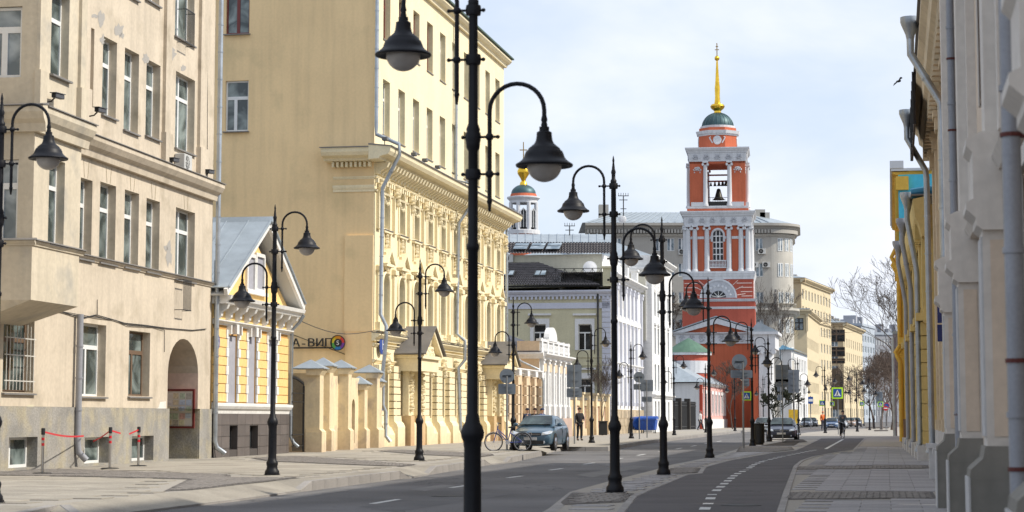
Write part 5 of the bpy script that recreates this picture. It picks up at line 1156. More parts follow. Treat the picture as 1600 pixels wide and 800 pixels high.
moulding(5.05, zC-.05, zD-zC+.1, .35, CW); 
# second stage with ionic columns
H2_ = zE-zD
wz0, wz1 = zt_(412), zt_(365)
tier(4.55, 4.55, zD, zE, ORED, 'column_storey', [O(-.78, .78, wz0, wz1, True, .4)])
cm = column_me(H2_, .38, CW); four(cm, [(x, -4.75, zD) for x in (-4.35, -3.35, -1.6, 1.6, 3.35, 4.35)], 'column')
bm_ = MB().box(-.45, .45, -.08, 0, 0, .35).mesh('wall_band', CW)
for k in range(4):
    e = link('stage_window', None, tw); e.rotation_euler = (0, 0, k*pi/2)
    window(e, -.78, .78, wz0, wz1, -4.3, 'grid', WHITE, GLASSD, .07, name='window')
    mb = MB(); pts = [(.78*cos(pi*i/14)*1.15, -4.6, wz1-.78+.78*sin(pi*i/14)*1.15) for i in range(15)]; mb.tube([(.9, -4.6, wz1-1.6)]+pts+[(-.9, -4.6, wz1-1.6)], .16, 6); mb.build('arch_moulding', CW, e, True)
    for (a, b) in ((-4.0, -3.7), (-3.0, -2.0), (2.0, 3.0), (3.7, 4.0), (-1.2, -1.05), (1.05, 1.2)): MB().box(a, b, -4.62, -4.5, zt_(379), zt_(375)).build('wall_band', CW, e)
    MB().box(-1.2, 1.2, -5.0, -4.5, wz0-1.05, wz0-.9).box(-1.2, 1.2, -5.0, -4.5, wz0-.12, wz0).build('balcony_rail', CW, e)
    for i in range(11): MB().lathe([(.05, 0), (.09, .25), (.05, .5), (.06, .78)], n=6).build('baluster', CW, e, loc=(-1.05+i*.21, -4.9, wz0-.9))
moulding(4.85, zE-.02, (zF-zE)*.7, .12, CW, 'entablature'); moulding(5.0, zE+(zF-zE)*.7-.05, (zF-zE)*.36, .5, CW)
frz = orn_mesh('frieze_ornament', 1.6, .6, 6, CGREY, 10, .1); four(frz, [(x, -4.98, zE+.35) for x in (-3.9, -2.3, -.75, .75, 2.3, 3.9)], 'frieze_ornament')
moulding(4.45, zF+.02, (zG-zF)*.55, .02, ORED, 'pedestal_course'); moulding(4.35, zF+(zG-zF)*.5, (zG-zF)*.5, .12, CW, 'pedestal_band')
# bell stage, open on all sides
ow = 1.75; s3 = 4.05
mb = MB()
for k in range(4):
    tmp = MB(); wall_mb(tmp, -s3, s3, zG, zH, [O(-ow, ow, zG+.02, zH-.01, False, .9)], y=-s3); ca, sa = cos(k*pi/2), sin(k*pi/2); mb.add([(x*ca-y*sa, x*sa+y*ca, z) for x, y, z in tmp.v], tmp.f)
    tmp = MB(); wall_mb(tmp, -s3+.9, s3-.9, zG, zH, [O(-ow, ow, zG+.02, zH-.01, False, .01)], y=-s3+.9); mb.add([(x*ca-y*sa, x*sa+y*ca, z) for x, y, z in tmp.v], tmp.f)
mb.build('bell_storey', ORED, tw); MB().box(-s3, s3, -s3, s3, zH-.3, zH-.02).build('bell_storey_ceiling', ORED, tw)
cm3 = column_me(zH-zG, .34, CW); four(cm3, [(x, -s3-.25, zG) for x in (-1.75, 1.75)], 'column'); four(MB().box(-.95, .95, -.5, 0, 0, .55).mesh('column_plinth', CW), [(-2.9, -s3-.0, zG), (2.9, -s3-.0, zG)], 'column_plinth')
four(orn_mesh('rosette', 1.2, .7, 22, CW, 12, .12), [(-2.95, -s3-.02, zH-1.5), (2.95, -s3-.02, zH-1.5)], 'rosette')
BRZ = mat('dark_bronze', (.03, .03, .025), .45, .6)
for i, x in enumerate((-1.1, -.5, .1, .65, 1.15)):
    s_ = .55+.08*i; MB().lathe([(0, .9), (.15, .88), (.2, .6), (.3, .2), (.45, 0), (.42, 0), (0, .5)], n=14, caps=False).build('bell', BRZ, tw, True, loc=(x, .0, zG+3.2)).scale = (s_,)*3
MB().lathe([(0, 1.6), (.25, 1.5), (.4, 1.0), (.6, .3), (.95, 0), (.85, 0), (0, .9)], n=18, caps=False).build('bell', BRZ, tw, True, loc=(0, 1.3, zG+1.4))
for z in (zG+3.75, zG+4.6): MB().box(-3.2, 3.2, -.12, .12, z, z+.2).build('bell_beam', mat('red_beam', (.3, .06, .03), .8), tw)
for k in range(4):
    e = link('bell_railing', None, tw); e.rotation_euler = (0, 0, k*pi/2)
    MB().box(-1.5, 1.5, -3.8, -3.75, zG+1.2, zG+1.27).build('rail', IRON, e); MB().box(-1.5, 1.5, -3.8, -3.75, zG+.1, zG+.7).build('railing_panel', IRON, e)
    for i in range(9): MB().box(-1.45+i*.36, -1.42+i*.36, -3.79, -3.76, zG+.1, zG+1.2).build('bar', IRON, e)
moulding(4.15, zH, zt_(244)-zH, .1, CW, 'entablature'); moulding(4.2, zt_(244)-.05, zt_(236)-zt_(244), .5, CW); four(frz, [(x, -4.28, zH+.25) for x in (-3.2, -1.6, 0, 1.6, 3.2)], 'frieze_ornament')
# octagonal drum, dome, spire
zi, zj, zk = zt_(236), zt_(212), zt_(199)
def octa(r, z0, z1, m, name, n=8, r1=None): return MB().lathe([(r, z0), (r1 or r, z1)], (0, 0, 0), n, pi/n, 2*pi+pi/n).build(name, m, tw)
octa(3.0, zi, zj, ORED, 'drum'); octa(3.1, zj-.25, zj, CW, 'drum_band'); octa(3.35, zj, zj+.4, CW, 'drum_cornice', r1=3.5); octa(2.95, zj+.4, zj+.85, ORED, 'upper_drum'); octa(2.6, zj+.85, zk+.05, CW, 'dome_base', 24)
for k in range(4):
    e = link('clock_wreath', None, tw); e.rotation_euler = (0, 0, k*pi/2); o = MB().lathe([(.62, 0), (.62, .12), (.5, .16), (0, .14)], n=20).build('medallion', CW, e); o.rotation_euler = (pi/2, 0, 0); o.location = (0, -2.78, (zi+zj)/2+.1)
    for sg in (-1, 1): MB().tube([(sg*.7, -2.82, (zi+zj)/2-.3), (sg*.95, -2.82, (zi+zj)/2+.1), (sg*1.15, -2.82, (zi+zj)/2+.45), (sg*.95, -2.82, (zi+zj)/2+.55)], .1, 6).build('wreath_wing', CW, e, True)
zl = zt_(176)
MB().lathe([(2.35*cos(a), (zl-zk)*sin(a)) for a in [i*pi/24 for i in range(12)]]+[(.6, zl-zk)], (0, 0, zk), 32, caps=False).build('dome', DOME, tw, True)
for i in range(24):
    a0 = i*2*pi/24; MB().tube([(2.37*cos(b)*cos(a0), 2.37*cos(b)*sin(a0), zk+(zl-zk)*sin(b)*1.01) for b in [j*pi/20 for j in range(9)]], .03, 4).build('dome_rib', DOME, tw)
z0, z1 = zl-.1, zt_(92)
MB().lathe([(.55, 0), (.5, .35), (.95, .7), (1.1, 1.0), (.95, 1.25), (.5, 1.4), (.42, 1.7), (.36, 2.4), (.40, 3.5), (.30, (z1-z0)*.6), (.12, z1-z0)], (0, 0, z0), 12).build('spire', GOLD, tw, True)
MB().sph((0, 0, zt_(89)), .38, 14, 8).build('orb', GOLD, tw, True); 
c = MB(); c.box(-.07, .07, -.07, .07, zt_(87), zt_(65)); c.box(-.32, .32, -.05, .05, zt_(76), zt_(76)+.1); c.box(-.18, .18, -.05, .05, zt_(71), zt_(71)+.12); c.build('cross', mat('aged_gilt', (.35, .22, .06), .4, .8), tw)
# nave in front: red body with pediment, frieze and white corner columns
f15 = Fac(XY(CAM+ray(1058, 600)*(264.5/ray(1058, 600).y)), XY(CAM+ray(1184, 600)*(262.5/ray(1184, 600).y))); b15 = f15.root('church_nave', 'red church body with white pediment and carved frieze below the bell tower', 'church'); L15 = f15.L
z_f0, z_f1 = f15.hit(1120, 537)[1], f15.hit(1120, 521)[1]; zap = f15.hit(1120, 497)[1]; zbk = f15.hit(1120, 476)[1]
wall(b15, 0, L15, -.05, z_f0, [], ORED); MB().box(-.1, L15+.1, -.25, 0, z_f0, z_f1-.2).build('frieze', CW, b15); belt(b15, -.4, L15+.4, z_f1-.3, .45, .7, CW)
frz2 = orn_mesh('frieze_ornament', 1.2, .9, 16, CGREY, 12, .14)
for i in range(8): link('frieze_ornament', frz2, b15, (.7+i*(L15-1.4)/7, -.26, z_f0+.15))
MB().ex_y([(.8, z_f1+.1), (L15-.8, z_f1+.1), (L15/2, zap-.5)], -.3, 0).build('tympanum', ORED, b15)
for sg in (0, 1):
    a, b = (-.4, z_f1+.12), (L15/2, zap); q = [a, (1.0, z_f1+.12), (L15/2, zap-.75), b]; q = [(L15-x, z) for x, z in q][::-1] if sg else q; MB().ex_y(q, -.9, 0).build('raking_cornice', CW, b15)
    q = [(-.5, z_f1+.2), (L15/2, zap+.1), (L15/2, zap+.25), (-.5, z_f1+.35)]; q = [(L15-x, z) for x, z in q] if sg else q[::-1]; MB().ex_y(q, -1.0, 14).build('roof', ZROOF, b15)
MB().box(0, L15, .01, 14, -.05, z_f1).build('nave_body', ORED, b15)
# portico to the right with big white columns
f16 = Fac(XY(CAM+ray(1184, 600)*(256/ray(1184, 600).y)), XY(CAM+ray(1205, 600)*(255.7/ray(1205, 600).y))); b16 = f16.root('church_portico', 'white columned church portico with red wall strip, right of the bell tower base', 'portico'); L16 = f16.L
zp0, zp1 = f16.hit(1190, 545)[1], f16.hit(1190, 523)[1]
cb = column_me(zp0+.05, .62, CW); link('column', cb, b16, (.75, -.3, 0)); link('column', cb, b16, (L16-.3, -.3, 0)); MB().box(-.4, L16+.6, -1, 8, zp0, zp1).build('entablature', CW, b16); MB().box(-.55, .0, 0, 7, -.05, zp0).build('red_wall', ORED, b16); MB().box(1.2, L16, .6, 7, -.05, zp0).build('inner_wall', CW, b16)
MB().box(-.8, L16+1.0, -1.4, 8, zp1, zp1+.35).build('cornice', CW, b16)
mb = MB(); mb.add([(-.8, -1.2, zp1+.37), (L16+1.0, -1.2, zp1+.37), (L16+1.0, 8, zp1+.37), (-.8, 8, zp1+.37), (.2, -1.2, zp1+1.6), (.2, 8, zp1+1.6)], [(0, 1, 4), (1, 2, 5, 4), (2, 3, 5), (3, 0, 4, 5)]); mb.build('roof', ZROOF, b16)
# green roofed apse
ap = CAM+ray(1076, 600)*(245/ray(1076, 600).y); g = thing('church_apse', 'round red apse with green conical roof and white band behind the pink house', 'apse', (ap.x, ap.y, 0), 0)
def za_(y): return 1.35+(653-y)*245/F_PX
MB().lathe([(2.5, 0), (2.5, za_(554))], n=28).build('apse_wall', RED2, g); MB().lathe([(2.6, za_(584)), (2.62, za_(565))], n=28).build('white_band', CW, g); MB().lathe([(2.75, za_(556)), (2.8, za_(552))], n=28).build('cornice', CW, g)
MB().lathe([(2.9, za_(552)), (1.2, za_(537)), (.05, za_(529))], n=20).build('conical_roof', mat('green_copper_roof', (.075, .15, .105), .75, .1, var=.2, vs=1), g)
# small domed cupola beyond the ornate building
cp = CAM+ray(818, 400)*(215/ray(818, 400).y); g = thing('church_cupola', 'small white and red drum with green dome and golden finial beside the ornate building', 'cupola', (cp.x, cp.y, 0), 0)
def zq(y): return 1.35+(653-y)*215/F_PX*1.003
s_ = 215/F_PX
MB().lathe([(21*s_, zq(420)), (21*s_, zq(364))], n=24).build('drum', ORED, g); MB().lathe([(26*s_, zq(368)), (26*s_, zq(362)), (23*s_, zq(361))], n=24).build('drum_base', CW, g)
for i in range(8):
    a = i*pi/4+.39; MB().lathe([(.22, 0), (.2, zq(318)-zq(362))], n=8).build('half_column', CW, g, loc=(21.5*s_*cos(a), 21.5*s_*sin(a), zq(362)))
    a += pi/8; e = link('arched_window', None, g, (21*s_*cos(a), 21*s_*sin(a), 0), a+pi/2)
    MB().ex_y([(-.28, zq(358)), (.28, zq(358)), (.28, zq(334)), (.2, zq(331)), (0, zq(329.5)), (-.2, zq(331)), (-.28, zq(334))], -.05, .1).build('pane', GLASSD, e); MB().tube([(-.32, -.05, zq(358)), (-.32, -.05, zq(333)), (0, -.05, zq(328)), (.32, -.05, zq(333)), (.32, -.05, zq(358))], .07, 5).build('window_surround', CW, e); MB().box(-.02, .02, -.09, -.05, zq(358), zq(330)).build('glazing_bar', WHITE, e)
MB().lathe([(22*s_, zq(319)), (22*s_, zq(315)), (26*s_, zq(311)), (26*s_, zq(309)), (20*s_, zq(308))], n=28).build('cornice', CW, g); MB().lathe([(21.5*s_, zq(309)), (20*s_, zq(304))], n=28).build('dome_base', ORED, g)
MB().lathe([(19.5*s_*cos(a), zq(304)+(zq(289)-zq(304))*sin(a)) for a in [i*pi/20 for i in range(10)]]+[(.3, zq(289))], n=24, caps=False).build('dome', DOME, g, True)
MB().lathe([(.42, 0), (.35, .3), (.2, .45), (.3, .7), (.62, 1.2), (.66, 1.5), (.5, 1.85), (.2, 2.1), (.12, 2.3)], (0, 0, zq(290)), 16).build('finial', GOLD, g, True); c = MB(); zf_ = zq(290)+2.2; c.box(-.05, .05, -.05, .05, zf_, zf_+2.4).box(-.4, .4, -.04, .04, zf_+1.5, zf_+1.6); c.build('cross', MC['aged_gilt'], g)
# ================================================================= FAR BUILDINGS
SGREY = plaster('grey_beige_render', (.42, .40, .36), streak=.15, var=.06); SGREY2 = plaster('pale_grey_beige', (.50, .48, .43), streak=.15)
def gridwin(fac, root, cols, rows, hw, y=.15, spec='c2', gm=GLASSB, d=.3, t=.12):
    return [O(c-hw, c+hw, a, b, False, d) for c in cols for a, b in rows]
# big grey beige block behind the church, rounded corner
Yb = 330.0
pA = CAM+ray(915, 600)*(Yb/ray(915, 600).y); pB = CAM+ray(1208, 600)*(Yb/ray(1208, 600).y)
f17 = Fac(XY(pA), XY(pB)); b17 = f17.root('grey_beige_block', 'big grey beige block with rounded corner and pale tin roof behind the church'); L17 = f17.L
z17 = f17.hit(1190, 356)[1]
rows = [(f17.hit(1186, b)[1], f17.hit(1186, a)[1]) for a, b in ((372, 392), (411, 432), (456, 476), (498, 520), (542, 563), (585, 606))]
cols = [f17.hit(px, 400)[0] for px in (945, 965, 1030, 1048, 1065.5, 1095, 1140, 1186.5)]
ow_ = gridwin(f17, b17, cols, rows, .6)
wall(b17, 0, L17, -.05, z17, ow_, SGREY)
for o in ow_: window(b17, o['x0'], o['x1'], o['z0'], o['z1'], .15, 'c2', gm=GLASSB, t=.1)
Rc = 3.9; n = 14
cxm, cym = L17, Rc; mb = MB(); pts = [(cxm+Rc*sin(a), cym-Rc*cos(a)) for a in [radians(82)*i/n for i in range(n+1)]]
for p, q in zip(pts, pts[1:]): mb.quad((p[0], p[1], -.05), (q[0], q[1], -.05), (q[0], q[1], z17), (p[0], p[1], z17))
pe = pts[-1]; mb.quad((pe[0], pe[1], -.05), (pe[0]+2, pe[1]+14, -.05), (pe[0]+2, pe[1]+14, z17), (pe[0], pe[1], z17)); mb.build('rounded_corner', SGREY2, b17, True)
for a_ in (22, 42, 62, 78):
    a = radians(a_); x, y = cxm+Rc*sin(a), cym-Rc*cos(a)
    for (z0, z1) in rows+[(r[0]-4.4, r[1]-4.4) for r in rows[-1:]]:
        e = window(b17, -.45, .45, z0, z1, 0, 'c2', gm=GLASSB, t=.1); e.rotation_euler = (0, 0, a); e.location = (x+.02*sin(a)-.45*cos(a), y-.06*cos(a)-.45*sin(a), z0)
def rbelt(z, h, p, name, m=SGREY2):
    pr = [(0, 0), (p*.4, 0), (p*.6, h*.4), (p, h*.6), (p, h), (0, h)]
    mb = MB(); P = [(0, 0, 0, -1)]+[(cxm+Rc*sin(a), cym-Rc*cos(a), sin(a), -cos(a)) for a in [radians(82)*i/n for i in range(n+1)]]+[(pe[0]+2, pe[1]+14, 1, -.1)]
    vs = []; fs = []
    for (x, y, nx, ny) in P:
        for o_, zz in pr: vs.append((x+nx*o_, y+ny*o_, z+zz))
    k = len(pr)
    for i in range(len(P)-1):
        for j in range(k-1): fs.append((i*k+j, (i+1)*k+j, (i+1)*k+j+1, i*k+j+1))
    mb.add(vs, fs); return mb.build(name, m, b17)
rbelt(z17-.3, 1.0, 1.3, 'eaves_cornice', SGREY); rbelt(z17-1.4, .4, .4, 'frieze_course'); rbelt(f17.hit(1200, 490)[1], .9, 1.0, 'balcony_cornice'); rbelt(f17.hit(1200, 470)[1]-.6, .25, .5, 'balcony_rail')
for i in range(60): MB().box(.3+i*(L17/60), .65+i*(L17/60), -.9, 0, z17-.9, z17-.32).build('eaves_bracket', SGREY, b17)
for i in range(18): a = radians(82)*(i+.5)/18; o = MB().box(-.2, .2, -.9, 0, z17-.9, z17-.32).build('eaves_bracket', SGREY, b17, loc=(cxm+Rc*sin(a), cym-Rc*cos(a), 0), rz=a)
mb = MB(); zr_ = z17+.72; X1 = cxm+Rc+1; hx = f17.hit(1030, 332, -8); mb.add([(-.5, -1.2, zr_), (L17, -1.2, zr_), (X1, 3, zr_), (X1+2, 18, zr_), (-.5, 18, zr_), (6, 8, zr_+2.6), (L17-3, 8, zr_+2.6)], [(0, 1, 6, 5), (1, 2, 6), (2, 3, 6), (3, 4, 5, 6), (4, 0, 5)]); mb.build('tin_roof', ZROOF, b17)
for i in range(26): t = (i+.5)/26; x = 0+t*L17; MB().tube([(x, -1.1, zr_+.1), (6+(L17-9)*t, 8, zr_+2.65)], .06, 4).build('roof_seam', ZROOF, b17)
for px, hh in ((943, 2.6), (1187, 1.8), (1194, 1.3)): s, z = f17.hit(px, 345, -6); MB().box(s-.8, s+.8, 5, 7, zr_, zr_+1+hh).build('chimney', SGREY, b17)
for i, (px, py) in enumerate(((1066, 393), (1178.5, 413), (1197, 413), (952, 436), (1190, 392))):
    s, z = f17.hit(px, py+5); aircon(f17.world(s, -.05, z), f17.rz, ['white air conditioner below the topmost window left of the bell tower', 'white air conditioner left of the second window row right of the bell tower', 'white air conditioner right of the second window row right of the bell tower', 'white air conditioner on the grey beige block behind the lamp arms', 'white air conditioner under the top window right of the bell tower'][i], 1.6)
s, z = f17.hit(1209, 485); g = thing('facade_statue', 'grey stone figure standing on the balcony cornice at the rounded corner', 'statue', f17.world(s+.3, -.7, f17.hit(1200, 486)[1]), f17.rz)
STN = mat('grey_statue_stone', (.30, .29, .27), .9, var=.15); MB().box(-.55, .55, -.4, .4, 0, .5).build('pedestal', STN, g); MB().lathe([(.5, .5), (.42, 1.2), (.34, 1.9), (.46, 2.5), (.42, 2.8), (.16, 2.95), (.16, 3.05), (.24, 3.2), (.22, 3.45), (.05, 3.55)], n=12).build('figure', STN, g, True)
# tall yellow block
def street_block(name, label, near, far, H, mats, rows, ncol, hw, depth, frontcols=2, flankw=None, eave=.9, gm=GLASSB, hl=None):
    f = Fac(near, far); b = f.root(name, label); ops = [O(x-hw, x+hw, a, c, False, .3) for a, c in rows for x in [(i+.5)*f.L/ncol for i in range(ncol)]]
    wall(b, 0, f.L, -.05, H, ops, mats[0])
    for o in ops: window(b, o['x0'], o['x1'], o['z0'], o['z1'], .15, 'c2', gm=gm, t=.1)
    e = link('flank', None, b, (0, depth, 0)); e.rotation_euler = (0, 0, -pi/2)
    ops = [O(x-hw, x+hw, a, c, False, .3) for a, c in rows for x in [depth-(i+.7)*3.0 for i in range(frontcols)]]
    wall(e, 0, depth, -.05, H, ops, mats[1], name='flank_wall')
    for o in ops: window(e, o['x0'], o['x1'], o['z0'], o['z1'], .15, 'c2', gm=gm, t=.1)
    mb = MB().quad((f.L, 0, 0), (f.L, depth, 0), (f.L, depth, H), (f.L, 0, H)); mb.build('far_end', mats[0], b)
    belt(b, -eave, f.L+eave, H-.5, .9, eave, mats[0]); belt(e, 0, depth+eave, H-.5, .9, eave, mats[1], name='flank_cornice')
    mb = MB(); z = H+.42; mb.add([(-eave, -eave, z), (f.L+eave, -eave, z), (f.L+eave, depth, z), (-eave, depth, z), (3, depth/2, z+1.8), (f.L-3, depth/2, z+1.8)], [(0, 1, 5, 4), (1, 2, 5), (2, 3, 4, 5), (3, 0, 4)]); mb.build('roof', ZROOF, b)
    return f, b, e
def at(px, Y): d = ray(px, 600); p = CAM+d*(Y/d.y); return (p.x, p.y)
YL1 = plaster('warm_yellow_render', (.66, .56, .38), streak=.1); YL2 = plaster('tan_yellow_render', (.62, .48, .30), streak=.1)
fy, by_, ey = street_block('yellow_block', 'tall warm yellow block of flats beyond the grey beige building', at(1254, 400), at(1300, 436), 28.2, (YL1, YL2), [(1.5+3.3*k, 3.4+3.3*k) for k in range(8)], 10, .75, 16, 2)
for k in range(9): MB().box(1+k*3.9, 2.2+k*3.9, 3, 4, 28.6, 30.2-.4*(k % 3)).build('chimney', SGREY, by_)
belt(by_, 0, fy.L, 20.4, .3, .3, YL1, name='string_course')
f18 = Fac(at(1238, 372), at(1262, 372)); b18 = f18.root('yellow_loggia_house', 'yellow house with broad blue paned loggia and tin roof before the tall yellow block'); z18 = f18.hit(1250, 487)[1]
o = O(.6, 2.2, f18.hit(1250, 516)[1], f18.hit(1250, 497)[1], False, .4); wall(b18, 0, f18.L, -.05, z18, [o], YL1); window(b18, .6, 2.2, o['z0'], o['z1'], .2, 'small', IRON, GLASSB, .12)
f18b = Fac(XY(f18.B), at(1281, 410)); e = link('street_side', None, b18, (f18.L, 0, 0), f18b.rz-f18.rz); ops = [O(1.5+3.6*i, 2.9+3.6*i, a, a+2, False, .3) for i in range(int(f18b.L/3.6)) for a in (2, 6, 10, 14)]; wall(e, 0, f18b.L, -.05, z18, ops, YL1)
for q in ops: window(e, q['x0'], q['x1'], q['z0'], q['z1'], .15, 'c2', gm=GLASSB, t=.1)
belt(b18, -.3, f18.L+.8, z18-.4, .8, .8, YL1); belt(e, 0, f18b.L, z18-.4, .8, .8, YL1, name='side_cornice'); MB().box(-1, f18.L+.5, -.5, 14, z18+.42, z18+.6).build('roof', ZROOF, b18)
for x in (.2, 2.6): pil(b18, x, x+.35, f18.hit(1250, 518)[1], z18-.4, .3, YL1, cap=.3)
# second yellow block
fy2, by2, ey2 = street_block('yellow_corner_block', 'yellow corner block with large upper windows and tall arches in the distance', at(1319, 480), at(1348.5, 524), 23.2, (YL1, YL2), [(1.5+3.3*k, 3.6+3.3*k) for k in range(6)], 9, .8, 13, 1)
for (y0, y1, w_) in ((515, 534, 2.0), (542, 557, 2.0), (560, 568, 2.0)):
    fe = Fac(fy2.world(0, 13).xy, fy2.world(0, 0).xy); s, z0 = fe.hit(1307, y1); z1 = fe.hit(1307, y0)[1]; window(ey2, s-w_, s+w_, z0, z1, -.08, 'small', BROWNF, GLASSD, .15, name='window')
s, z0 = fe.hit(1307, 640); z1 = fe.hit(1307, 575)[1]; MB().ex_y([(s-1.6, z0), (s+1.6, z0)]+[(s+1.6*cos(pi*i/10), z1-1.6+1.6*sin(pi*i/10)) for i in range(11)], -.06, -.01).build('arched_bay', mat('brown_arch_glass', (.10, .07, .04), .4), ey2)  # arch filled with plain dark brown
for k in range(5): MB().box(1+k*6, 3+k*6, 3, 5, 23.6, 25.0+.5*(k % 2)).build('chimney', SGREY, by2)
# white building with blue roof
f19 = Fac(at(1237, 330), at(1262, 360)); b19 = f19.root('blue_roof_house', 'white street house with blue tin roof below the yellow loggia house'); ops = [O(1.2+3.2*i, 2.6+3.2*i, a, a+2.2, False, .3) for i in range(int(f19.L/3.2)) for a in (1.5, 5.5, 9)]
wall(b19, 0, f19.L, -.05, 12.3, ops, WHT); 
for q in ops: window(b19, q['x0'], q['x1'], q['z0'], q['z1'], .15, 'c2', t=.1)
MB().quad((0, 9, 0), (0, 0, 0), (0, 0, 12.3), (0, 9, 12.3)).build('flank_wall', WHT, b19); mb = MB(); mb.add([(-.5, -.5, 12.3), (f19.L, -.5, 12.3), (f19.L, 9, 12.3), (-.5, 9, 12.3), (1, 4.5, 14.3), (f19.L, 4.5, 14.3)], [(0, 1, 5, 4), (3, 4, 5, 2), (3, 0, 4)]); mb.build('roof', mat('blue_tin_roof', (.12, .28, .42), .5, .2), b19)
# grey distance
GRB = plaster('haze_tinted_cladding', (.42, .47, .53)); GRB2 = plaster('grey_panel', (.36, .37, .40))  # distance haze is put into these bluish wall colours
for nm, lb, n_, fr, H_, nc in (('grey_tower', 'pale blue grey tower block at the far end of the street', at(1347, 640), at(1368, 664), 30, 5), ('grey_slab_block', 'long grey block closing the far end of the street behind bare trees', at(1369, 672), at(1420, 676), 28.5, 12)):
    f = Fac(n_, fr); b = f.root(nm, lb); ops = [O((i+.2)*f.L/nc, (i+.8)*f.L/nc, 2+3.3*k, 4+3.3*k, False, .3) for i in range(nc) for k in range(8)]; wall(b, 0, f.L, 0, H_, ops, GRB if nc == 5 else GRB2)
    for q in ops: window(b, q['x0'], q['x1'], q['z0'], q['z1'], .15, 'c2', gm=GLASSB, t=.12)
    shell(b, 0, f.L, 0, 14, 0, H_, GRB2); MB().box(-.3, f.L+.3, -.3, 14, H_, H_+.8).build('parapet', GRB, b)
    for k in range(4): MB().box(f.L*(.1+.22*k), f.L*(.2+.22*k), 3, 7, H_+.8, H_+2.2+(k % 2)*1.5).build('roof_hut', GRB2, b)
# ================================================================= RIGHT SIDE
RG = plaster('mauve_grey_render', (.70, .65, .59), var=.06, streak=.15); RP = plaster('pale_peach_panel', (.70, .58, .46), streak=.2); RPL = plaster('dark_green_grey_plinth', (.27, .255, .225), var=.22, streak=.4); RPE = plaster('pale_plinth_edge', (.58, .57, .56), streak=.2)
def WR(Y): return .186*Y+1.0
fr1 = Fac((WR(31.2), 31.2), (WR(9), 9)); r1 = fr1.root('grey_pilaster_building', 'grey building of tall pilasters on dark plinths along the right edge'); LR1 = fr1.L; H1 = 11.4
wall(r1, 0, LR1, -.05, H1, [], RP); shell(r1, 0, LR1, 0, 12, -.05, H1, RG)
belt(r1, -.2, LR1+.2, H1-.5, .5, .35, RG, name='eaves_cornice')
kf = sqrt(1+.186**2)
for Yp in (10.8, 17.2, 23.8, 30.5):
    x = (31.2-Yp)*kf; wd = .62; pj = .34
    a = link('pilaster_bay', None, r1, (x-wd/2, 0, 0))
    MB().box(-.12, wd+.12, -pj-.05, 0, -.05, .86).ex_x([(0, .86), (-pj-.05, .86), (-pj-.04, .93), (-pj+.06, 1.02), (-pj+.08, 1.12), (0, 1.12)], -.1, wd+.1).build('plinth', RPL, a)
    MB().box(-.125, wd+.125, -pj-.062, -pj-.045, -.05, .86).build('plinth_front', RPE, a)
    MB().box(0, wd, -pj+.1, 0, 1.12, 2.9).build('lower_shaft', RG, a); MB().box(.02, wd-.02, -pj+.085, -pj+.1, 1.2, 2.85).build('shaft_face', RPE, a); MB().box(wd, wd+.012, -pj+.16, -.03, 1.2, 2.82).build('side_panel', RP, a)
    MB().ex_x([(0, 2.9), (-pj+.1, 2.9), (-pj+.05, 2.94), (-pj+.05, 3.0), (-pj-.03, 3.07), (-pj-.03, 3.13), (-pj+.03, 3.16), (-pj+.03, 3.55), (-pj-.02, 3.6), (-pj-.02, 3.66), (-pj+.1, 3.72), (0, 3.72)], -.07, wd+.07).build('band_capital', RG, a)
    MB().box(.04, wd-.04, -pj+.14, 0, 3.72, H1).build('upper_shaft', RG, a); MB().box(-.25, .04, -pj+.24, 0, 3.72, H1).box(wd-.04, wd+.25, -pj+.24, 0, 3.72, H1).build('side_shaft', RG, a)
MB().ex_x([(0, 3.4), (-.1, 3.4), (-.16, 3.5), (-.02, 3.56), (0, 3.56)], 0, LR1).build('string_course', RG, r1); MB().box(0, LR1, -.03, 0, -.05, .95).build('wall_plinth', RPL, r1)
# bays: recessed tall windows
for k in range(3):
    x = (31.2-(14+6.6*k))*kf
    for z0, z1 in ((1.5, 3.1), (4.6, 7.4), (8.6, 11)): MB().box(x-.75, x-.62, -.06, 0, z0, z1).box(x+.62, x+.75, -.06, 0, z0, z1).box(x-.75, x+.75, -.08, 0, z1, z1+.14).build('window_surround', RG, r1); window(r1, x-.6, x+.6, z0, z1, -.05, 't2', BROWNF, GLASSD)
def rpipe(Y, r, out, z0, z1, m=PIPEG, br=(), fac=fr1, root=r1, Y0=31.2, fun=False):
    x = (Y0-Y)*kf; o = pipe(root, [(x, -out, z1), (x, -out, z0)], r, m, rings=1.15, funnel=fun)
    for z in br: MB().lathe([(r*1.15, -.014), (r*1.15, .014)], (0, 0, 0), 12).build('pipe_clamp', PIPER, o, loc=(x, -out, z)); MB().box(x-.01, x+.01, -out, 0, z-.02, z+.02).build('clamp_rod', PIPER, o)
rpipe(13.3, .062, .20, .3, 11, br=(1.02, 1.72, 3.2))
rpipe(28.0, .055, .13, .35, 11, br=(1.4, 3.6, 5.3, 6.3))
for z_, r_z in ((2.75, 0), (2.35, 0)): g = None
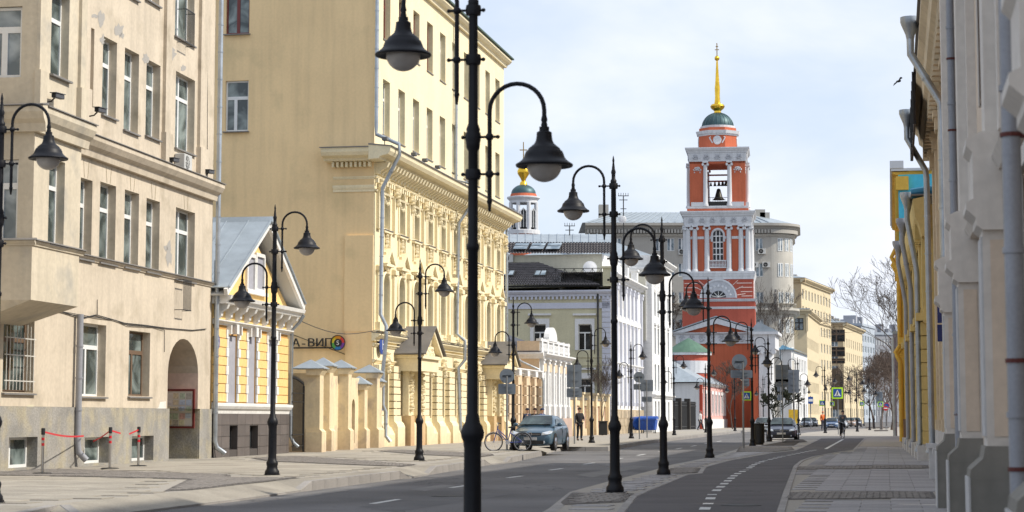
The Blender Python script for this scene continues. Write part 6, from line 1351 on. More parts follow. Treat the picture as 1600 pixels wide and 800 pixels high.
# --- second building with overhanging eaves and funnels
CRR = plaster('sandy_cream_render', (.66, .56, .40), streak=.3); PCR = plaster('orange_peach_render', (.72, .50, .31), streak=.25)  # cream for trim and end walls, peach for the street wall
fr2 = Fac((.186*63+1.4, 63), (.186*31.3+1.4, 31.3)); r2_ = fr2.root('peach_eaves_building', 'peach building with carved overhanging eaves and tin rain funnels on the right'); LR2 = fr2.L; HR2 = 10.2
wall(r2_, 0, LR2, -.05, HR2, [], PCR); MB().box(0, LR2, -.2, 0, -.05, 1.0).build('plinth', RPE, r2_); MB().quad((LR2, 0, 0), (LR2, 10, 0), (LR2, 10, HR2), (LR2, 0, HR2)).quad((0, 10, 0), (0, 0, 0), (0, 0, HR2), (0, 10, HR2)).build('end_walls', CRR, r2_)
MB().ex_x([(0, HR2-.9), (-.2, HR2-.9), (-.25, HR2-.6), (-.48, HR2-.4), (-.52, HR2-.15), (-.66, HR2), (-.66, HR2+.18), (0, HR2+.3)], -.1, LR2+.15).build('eaves_cornice', CRR, r2_)
for i in range(42): MB().box(.2+i*.76,   .45+i*.76, -.38, 0, HR2-.95, HR2-.42).build('eaves_bracket', CRR, r2_)
MB().box(-.1, LR2+.2, -.72, 6, HR2+.302, HR2+.36).build('roof_edge', SILL, r2_)
MB().box(1.5, 9.5, -.74, -.685, HR2-1.1, HR2+.3).build('roof_sheet_guard', mat('dark_brown_sheet', (.03, .022, .02), .7), r2_)
for k in range(6): MB().box(1.5+k*1.6, 1.5+k*1.6+.05, -.77, -.735, HR2-1.1, HR2+.3).build('guard_batten', IRON, r2_)
for x in (LR2-14.0, LR2-6): MB().box(x, x+.5, -.66, 0, -.05, .7).box(x-.06, x+.56, -.72, 0, .7, .8).build('pedestal', RPE, r2_)
for x in (2.5, 6.5, 10.5, 14.5, 18.5, 22.5, 26.5, 30.0): pil(r2_, x, x+.7, 1.0, HR2-1, .16, CRR, cap=.5, foot=.3); MB().box(x+1.4, x+2.8, -.12, 0, 3.4, 3.6).box(x+1.4, x+2.8, -.12, 0, 6.9, 7.1).build('window_hood', CRR, r2_); window(r2_, x+1.5, x+2.7, 4.2, 6.8, -.06, 't2', BROWNF, GLASSD); window(r2_, x+1.5, x+2.7, 1.3, 3.3, -.06, 't2', BROWNF, GLASSD)
def fpipe(root, x, zt, zb, out_t, out_b, drop, r, m): 
    o = pipe(root, [(x, -out_t, zt), (x, -out_t, zt-.45), (x, -out_b-.02, zt-.45-drop), (x, -out_b, zt-.45-drop-.25), (x, -out_b, zb+.3), (x, -out_b-.12, zb)], r, m, rings=1.2, funnel=True); return o
fpipe(r2_, LR2-16.0, HR2+.05, .3, .86, .18, 1.15, .09, ZINC); fpipe(r2_, 1.5, HR2+.05, .3, .86, .3, 1.0, .09, ZINC)
for k, (yy, lb) in enumerate(((492, 'upper dark blue wall sign projecting from the right hand facade'), (521, 'lower dark blue wall sign projecting from the right hand facade'))):
    x, z = fr2.hit(1471, yy, .2); g = thing('wall_sign', lb, 'sign', fr2.world(x, 0, z-.2), fr2.rz); MB().box(-.02, .02, -.30, -.06, -.0, .42).build('panel', mat('deep_blue_sign', (.01, .02, .13), .4), g); MB().box(-.012, .012, -.06, 0, .05, .08).box(-.012, .012, -.06, 0, .32, .35).build('bracket', IRON, g)
# --- third, dull yellow with rusticated corner
YDR = plaster('dull_yellow_render', (.68, .52, .22), streak=.3)
A3 = G(1405.5, 690, .1); fr3 = Fac((17.5, 90), (12.9, 63.2)); r3_ = fr3.root('dull_yellow_building', 'dull yellow building with rusticated piers and grey drainpipes farther down the right side'); LR3 = fr3.L; HR3 = 7.95
wall(r3_, 0, LR3, -.05, HR3, [], YDR); MB().quad((LR3, 0, 0), (LR3, 12, 0), (LR3, 12, HR3), (LR3, 0, HR3)).build('near_end', YDR, r3_)
for x in (.3, 4.5, 9, 13.5, 18, 22.5, LR3-1.4):
    for j in range(9): MB().box(x, x+.9, -.28, 0, .55+j*.42, .55+j*.42+.38).build('rustic_block', YDR, r3_)
    MB().box(x-.12, x+1.02, -.45, 0, -.05, .5).build('stone_foot', RPE, r3_); MB().box(x, x+.9, -.2, 0, 4.6, HR3-1).build('pilaster', YDR, r3_); MB().box(x-.12, x+1.02, -.42, 0, 4.36, 4.6).build('capital', YDR, r3_)
MB().ex_x([(0, HR3-1), (-.2, HR3-1), (-.3, HR3-.6), (-.4, HR3-.4), (-.45, HR3), (-.45, HR3+.15), (0, HR3+.25)], 0, LR3+.2).build('eaves_cornice', YDR, r3_); MB().box(0, LR3+.25, -.52, 5, HR3+.252, HR3+.3).build('roof_edge', SILL, r3_)
for i in range(30): MB().box(.2+i*.88, .5+i*.88, -.38, 0, HR3-1.0, HR3-.5).build('eaves_bracket', YDR, r3_)
belt(r3_, 0, LR3, 4.2, .16, .2, YDR, name='string_course')
for x in (2.0, 6.2, 10.7, 15.2, 19.7): window(r3_, x, x+1.2, 1.4, 3.6, -.05, 't2', BROWNF, GLASSD); window(r3_, x, x+1.2, 5, 7, -.05, 't2', BROWNF, GLASSD)
for x in (LR3-.9, LR3-9.5, LR3-19): fpipe(r3_, x, HR3+.05, .3, .62, .35, 1.5, .085, ZINC if x > 20 else PIPEG)
# --- fourth, vivid yellow taller, blue netting over its near gable
YV = plaster('vivid_yellow_render', (.72, .46, .09), streak=.35, var=.12)
fr4 = Fac((22.7, 118), (17.65, 90.6)); r4_ = fr4.root('vivid_yellow_building', 'vivid yellow taller building wrapped in blue netting on its near gable'); LR4 = fr4.L; HR4 = 12.3
wall(r4_, 0, LR4, -.05, HR4, [], YV); e4 = link('gable_end', None, r4_, (LR4, 0, 0)); e4.rotation_euler = (0, 0, -pi/2*-1)
MB().quad((LR4, 0, 0), (LR4, 12, 0), (LR4, 12, HR4), (LR4, 0, HR4)).build('near_gable', YV, r4_)
for x in (.3, 5, 10, 15, 20, LR4-1.0): MB().box(x, x+.8, -.35, 0, .0, HR4).build('pilaster', YV, r4_); MB().box(x-.05, x+.85, -.42, 0, -.05, 1.3).build('pier_foot', mat('brown_plinth', (.16, .10, .06), .9), r4_); MB().box(x-.15, x+.95, -.55, 0, 4.6, 4.9).build('capital', YV, r4_); MB().box(x-.15, x+.95, -.6, 0, 9.2, 9.6).build('capital', YV, r4_)
for (x, o_) in ((LR4-1.9, .5), (LR4-7, .45)): pipe(r4_, [(x, -o_, 9.2), (x, -o_-.3, 8.6), (x, -o_, 8.0), (x, -o_, 4.6), (x, -o_-.2, 4.3), (x, -o_, 3.9), (x, -o_, .3)], .1, YV)
MB().box(-.1, LR4+.1, -.75, 12, HR4, HR4+.12).box(-.1, LR4+.15, -.8, -.2, HR4+.12, HR4+.45).build('white_coping', mat('pale_tin', (.55, .57, .6), .5, .3), r4_)
MB().box(LR4-1.5, LR4+.02, -.6, 0, 10.0, HR4-.3).build('corner_bracket', YV, r4_)
NET = mat('blue_debris_net', (.06, .42, .58), .8, var=.25, vs=2)
mb = MB(); nx, nz = 14, 10; vs = []; fs = []; r_ = random.Random(8)
for j in range(nz+1):
    for i in range(nx+1): u, v = i/nx, j/nz; vs.append((LR4+.25+.12*sin(u*9+v*4)+.06*r_.random(), -.45+u*7, HR4-.2-v*(3.4-1.2*u*u)))
for j in range(nz):
    for i in range(nx): fs.append((j*(nx+1)+i, j*(nx+1)+i+1, (j+1)*(nx+1)+i+1, (j+1)*(nx+1)+i))
mb.add(vs, fs); g = mb.build('debris_netting', NET, None, True, loc=fr4.world(0), rz=fr4.rz); tag(g, 'sheet of bright blue builders netting draped over the near gable of the vivid yellow building', 'netting')
mb = MB().tube([(LR3-.1, -.5, HR3+.35), (LR3-.1, 3, HR3+.75), (LR3-.1, 6, HR3+.4)], [.16, .28, .2], 8); g = mb.build('tarpaulin', mat('dark_blue_tarpaulin', (.02, .16, .28), .6, var=.3, vs=3), None, True, loc=fr3.world(0), rz=fr3.rz); tag(g, 'crumpled darker blue tarpaulin lying along the dull yellow building roof edge', 'tarpaulin')
for k in range(8): window(r4_, 1.6+3.2*k, 2.9+3.2*k, 1.6, 3.9, -.06, 't2', WHITE, GLASSD); window(r4_, 1.6+3.2*k, 2.9+3.2*k, 5.4, 8.4, -.06, 't2', WHITE, GLASSD)
for i in range(34): MB().box(.1+i*.85, .4+i*.85, -.55, 0, HR4-.9, HR4-.3).build('eaves_bracket', YV, r4_)
belt(r4_, 0, LR4, HR4-.3, .28, .7, YV); belt(r4_, 0, LR4, 4.9, .2, .25, YV, name='string_course')
# --- pink house and grey post beyond
fr5 = Fac((.1890*150, 150), (.1890*119, 119)); r5_ = fr5.root('pink_corner_house', 'narrow strip of pink house beyond the vivid yellow building'); wall(r5_, 0, fr5.L, -.05, 6.2, [], plaster('rose_render', (.60, .38, .40))); MB().quad((fr5.L, 0, 0), (fr5.L, 8, 0), (fr5.L, 8, 6.2), (fr5.L, 0, 6.2)).build('near_end', MC['rose_render'], r5_); pipe(r5_, [(fr5.L-.5, -.35, 6), (fr5.L-.5, -.35, .3)], .12, ZINC); MB().box(0, fr5.L+.1, -.4, 8, 6.2, 6.35).build('roof', ZROOF, r5_)
for i in range(6): window(r5_, 2+5*i, 3.4+5*i, 2, 4.2, -.05, 't2')
# ================================================================= VEHICLES
def paint(name, col, rough=.28): 
    m = mat(name, col, rough, .25, var=.12, vs=1.2, fine=.05, fs=30, dirt=tuple(min(1, c*1.5+.05) for c in col), df=.25, ds=1.5); m.node_tree.nodes['Principled BSDF'].inputs['Coat Weight'].default_value = .4; return m
CHROME = mat('chrome_trim', (.6, .6, .62), .2, .9); CGLASS = glass('car_glass', (.015, .022, .024), (.07, .10, .10), .05, .5); BLKP = mat('black_plastic', (.015, .015, .016), .6); HEADL = mat('headlight_glass', (.62, .66, .70), .12, .3, spec=.9); AMB = mat('red_lamp_glass', (.35, .02, .02), .2)
def loft(mb, rings):
    k = len(rings[0]); vs = [p for r in rings for p in r]; fs = []
    for i in range(len(rings)-1):
        for j in range(k): fs.append((i*k+j, i*k+(j+1) % k, (i+1)*k+(j+1) % k, (i+1)*k+j))
    fs.append(tuple(range(k))[::-1]); fs.append(tuple((len(rings)-1)*k+j for j in range(k))); mb.add(vs, fs)
def car(label, X, Y, Z, rz, col, L=4.3, W=1.72, H=1.46, kind='hatch', emblem=False, grp=None, stripe=None, cat='car'):
    """local x points backward from the nose, y to the side"""
    t = thing('parked_car', label, cat, (X, Y, Z), rz, grp); pt = paint('car_paint_%s' % '_'.join('%02d' % int(c*99) for c in col), col); w = W/2
    sed = kind == 'saloon'
    st = [(0.0, .30, .62, .80), (.05, .22, .70, .90), (.22, .19, .76, .96), (.6, .18, .84, .99), (1.05, .18, .93, 1), (1.6, .18, .97, 1), (2.4, .18, .98, 1), (3.2, .18, 1.0, 1), (L-.75, .18, 1.02 if not sed else 1.03, .99), (L-.3, .2, 1.0, .97), (L-.06, .25, .95, .90), (L, .36, .85, .84)]
    rings = []
    for (x, zb, zt, wf) in st:
        ww = w*wf; half = [(0, zb), (ww*.80, zb), (ww*.96, zb+.07), (ww, zb+.22), (ww*1.0, (zb+zt)/2+.05), (ww*.975, zt-.13), (ww*.92, zt-.04), (ww*.72, zt+.005), (ww*.35, zt+.025), (0, zt+.03)]
        rings.append([(x, -a, b) for a, b in half]+[(x, a, b) for a, b in half[-2:0:-1]])
    mb = MB(); loft(mb, rings); body = mb.build('body', pt, t, True); s_ = body.modifiers.new('smooth', 'SUBSURF'); s_.levels = 1; s_.render_levels = 1
    xa, xb, xm, xc, xd = (1.05, 1.85, 2.4, 3.35 if not sed else 3.1, L-.28 if not sed else L-.85)
    cs = [(xa, .96, .90, .86), (xa+.28, 1.12, .88, .82), (xb-.12, H-.1, .86, .72), (xb+.1, H-.03, .86, .68), (xm, H, .86, .66), (xc-.2, H-.03, .86, .66), (xc+.1, H-.09, .86, .67), (xc+(xd-xc)*.6, 1.17, .87, .74), (xd, .99, .87, .82)]
    rings = []
    for x, z, wb, wt in cs:
        b = .9; half = [(0, b), (w*wb, b), (w*wb*1.0, min(z, .98)), (w*(wb*.4+wt*.6), b+(z-b)*.72 if z > 1.05 else z), (w*wt*.92, z-.025), (w*wt*.5, z), (0, z+.012)]
        rings.append([(x, -a, c) for a, c in half]+[(x, a, c) for a, c in half[-2:0:-1]])
    mb = MB(); loft(mb, rings); mb.build('roof', pt, t, True)
    zb, zt = 1.0, H-.14
    def wy(z): u = (z-.95)/(H-.95); return w*(.88-.19*u)
    g = MB(); g.quad((xa+.06, -w*.80, 1.0), (xa+.06, w*.80, 1.0), (xb-.1, w*.64, zt+.075), (xb-.1, -w*.64, zt+.075)); o = g.build('windscreen', CGLASS, t); o.location = (-.035, 0, .035)
    g = MB(); g.quad((xd-.06, w*.78, 1.04), (xd-.06, -w*.78, 1.04), (xc+.12, -w*.6, zt), (xc+.12, w*.6, zt)); o = g.build('rear_window', CGLASS, t); o.location = (.04, 0, .03)
    for sg in (-1, 1):
        for k, (a, b, c, d) in enumerate(((xa+.42, xm-.02, xb+.05, xm-.02), (xm+.05, xc+.05, xm+.05, xc-.12), (xc+.11, xc+.42, xc-.06, xc+.0))):
            g = MB().quad((a, sg*(wy(1.0)+.012), 1.0), (b, sg*(wy(1.0)+.012), 1.0), (d, sg*(wy(zt)+.03), zt), (c, sg*(wy(zt)+.03), zt)).build('side_window', CGLASS, t)
        for x in (xm, L*.80 if not sed else xc+.1): MB().box(x, x+.008, sg*w*.985, sg*w*1.004, .30, .92).build('door_seam', BLKP, t)
        for x in (xm-.25, xc-.2): bevel(MB().box(x, x+.18, sg*w*.98, sg*(w+.02), .84, .875).build('door_handle', pt, t), .01)
        m_ = MB(); m_.sph((0, 0, 0), (.07, .11, .075), 10, 6); m_.tube([(.02, -sg*.1, -.03), (.05, -sg*.2, -.05)], .02, 5); m_.build('mirror', pt, t, True, loc=(xa+.38, sg*(w+.06), 1.02))
        for x in (.82, L-.82):
            MB().lathe([(.36, 0), (.36, .02), (.0, .02)], (0, 0, 0), 24).build('wheel_arch', BLKP, t, loc=(x, sg*(w-.008), .34)).rotation_euler = (-sg*pi/2, 0, 0)
            wl = MB().lathe([(.20, -.10), (.30, -.10), (.315, -.06), (.315, .06), (.30, .10), (.20, .10)], (0, 0, 0), 24).build('wheel', RUBBER, t, True, loc=(x, sg*(w-.08), .315)); wl.rotation_euler = (-sg*pi/2, 0, 0)
            MB().lathe([(.21, .09), (.2, .115), (.05, .10), (0, .115)], (0, 0, 0), 20, caps=False).build('rim', CHROME, wl)
            for k in range(5): a = k*2*pi/5; MB().box(.05, .19, -.02, .02, .10, .125).build('spoke', CHROME, wl, rz=a)
        # lamps
        g = MB(); g.add([(.03, sg*w*.50, .60), (.03, sg*w*.80, .63), (.20, sg*w*.955, .68), (.34, sg*w*.975, .76), (.2, sg*w*.86, .775), (.05, sg*w*.52, .70)], [(0, 1, 2, 3, 4, 5)]); o = g.build('headlight', HEADL, t); o.location = (-.03, sg*.015, .01)
        g = MB().box(L-.04, L+.005, sg*w*.6, sg*w*.86, .72, .88).build('tail_light', AMB, t); bevel(MB().lathe([(.06, 0), (.06, .02), (0, .02)], (0, 0, 0), 10).build('fog_lamp', HEADL, t, loc=(.0, sg*w*.62, .34)), .004).rotation_euler = (0, -pi/2, 0)
    MB().box(-.012, .06, -w*.48, w*.48, .60, .70).build('grille', BLKP, t); MB().box(-.02, -.01, -w*.46, w*.46, .645, .655).build('grille_bar', CHROME, t)
    MB().box(-.02, .05, -w*.62, w*.62, .26, .40).build('lower_intake', BLKP, t); MB().box(-.045, -.02, -.26, .26, .42, .53).build('number_plate', mat('number_plate_white', (.62, .62, .60), .5, fine=.3, fs=30), t)
    e = MB().lathe([(.05, 0), (.065, 0), (.065, .01), (.05, .01)], (0, 0, 0), 16, caps=False).build('emblem_ring', CHROME, t, loc=(-.02, 0, .655)); e.rotation_euler = (0, -pi/2, 0)
    if emblem:
        e.scale = (1.5, 1.5, 1); q = link('emblem', None, t, (-.035, 0, .655)); 
        mm = MB()
        for pts in (((-.045, .075), (0, .01), (.045, .075)), ((-.075, .03), (-.035, -.075), (0, -.01), (.035, -.075), (.075, .03))): mm.tube([(0, a, b) for a, b in pts], .009, 4)
        mm.build('emblem_letters', CHROME, q)
    for sg in (-.5, .35): MB().tube([(xa-.02, sg*w, .975), (xa+.16, sg*w+.38*w, 1.07)], .01, 4).build('wiper', BLKP, t)
    if stripe:
        for k, (xx, c) in enumerate(((2.3, (.05, .45, .42)), (2.75, (.6, .62, .62)), (3.1, (.65, .12, .04)))): MB().add([(xx, w+.006, .42), (xx+.35, w+.006, .42), (xx+.75, w+.003, .88), (xx+.4, w+.003, .88)], [(0, 1, 2, 3)]) if False else None
        mb = MB(); y = (w+.008)
        for k, (xx, c) in enumerate(((2.35, (.05, .42, .40)), (2.75, (.62, .64, .64)), (3.15, (.60, .12, .04)))):
            mb = MB(); mb.add([(xx, y, .42), (xx+.34, y, .42), (xx+.7, y-.012, .86), (xx+.36, y-.012, .86)], [(0, 1, 2, 3)]); mb.build('side_decal', mat('decal_%d' % k, c, .5), t)
    return t
BACK = atan2(.98, .19)    # direction of the street away from the camera
g = G(823, 705, .12); nose = (g.x+.15, g.y+.6)
car('blue grey hatchback with coloured side decals parked on the left pavement by the bicycle', nose[0], nose[1], .12, BACK-.02, (.045, .095, .14), 4.25, 1.72, 1.40, 'hatch', stripe=True).scale = (.94, .93, .96)
g = G(1221, 690, -.07); car('dark blue saloon with round chrome emblem parked facing us beyond the litter bin', g.x, g.y, -.06, BACK+.02, (.028, .032, .055), 4.6, 1.82, 1.44, 'saloon', emblem=True)
g = G(1192, 679, -.07); car('pale silver car half hidden behind the dark blue saloon', g.x, g.y, -.06, BACK+.02, (.42, .44, .45), 4.4, 1.75, 1.46, 'saloon')
g = G(1299, 671, -.07); car('small blue car coming up the street left of the cyclist', g.x, g.y, -.07, BACK, (.10, .16, .28), 4.2, 1.72, 1.45, 'hatch')
for px, py, c, lb in ((1314, 669, (.5, .52, .54), 'silver car directly behind the cyclist'), (1328, 667.5, (.42, .30, .22), 'beige car at the far kerb right of the cyclist'), (1337, 667, (.03, .03, .04), 'black car at the far kerb beside the beige one'), (1259, 667.5, (.12, .15, .2), 'dark grey car at the far left kerb'), (1268, 666.8, (.02, .02, .025), 'black car at the far left kerb behind the dark grey one')):
    g = G(px, py, -.07); car(lb, g.x, g.y, -.07, BACK, c, 4.3, 1.75, 1.5, 'hatch')
# ================================================================= BICYCLES
def bicycle(name, label, P, rz, col=(.03, .05, .22)):
    t = thing(name, label, 'bicycle', P, rz); fm = mat('bike_paint_%d' % int(col[2]*100), col, .35)
    R = .335
    for x in (0, 1.08):
        w_ = MB(); 
        for r, m, nm in ((R, RUBBER, 'tyre'),): pass
        tyre = MB().tube([(R*cos(a), 0, R*sin(a)) for a in [2*pi*i/28 for i in range(29)]], .02, 6).build('wheel', RUBBER, t, True, loc=(x, 0, R))
        MB().tube([((R-.03)*cos(a), 0, (R-.03)*sin(a)) for a in [2*pi*i/28 for i in range(29)]], .012, 5).build('rim', CHROME, tyre, True)
        for i in range(14): a = 2*pi*i/14; MB().tube([(0, .02*(-1)**i, 0), ((R-.03)*cos(a), 0, (R-.03)*sin(a))], .003, 3).build('spoke', CHROME, tyre)
        MB().lathe([(.03, -.04), (.03, .04)], n=8).build('hub', CHROME, tyre).rotation_euler = (pi/2, 0, 0)
    fr = [((.0, 0, R), (.14, 0, .78)), ((.14, 0, .78), (.17, 0, .95)), ((.16, 0, .74), (.52, 0, .34)), ((.14, 0, .82), (.50, 0, .50)), ((.52, 0, .32), (.66, 0, .84)), ((.52, 0, .32), (1.08, 0, R)), ((.62, 0, .68), (1.08, 0, R))]
    for a, b in fr: MB().tube([a, b], .019, 7).build('frame_tube', fm, t, True)
    MB().tube([(.19, -.28, 1.02), (.15, -.2, 1.05), (.17, 0, .98), (.15, .2, 1.05), (.19, .28, 1.02)], .013, 6).build('handlebar', CHROME, t, True)
    for sg in (-1, 1): MB().tube([(.17, sg*.24, 1.04), (.27, sg*.29, 1.02)], .02, 6).build('grip', RUBBER, t)
    MB().sph((.68, 0, .88), (.14, .08, .035), 10, 6).build('saddle', RUBBER, t, True)
    MB().lathe([(.08, -.01), (.08, .01)], (0, 0, 0), 16).build('chainring', CHROME, t, loc=(.52, -.05, .32)).rotation_euler = (pi/2, 0, 0)
    for sg in (-1, 1): MB().tube([(.52, sg*.07, .32), (.52+sg*.12, sg*.09, .32-sg*.12)], .01, 5).build('crank', CHROME, t); MB().box(.47+sg*.12, .57+sg*.12, sg*.1-.03, sg*.1+.07, .31-sg*.12, .33-sg*.12).build('pedal', RUBBER, t)
    for x in (0, 1.08): MB().tube([(x+(R+.035)*cos(a), 0, R+(R+.035)*sin(a)) for a in [radians(10+i*14) for i in range(11)]], .012, 5).build('mudguard', CHROME, t, True)
    MB().box(.82, 1.25, -.07, .07, .72, .735).build('carrier', IRON, t)
    return t
g = G(772, 703.3, .12); bicycle('bicycle', 'old blue bicycle with bright mudguards leaning at the lamp by the hatchback', (g.x, g.y-2.2, .12), .02)
# ================================================================= PEOPLE
def skin(name, P, E, R, m, parent, lv=1, root=0):
    me = bpy.data.meshes.new(name); me.from_pydata([Vector(p) for p in P], E, []); me.materials.append(m)
    o = link(name, me, parent); md = o.modifiers.new('skin', 'SKIN'); sv_ = me.skin_vertices[0].data
    for i, r in enumerate(R): sv_[i].radius = (r if isinstance(r, tuple) else (r, r)); 
    sv_[root].use_root = True; md.use_smooth_shade = True
    s = o.modifiers.new('sub', 'SUBSURF'); s.levels = lv; s.render_levels = lv; return o
SKIN = mat('skin', (.50, .32, .24), .6); HAIRM = mat('dark_hair', (.02, .015, .01), .8)
def person(label, P, rz, pose, jacket, trousers, hat=None, shoes=(.02, .02, .02), h=1.0, hair=HAIRM, coat=False, group=None):
    t = thing('person', label, 'person', P, rz, group); t.scale = (h, h, h)
    J = dict(pel=(0, 0, .95), wai=(0, 0, 1.1), che=(0, 0, 1.35), nec=(0, 0, 1.5), hdb=(0, -.01, 1.57), hd=(0, -.015, 1.66),
             sL=(.18, 0, 1.42), eL=(.24, .03, 1.14), wL=(.24, -.06, .90), hL=(.24, -.08, .83), sR=(-.18, 0, 1.42), eR=(-.24, .03, 1.14), wR=(-.24, -.06, .90), hR=(-.24, -.08, .83),
             pL=(.10, 0, .9), kL=(.11, -.02, .50), aL=(.12, .02, .09), tL=(.13, -.15, .04), pR=(-.10, 0, .9), kR=(-.11, -.02, .50), aR=(-.12, .02, .09), tR=(-.13, -.15, .04))
    J.update(pose)
    names = list(J); idx = {n: i for i, n in enumerate(names)}; pts = [Vector(J[n]) for n in names]
    E = [(a, b) for a, b in (('pel', 'wai'), ('wai', 'che'), ('che', 'nec'), ('nec', 'hdb'), ('hdb', 'hd'), ('che', 'sL'), ('sL', 'eL'), ('eL', 'wL'), ('wL', 'hL'), ('che', 'sR'), ('sR', 'eR'), ('eR', 'wR'), ('wR', 'hR'), ('pel', 'pL'), ('pL', 'kL'), ('kL', 'aL'), ('aL', 'tL'), ('pel', 'pR'), ('pR', 'kR'), ('kR', 'aR'), ('aR', 'tR'))]
    rad = dict(pel=(.13, .10), wai=(.12, .09), che=(.145, .105), nec=.055, hdb=.06, hd=.075, sL=.06, sR=.06, eL=.042, eR=.042, wL=.028, wR=.028, hL=.03, hR=.03, pL=.085, pR=.085, kL=.055, kR=.055, aL=.038, aR=.038, tL=.03, tR=.03)
    Ei = [(idx[a], idx[b]) for a, b in E]; Rr = [rad[n] for n in names]
    for s_ in 'LR':      # four fingers and a thumb
        w_, hh = Vector(J['w'+s_]), Vector(J['h'+s_]); d = (hh-w_).normalized(); side = Vector((0, 1, 0)) if abs(d.y) < .8 else Vector((1, 0, 0)); side = (side-d*side.dot(d)).normalized()
        for k, (o_, ln) in enumerate(((-.032, .055), (-.011, .07), (.011, .066), (.032, .05), (-.05, .02))):
            i = len(pts); pts += [hh+side*o_+d*(ln*.5), hh+side*o_*1.1+d*ln]; Rr += [.009, .007]; Ei += [(idx['h'+s_], i), (i, i+1)]
    skin('body', pts, Ei, Rr, SKIN, t, 1, idx['pel'])
    JK = mat('cloth_%s' % '_'.join('%02d' % int(c*99) for c in jacket), jacket, .9, var=.2, vs=8, fine=.2, fs=60); TR_ = mat('cloth_%s' % '_'.join('%02d' % int(c*99) for c in trousers), trousers, .9, var=.2, vs=8)
    n_ = ['pel', 'wai', 'che', 'nec', 'sL', 'eL', 'wL', 'sR', 'eR', 'wR']; ii = {n: i for i, n in enumerate(n_)}
    jp = [Vector(J[n]) for n in n_]; jp[0] = jp[0]-Vector((0, 0, .06 if not coat else .28)); jr = [(.175, .135), (.165, .125), (.18, .135), .075, .085, .062, .045, .085, .062, .045]
    skin('jacket', jp, [(0, 1), (1, 2), (2, 3), (2, 4), (4, 5), (5, 6), (2, 7), (7, 8), (8, 9)], jr, JK, t, 1, 0)
    n_ = ['pel', 'pL', 'kL', 'aL', 'pR', 'kR', 'aR']; skin('trousers', [J[n] for n in n_], [(0, 1), (1, 2), (2, 3), (0, 4), (4, 5), (5, 6)], [(.15, .12), .10, .075, .058, .10, .075, .058], TR_, t, 1, 0)
    SH = mat('shoe_leather', shoes, .5)
    for s_ in 'LR': a, b = Vector(J['a'+s_]), Vector(J['t'+s_]); skin('shoe', [a-Vector((0, -.04, .03)), (a+b)/2-Vector((0, 0, .01)), b], [(0, 1), (1, 2)], [.05, .048, .035], SH, t)
    hd = Vector(J['hd']); MB().sph(hd, (.078, .098, .118), 14, 10).build('head', SKIN, t, True)
    MB().sph(hd+Vector((0, -.1, -.01)), (.014, .022, .024), 6, 5).build('nose', SKIN, t, True); MB().box(hd.x-.025, hd.x+.025, hd.y-.096, hd.y-.088, hd.z-.058, hd.z-.05).build('mouth', mat('lips', (.3, .1, .08), .6), t)
    for sg in (-1, 1): MB().sph(hd+Vector((sg*.03, -.088, .012)), (.012, .008, .008), 6, 4).build('eye', DARK, t); MB().sph(hd+Vector((sg*.08, .005, -.005)), (.012, .022, .032), 6, 5).build('ear', SKIN, t)
    MB().sph(hd+Vector((0, .02, .022)), (.086, .098, .115), 14, 8, -.25, 1).build('hair', hair, t, True)
    if hat: 
        HM = mat('hat_%s' % '_'.join('%02d' % int(c*99) for c in hat), hat, .9); MB().sph(hd+Vector((0, .005, .05)), (.095, .112, .10), 14, 8, 0, 1).build('hat', HM, t, True); MB().lathe([(.09, 0), (.118, -.005), (.118, .035), (.09, .04)], hd+Vector((0, .0, .045)), 14).build('hat_band', HM, t, True)
    return t
FACE = 0
g = G(905.5, 688.5, .12); person('person in black with bulky jacket and fur hat standing by the yard wall', (g.x, g.y, .12), .5, dict(eL=(.27, .0, 1.16), wL=(.16, -.2, 1.1), hL=(.08, -.24, 1.13)), (.02, .02, .025), (.012, .012, .018), (.02, .018, .016), h=1.0)
for k, (px, lb) in enumerate(((824, 'leftmost of three people in dark coats behind the hatchback'), (836, 'middle one of three people in dark coats behind the hatchback, head bare of blue'), (847, 'rightmost of three people behind the hatchback, in a blue jacket'))):
    g = G(px, 690+(.5*(k == 1)), .12); person(lb, (g.x, g.y, .12), (.4, -.3, .8)[k], {}, [(.03, .04, .08), (.03, .025, .03), (.03, .05, .16)][k], (.015, .015, .02), [(.02, .025, .05), (.03, .015, .015), (.03, .04, .09)][k], h=.97)
g = G(1094.5, 672.5, .12); person('person in a pale grey coat and red hat walking before the pink house', (g.x, g.y, .12), 1.0, dict(kL=(.1, -.15, .5), aL=(.1, -.25, .1), tL=(.1, -.4, .05), kR=(-.1, .02, .5), aR=(-.1, .25, .13), tR=(-.1, .12, .05)), (.55, .55, .55), (.03, .03, .04), (.45, .06, .05), h=1.1, coat=True)
g = G(1286, 672, .1); person('person in a bright orange work vest beside the small blue car', (g.x, g.y, .05), .3, {}, (.85, .18, .03), (.03, .03, .05), (.5, .12, .04), h=1.1)
# cyclist
g = G(1318.5, 684.5, .035); CR = BACK-pi+pi   # riding towards us
by = bicycle('city_bike', 'black bicycle ridden by the dark clad cyclist on the cycle lane', (g.x, g.y, .035), pi/2+.02, (.02, .02, .021)); cyc_pose = dict(pel=(0, .62, 1.0), wai=(0, .52, 1.13), che=(0, .36, 1.34), nec=(0, .28, 1.47), hdb=(0, .25, 1.54), hd=(0, .22, 1.63), sL=(.18, .34, 1.40), eL=(.25, .25, 1.18), wL=(.27, .2, 1.08), hL=(.27, .15, 1.05), sR=(-.18, .34, 1.40), eR=(-.25, .25, 1.18), wR=(-.27, .2, 1.08), hR=(-.27, .15, 1.05),
    pL=(.09, .60, .95), kL=(.12, .30, .72), aL=(.11, .50, .32), tL=(.11, .36, .26), pR=(-.09, .60, .95), kR=(-.12, .36, .58), aR=(-.11, .62, .20), tR=(-.11, .48, .14))
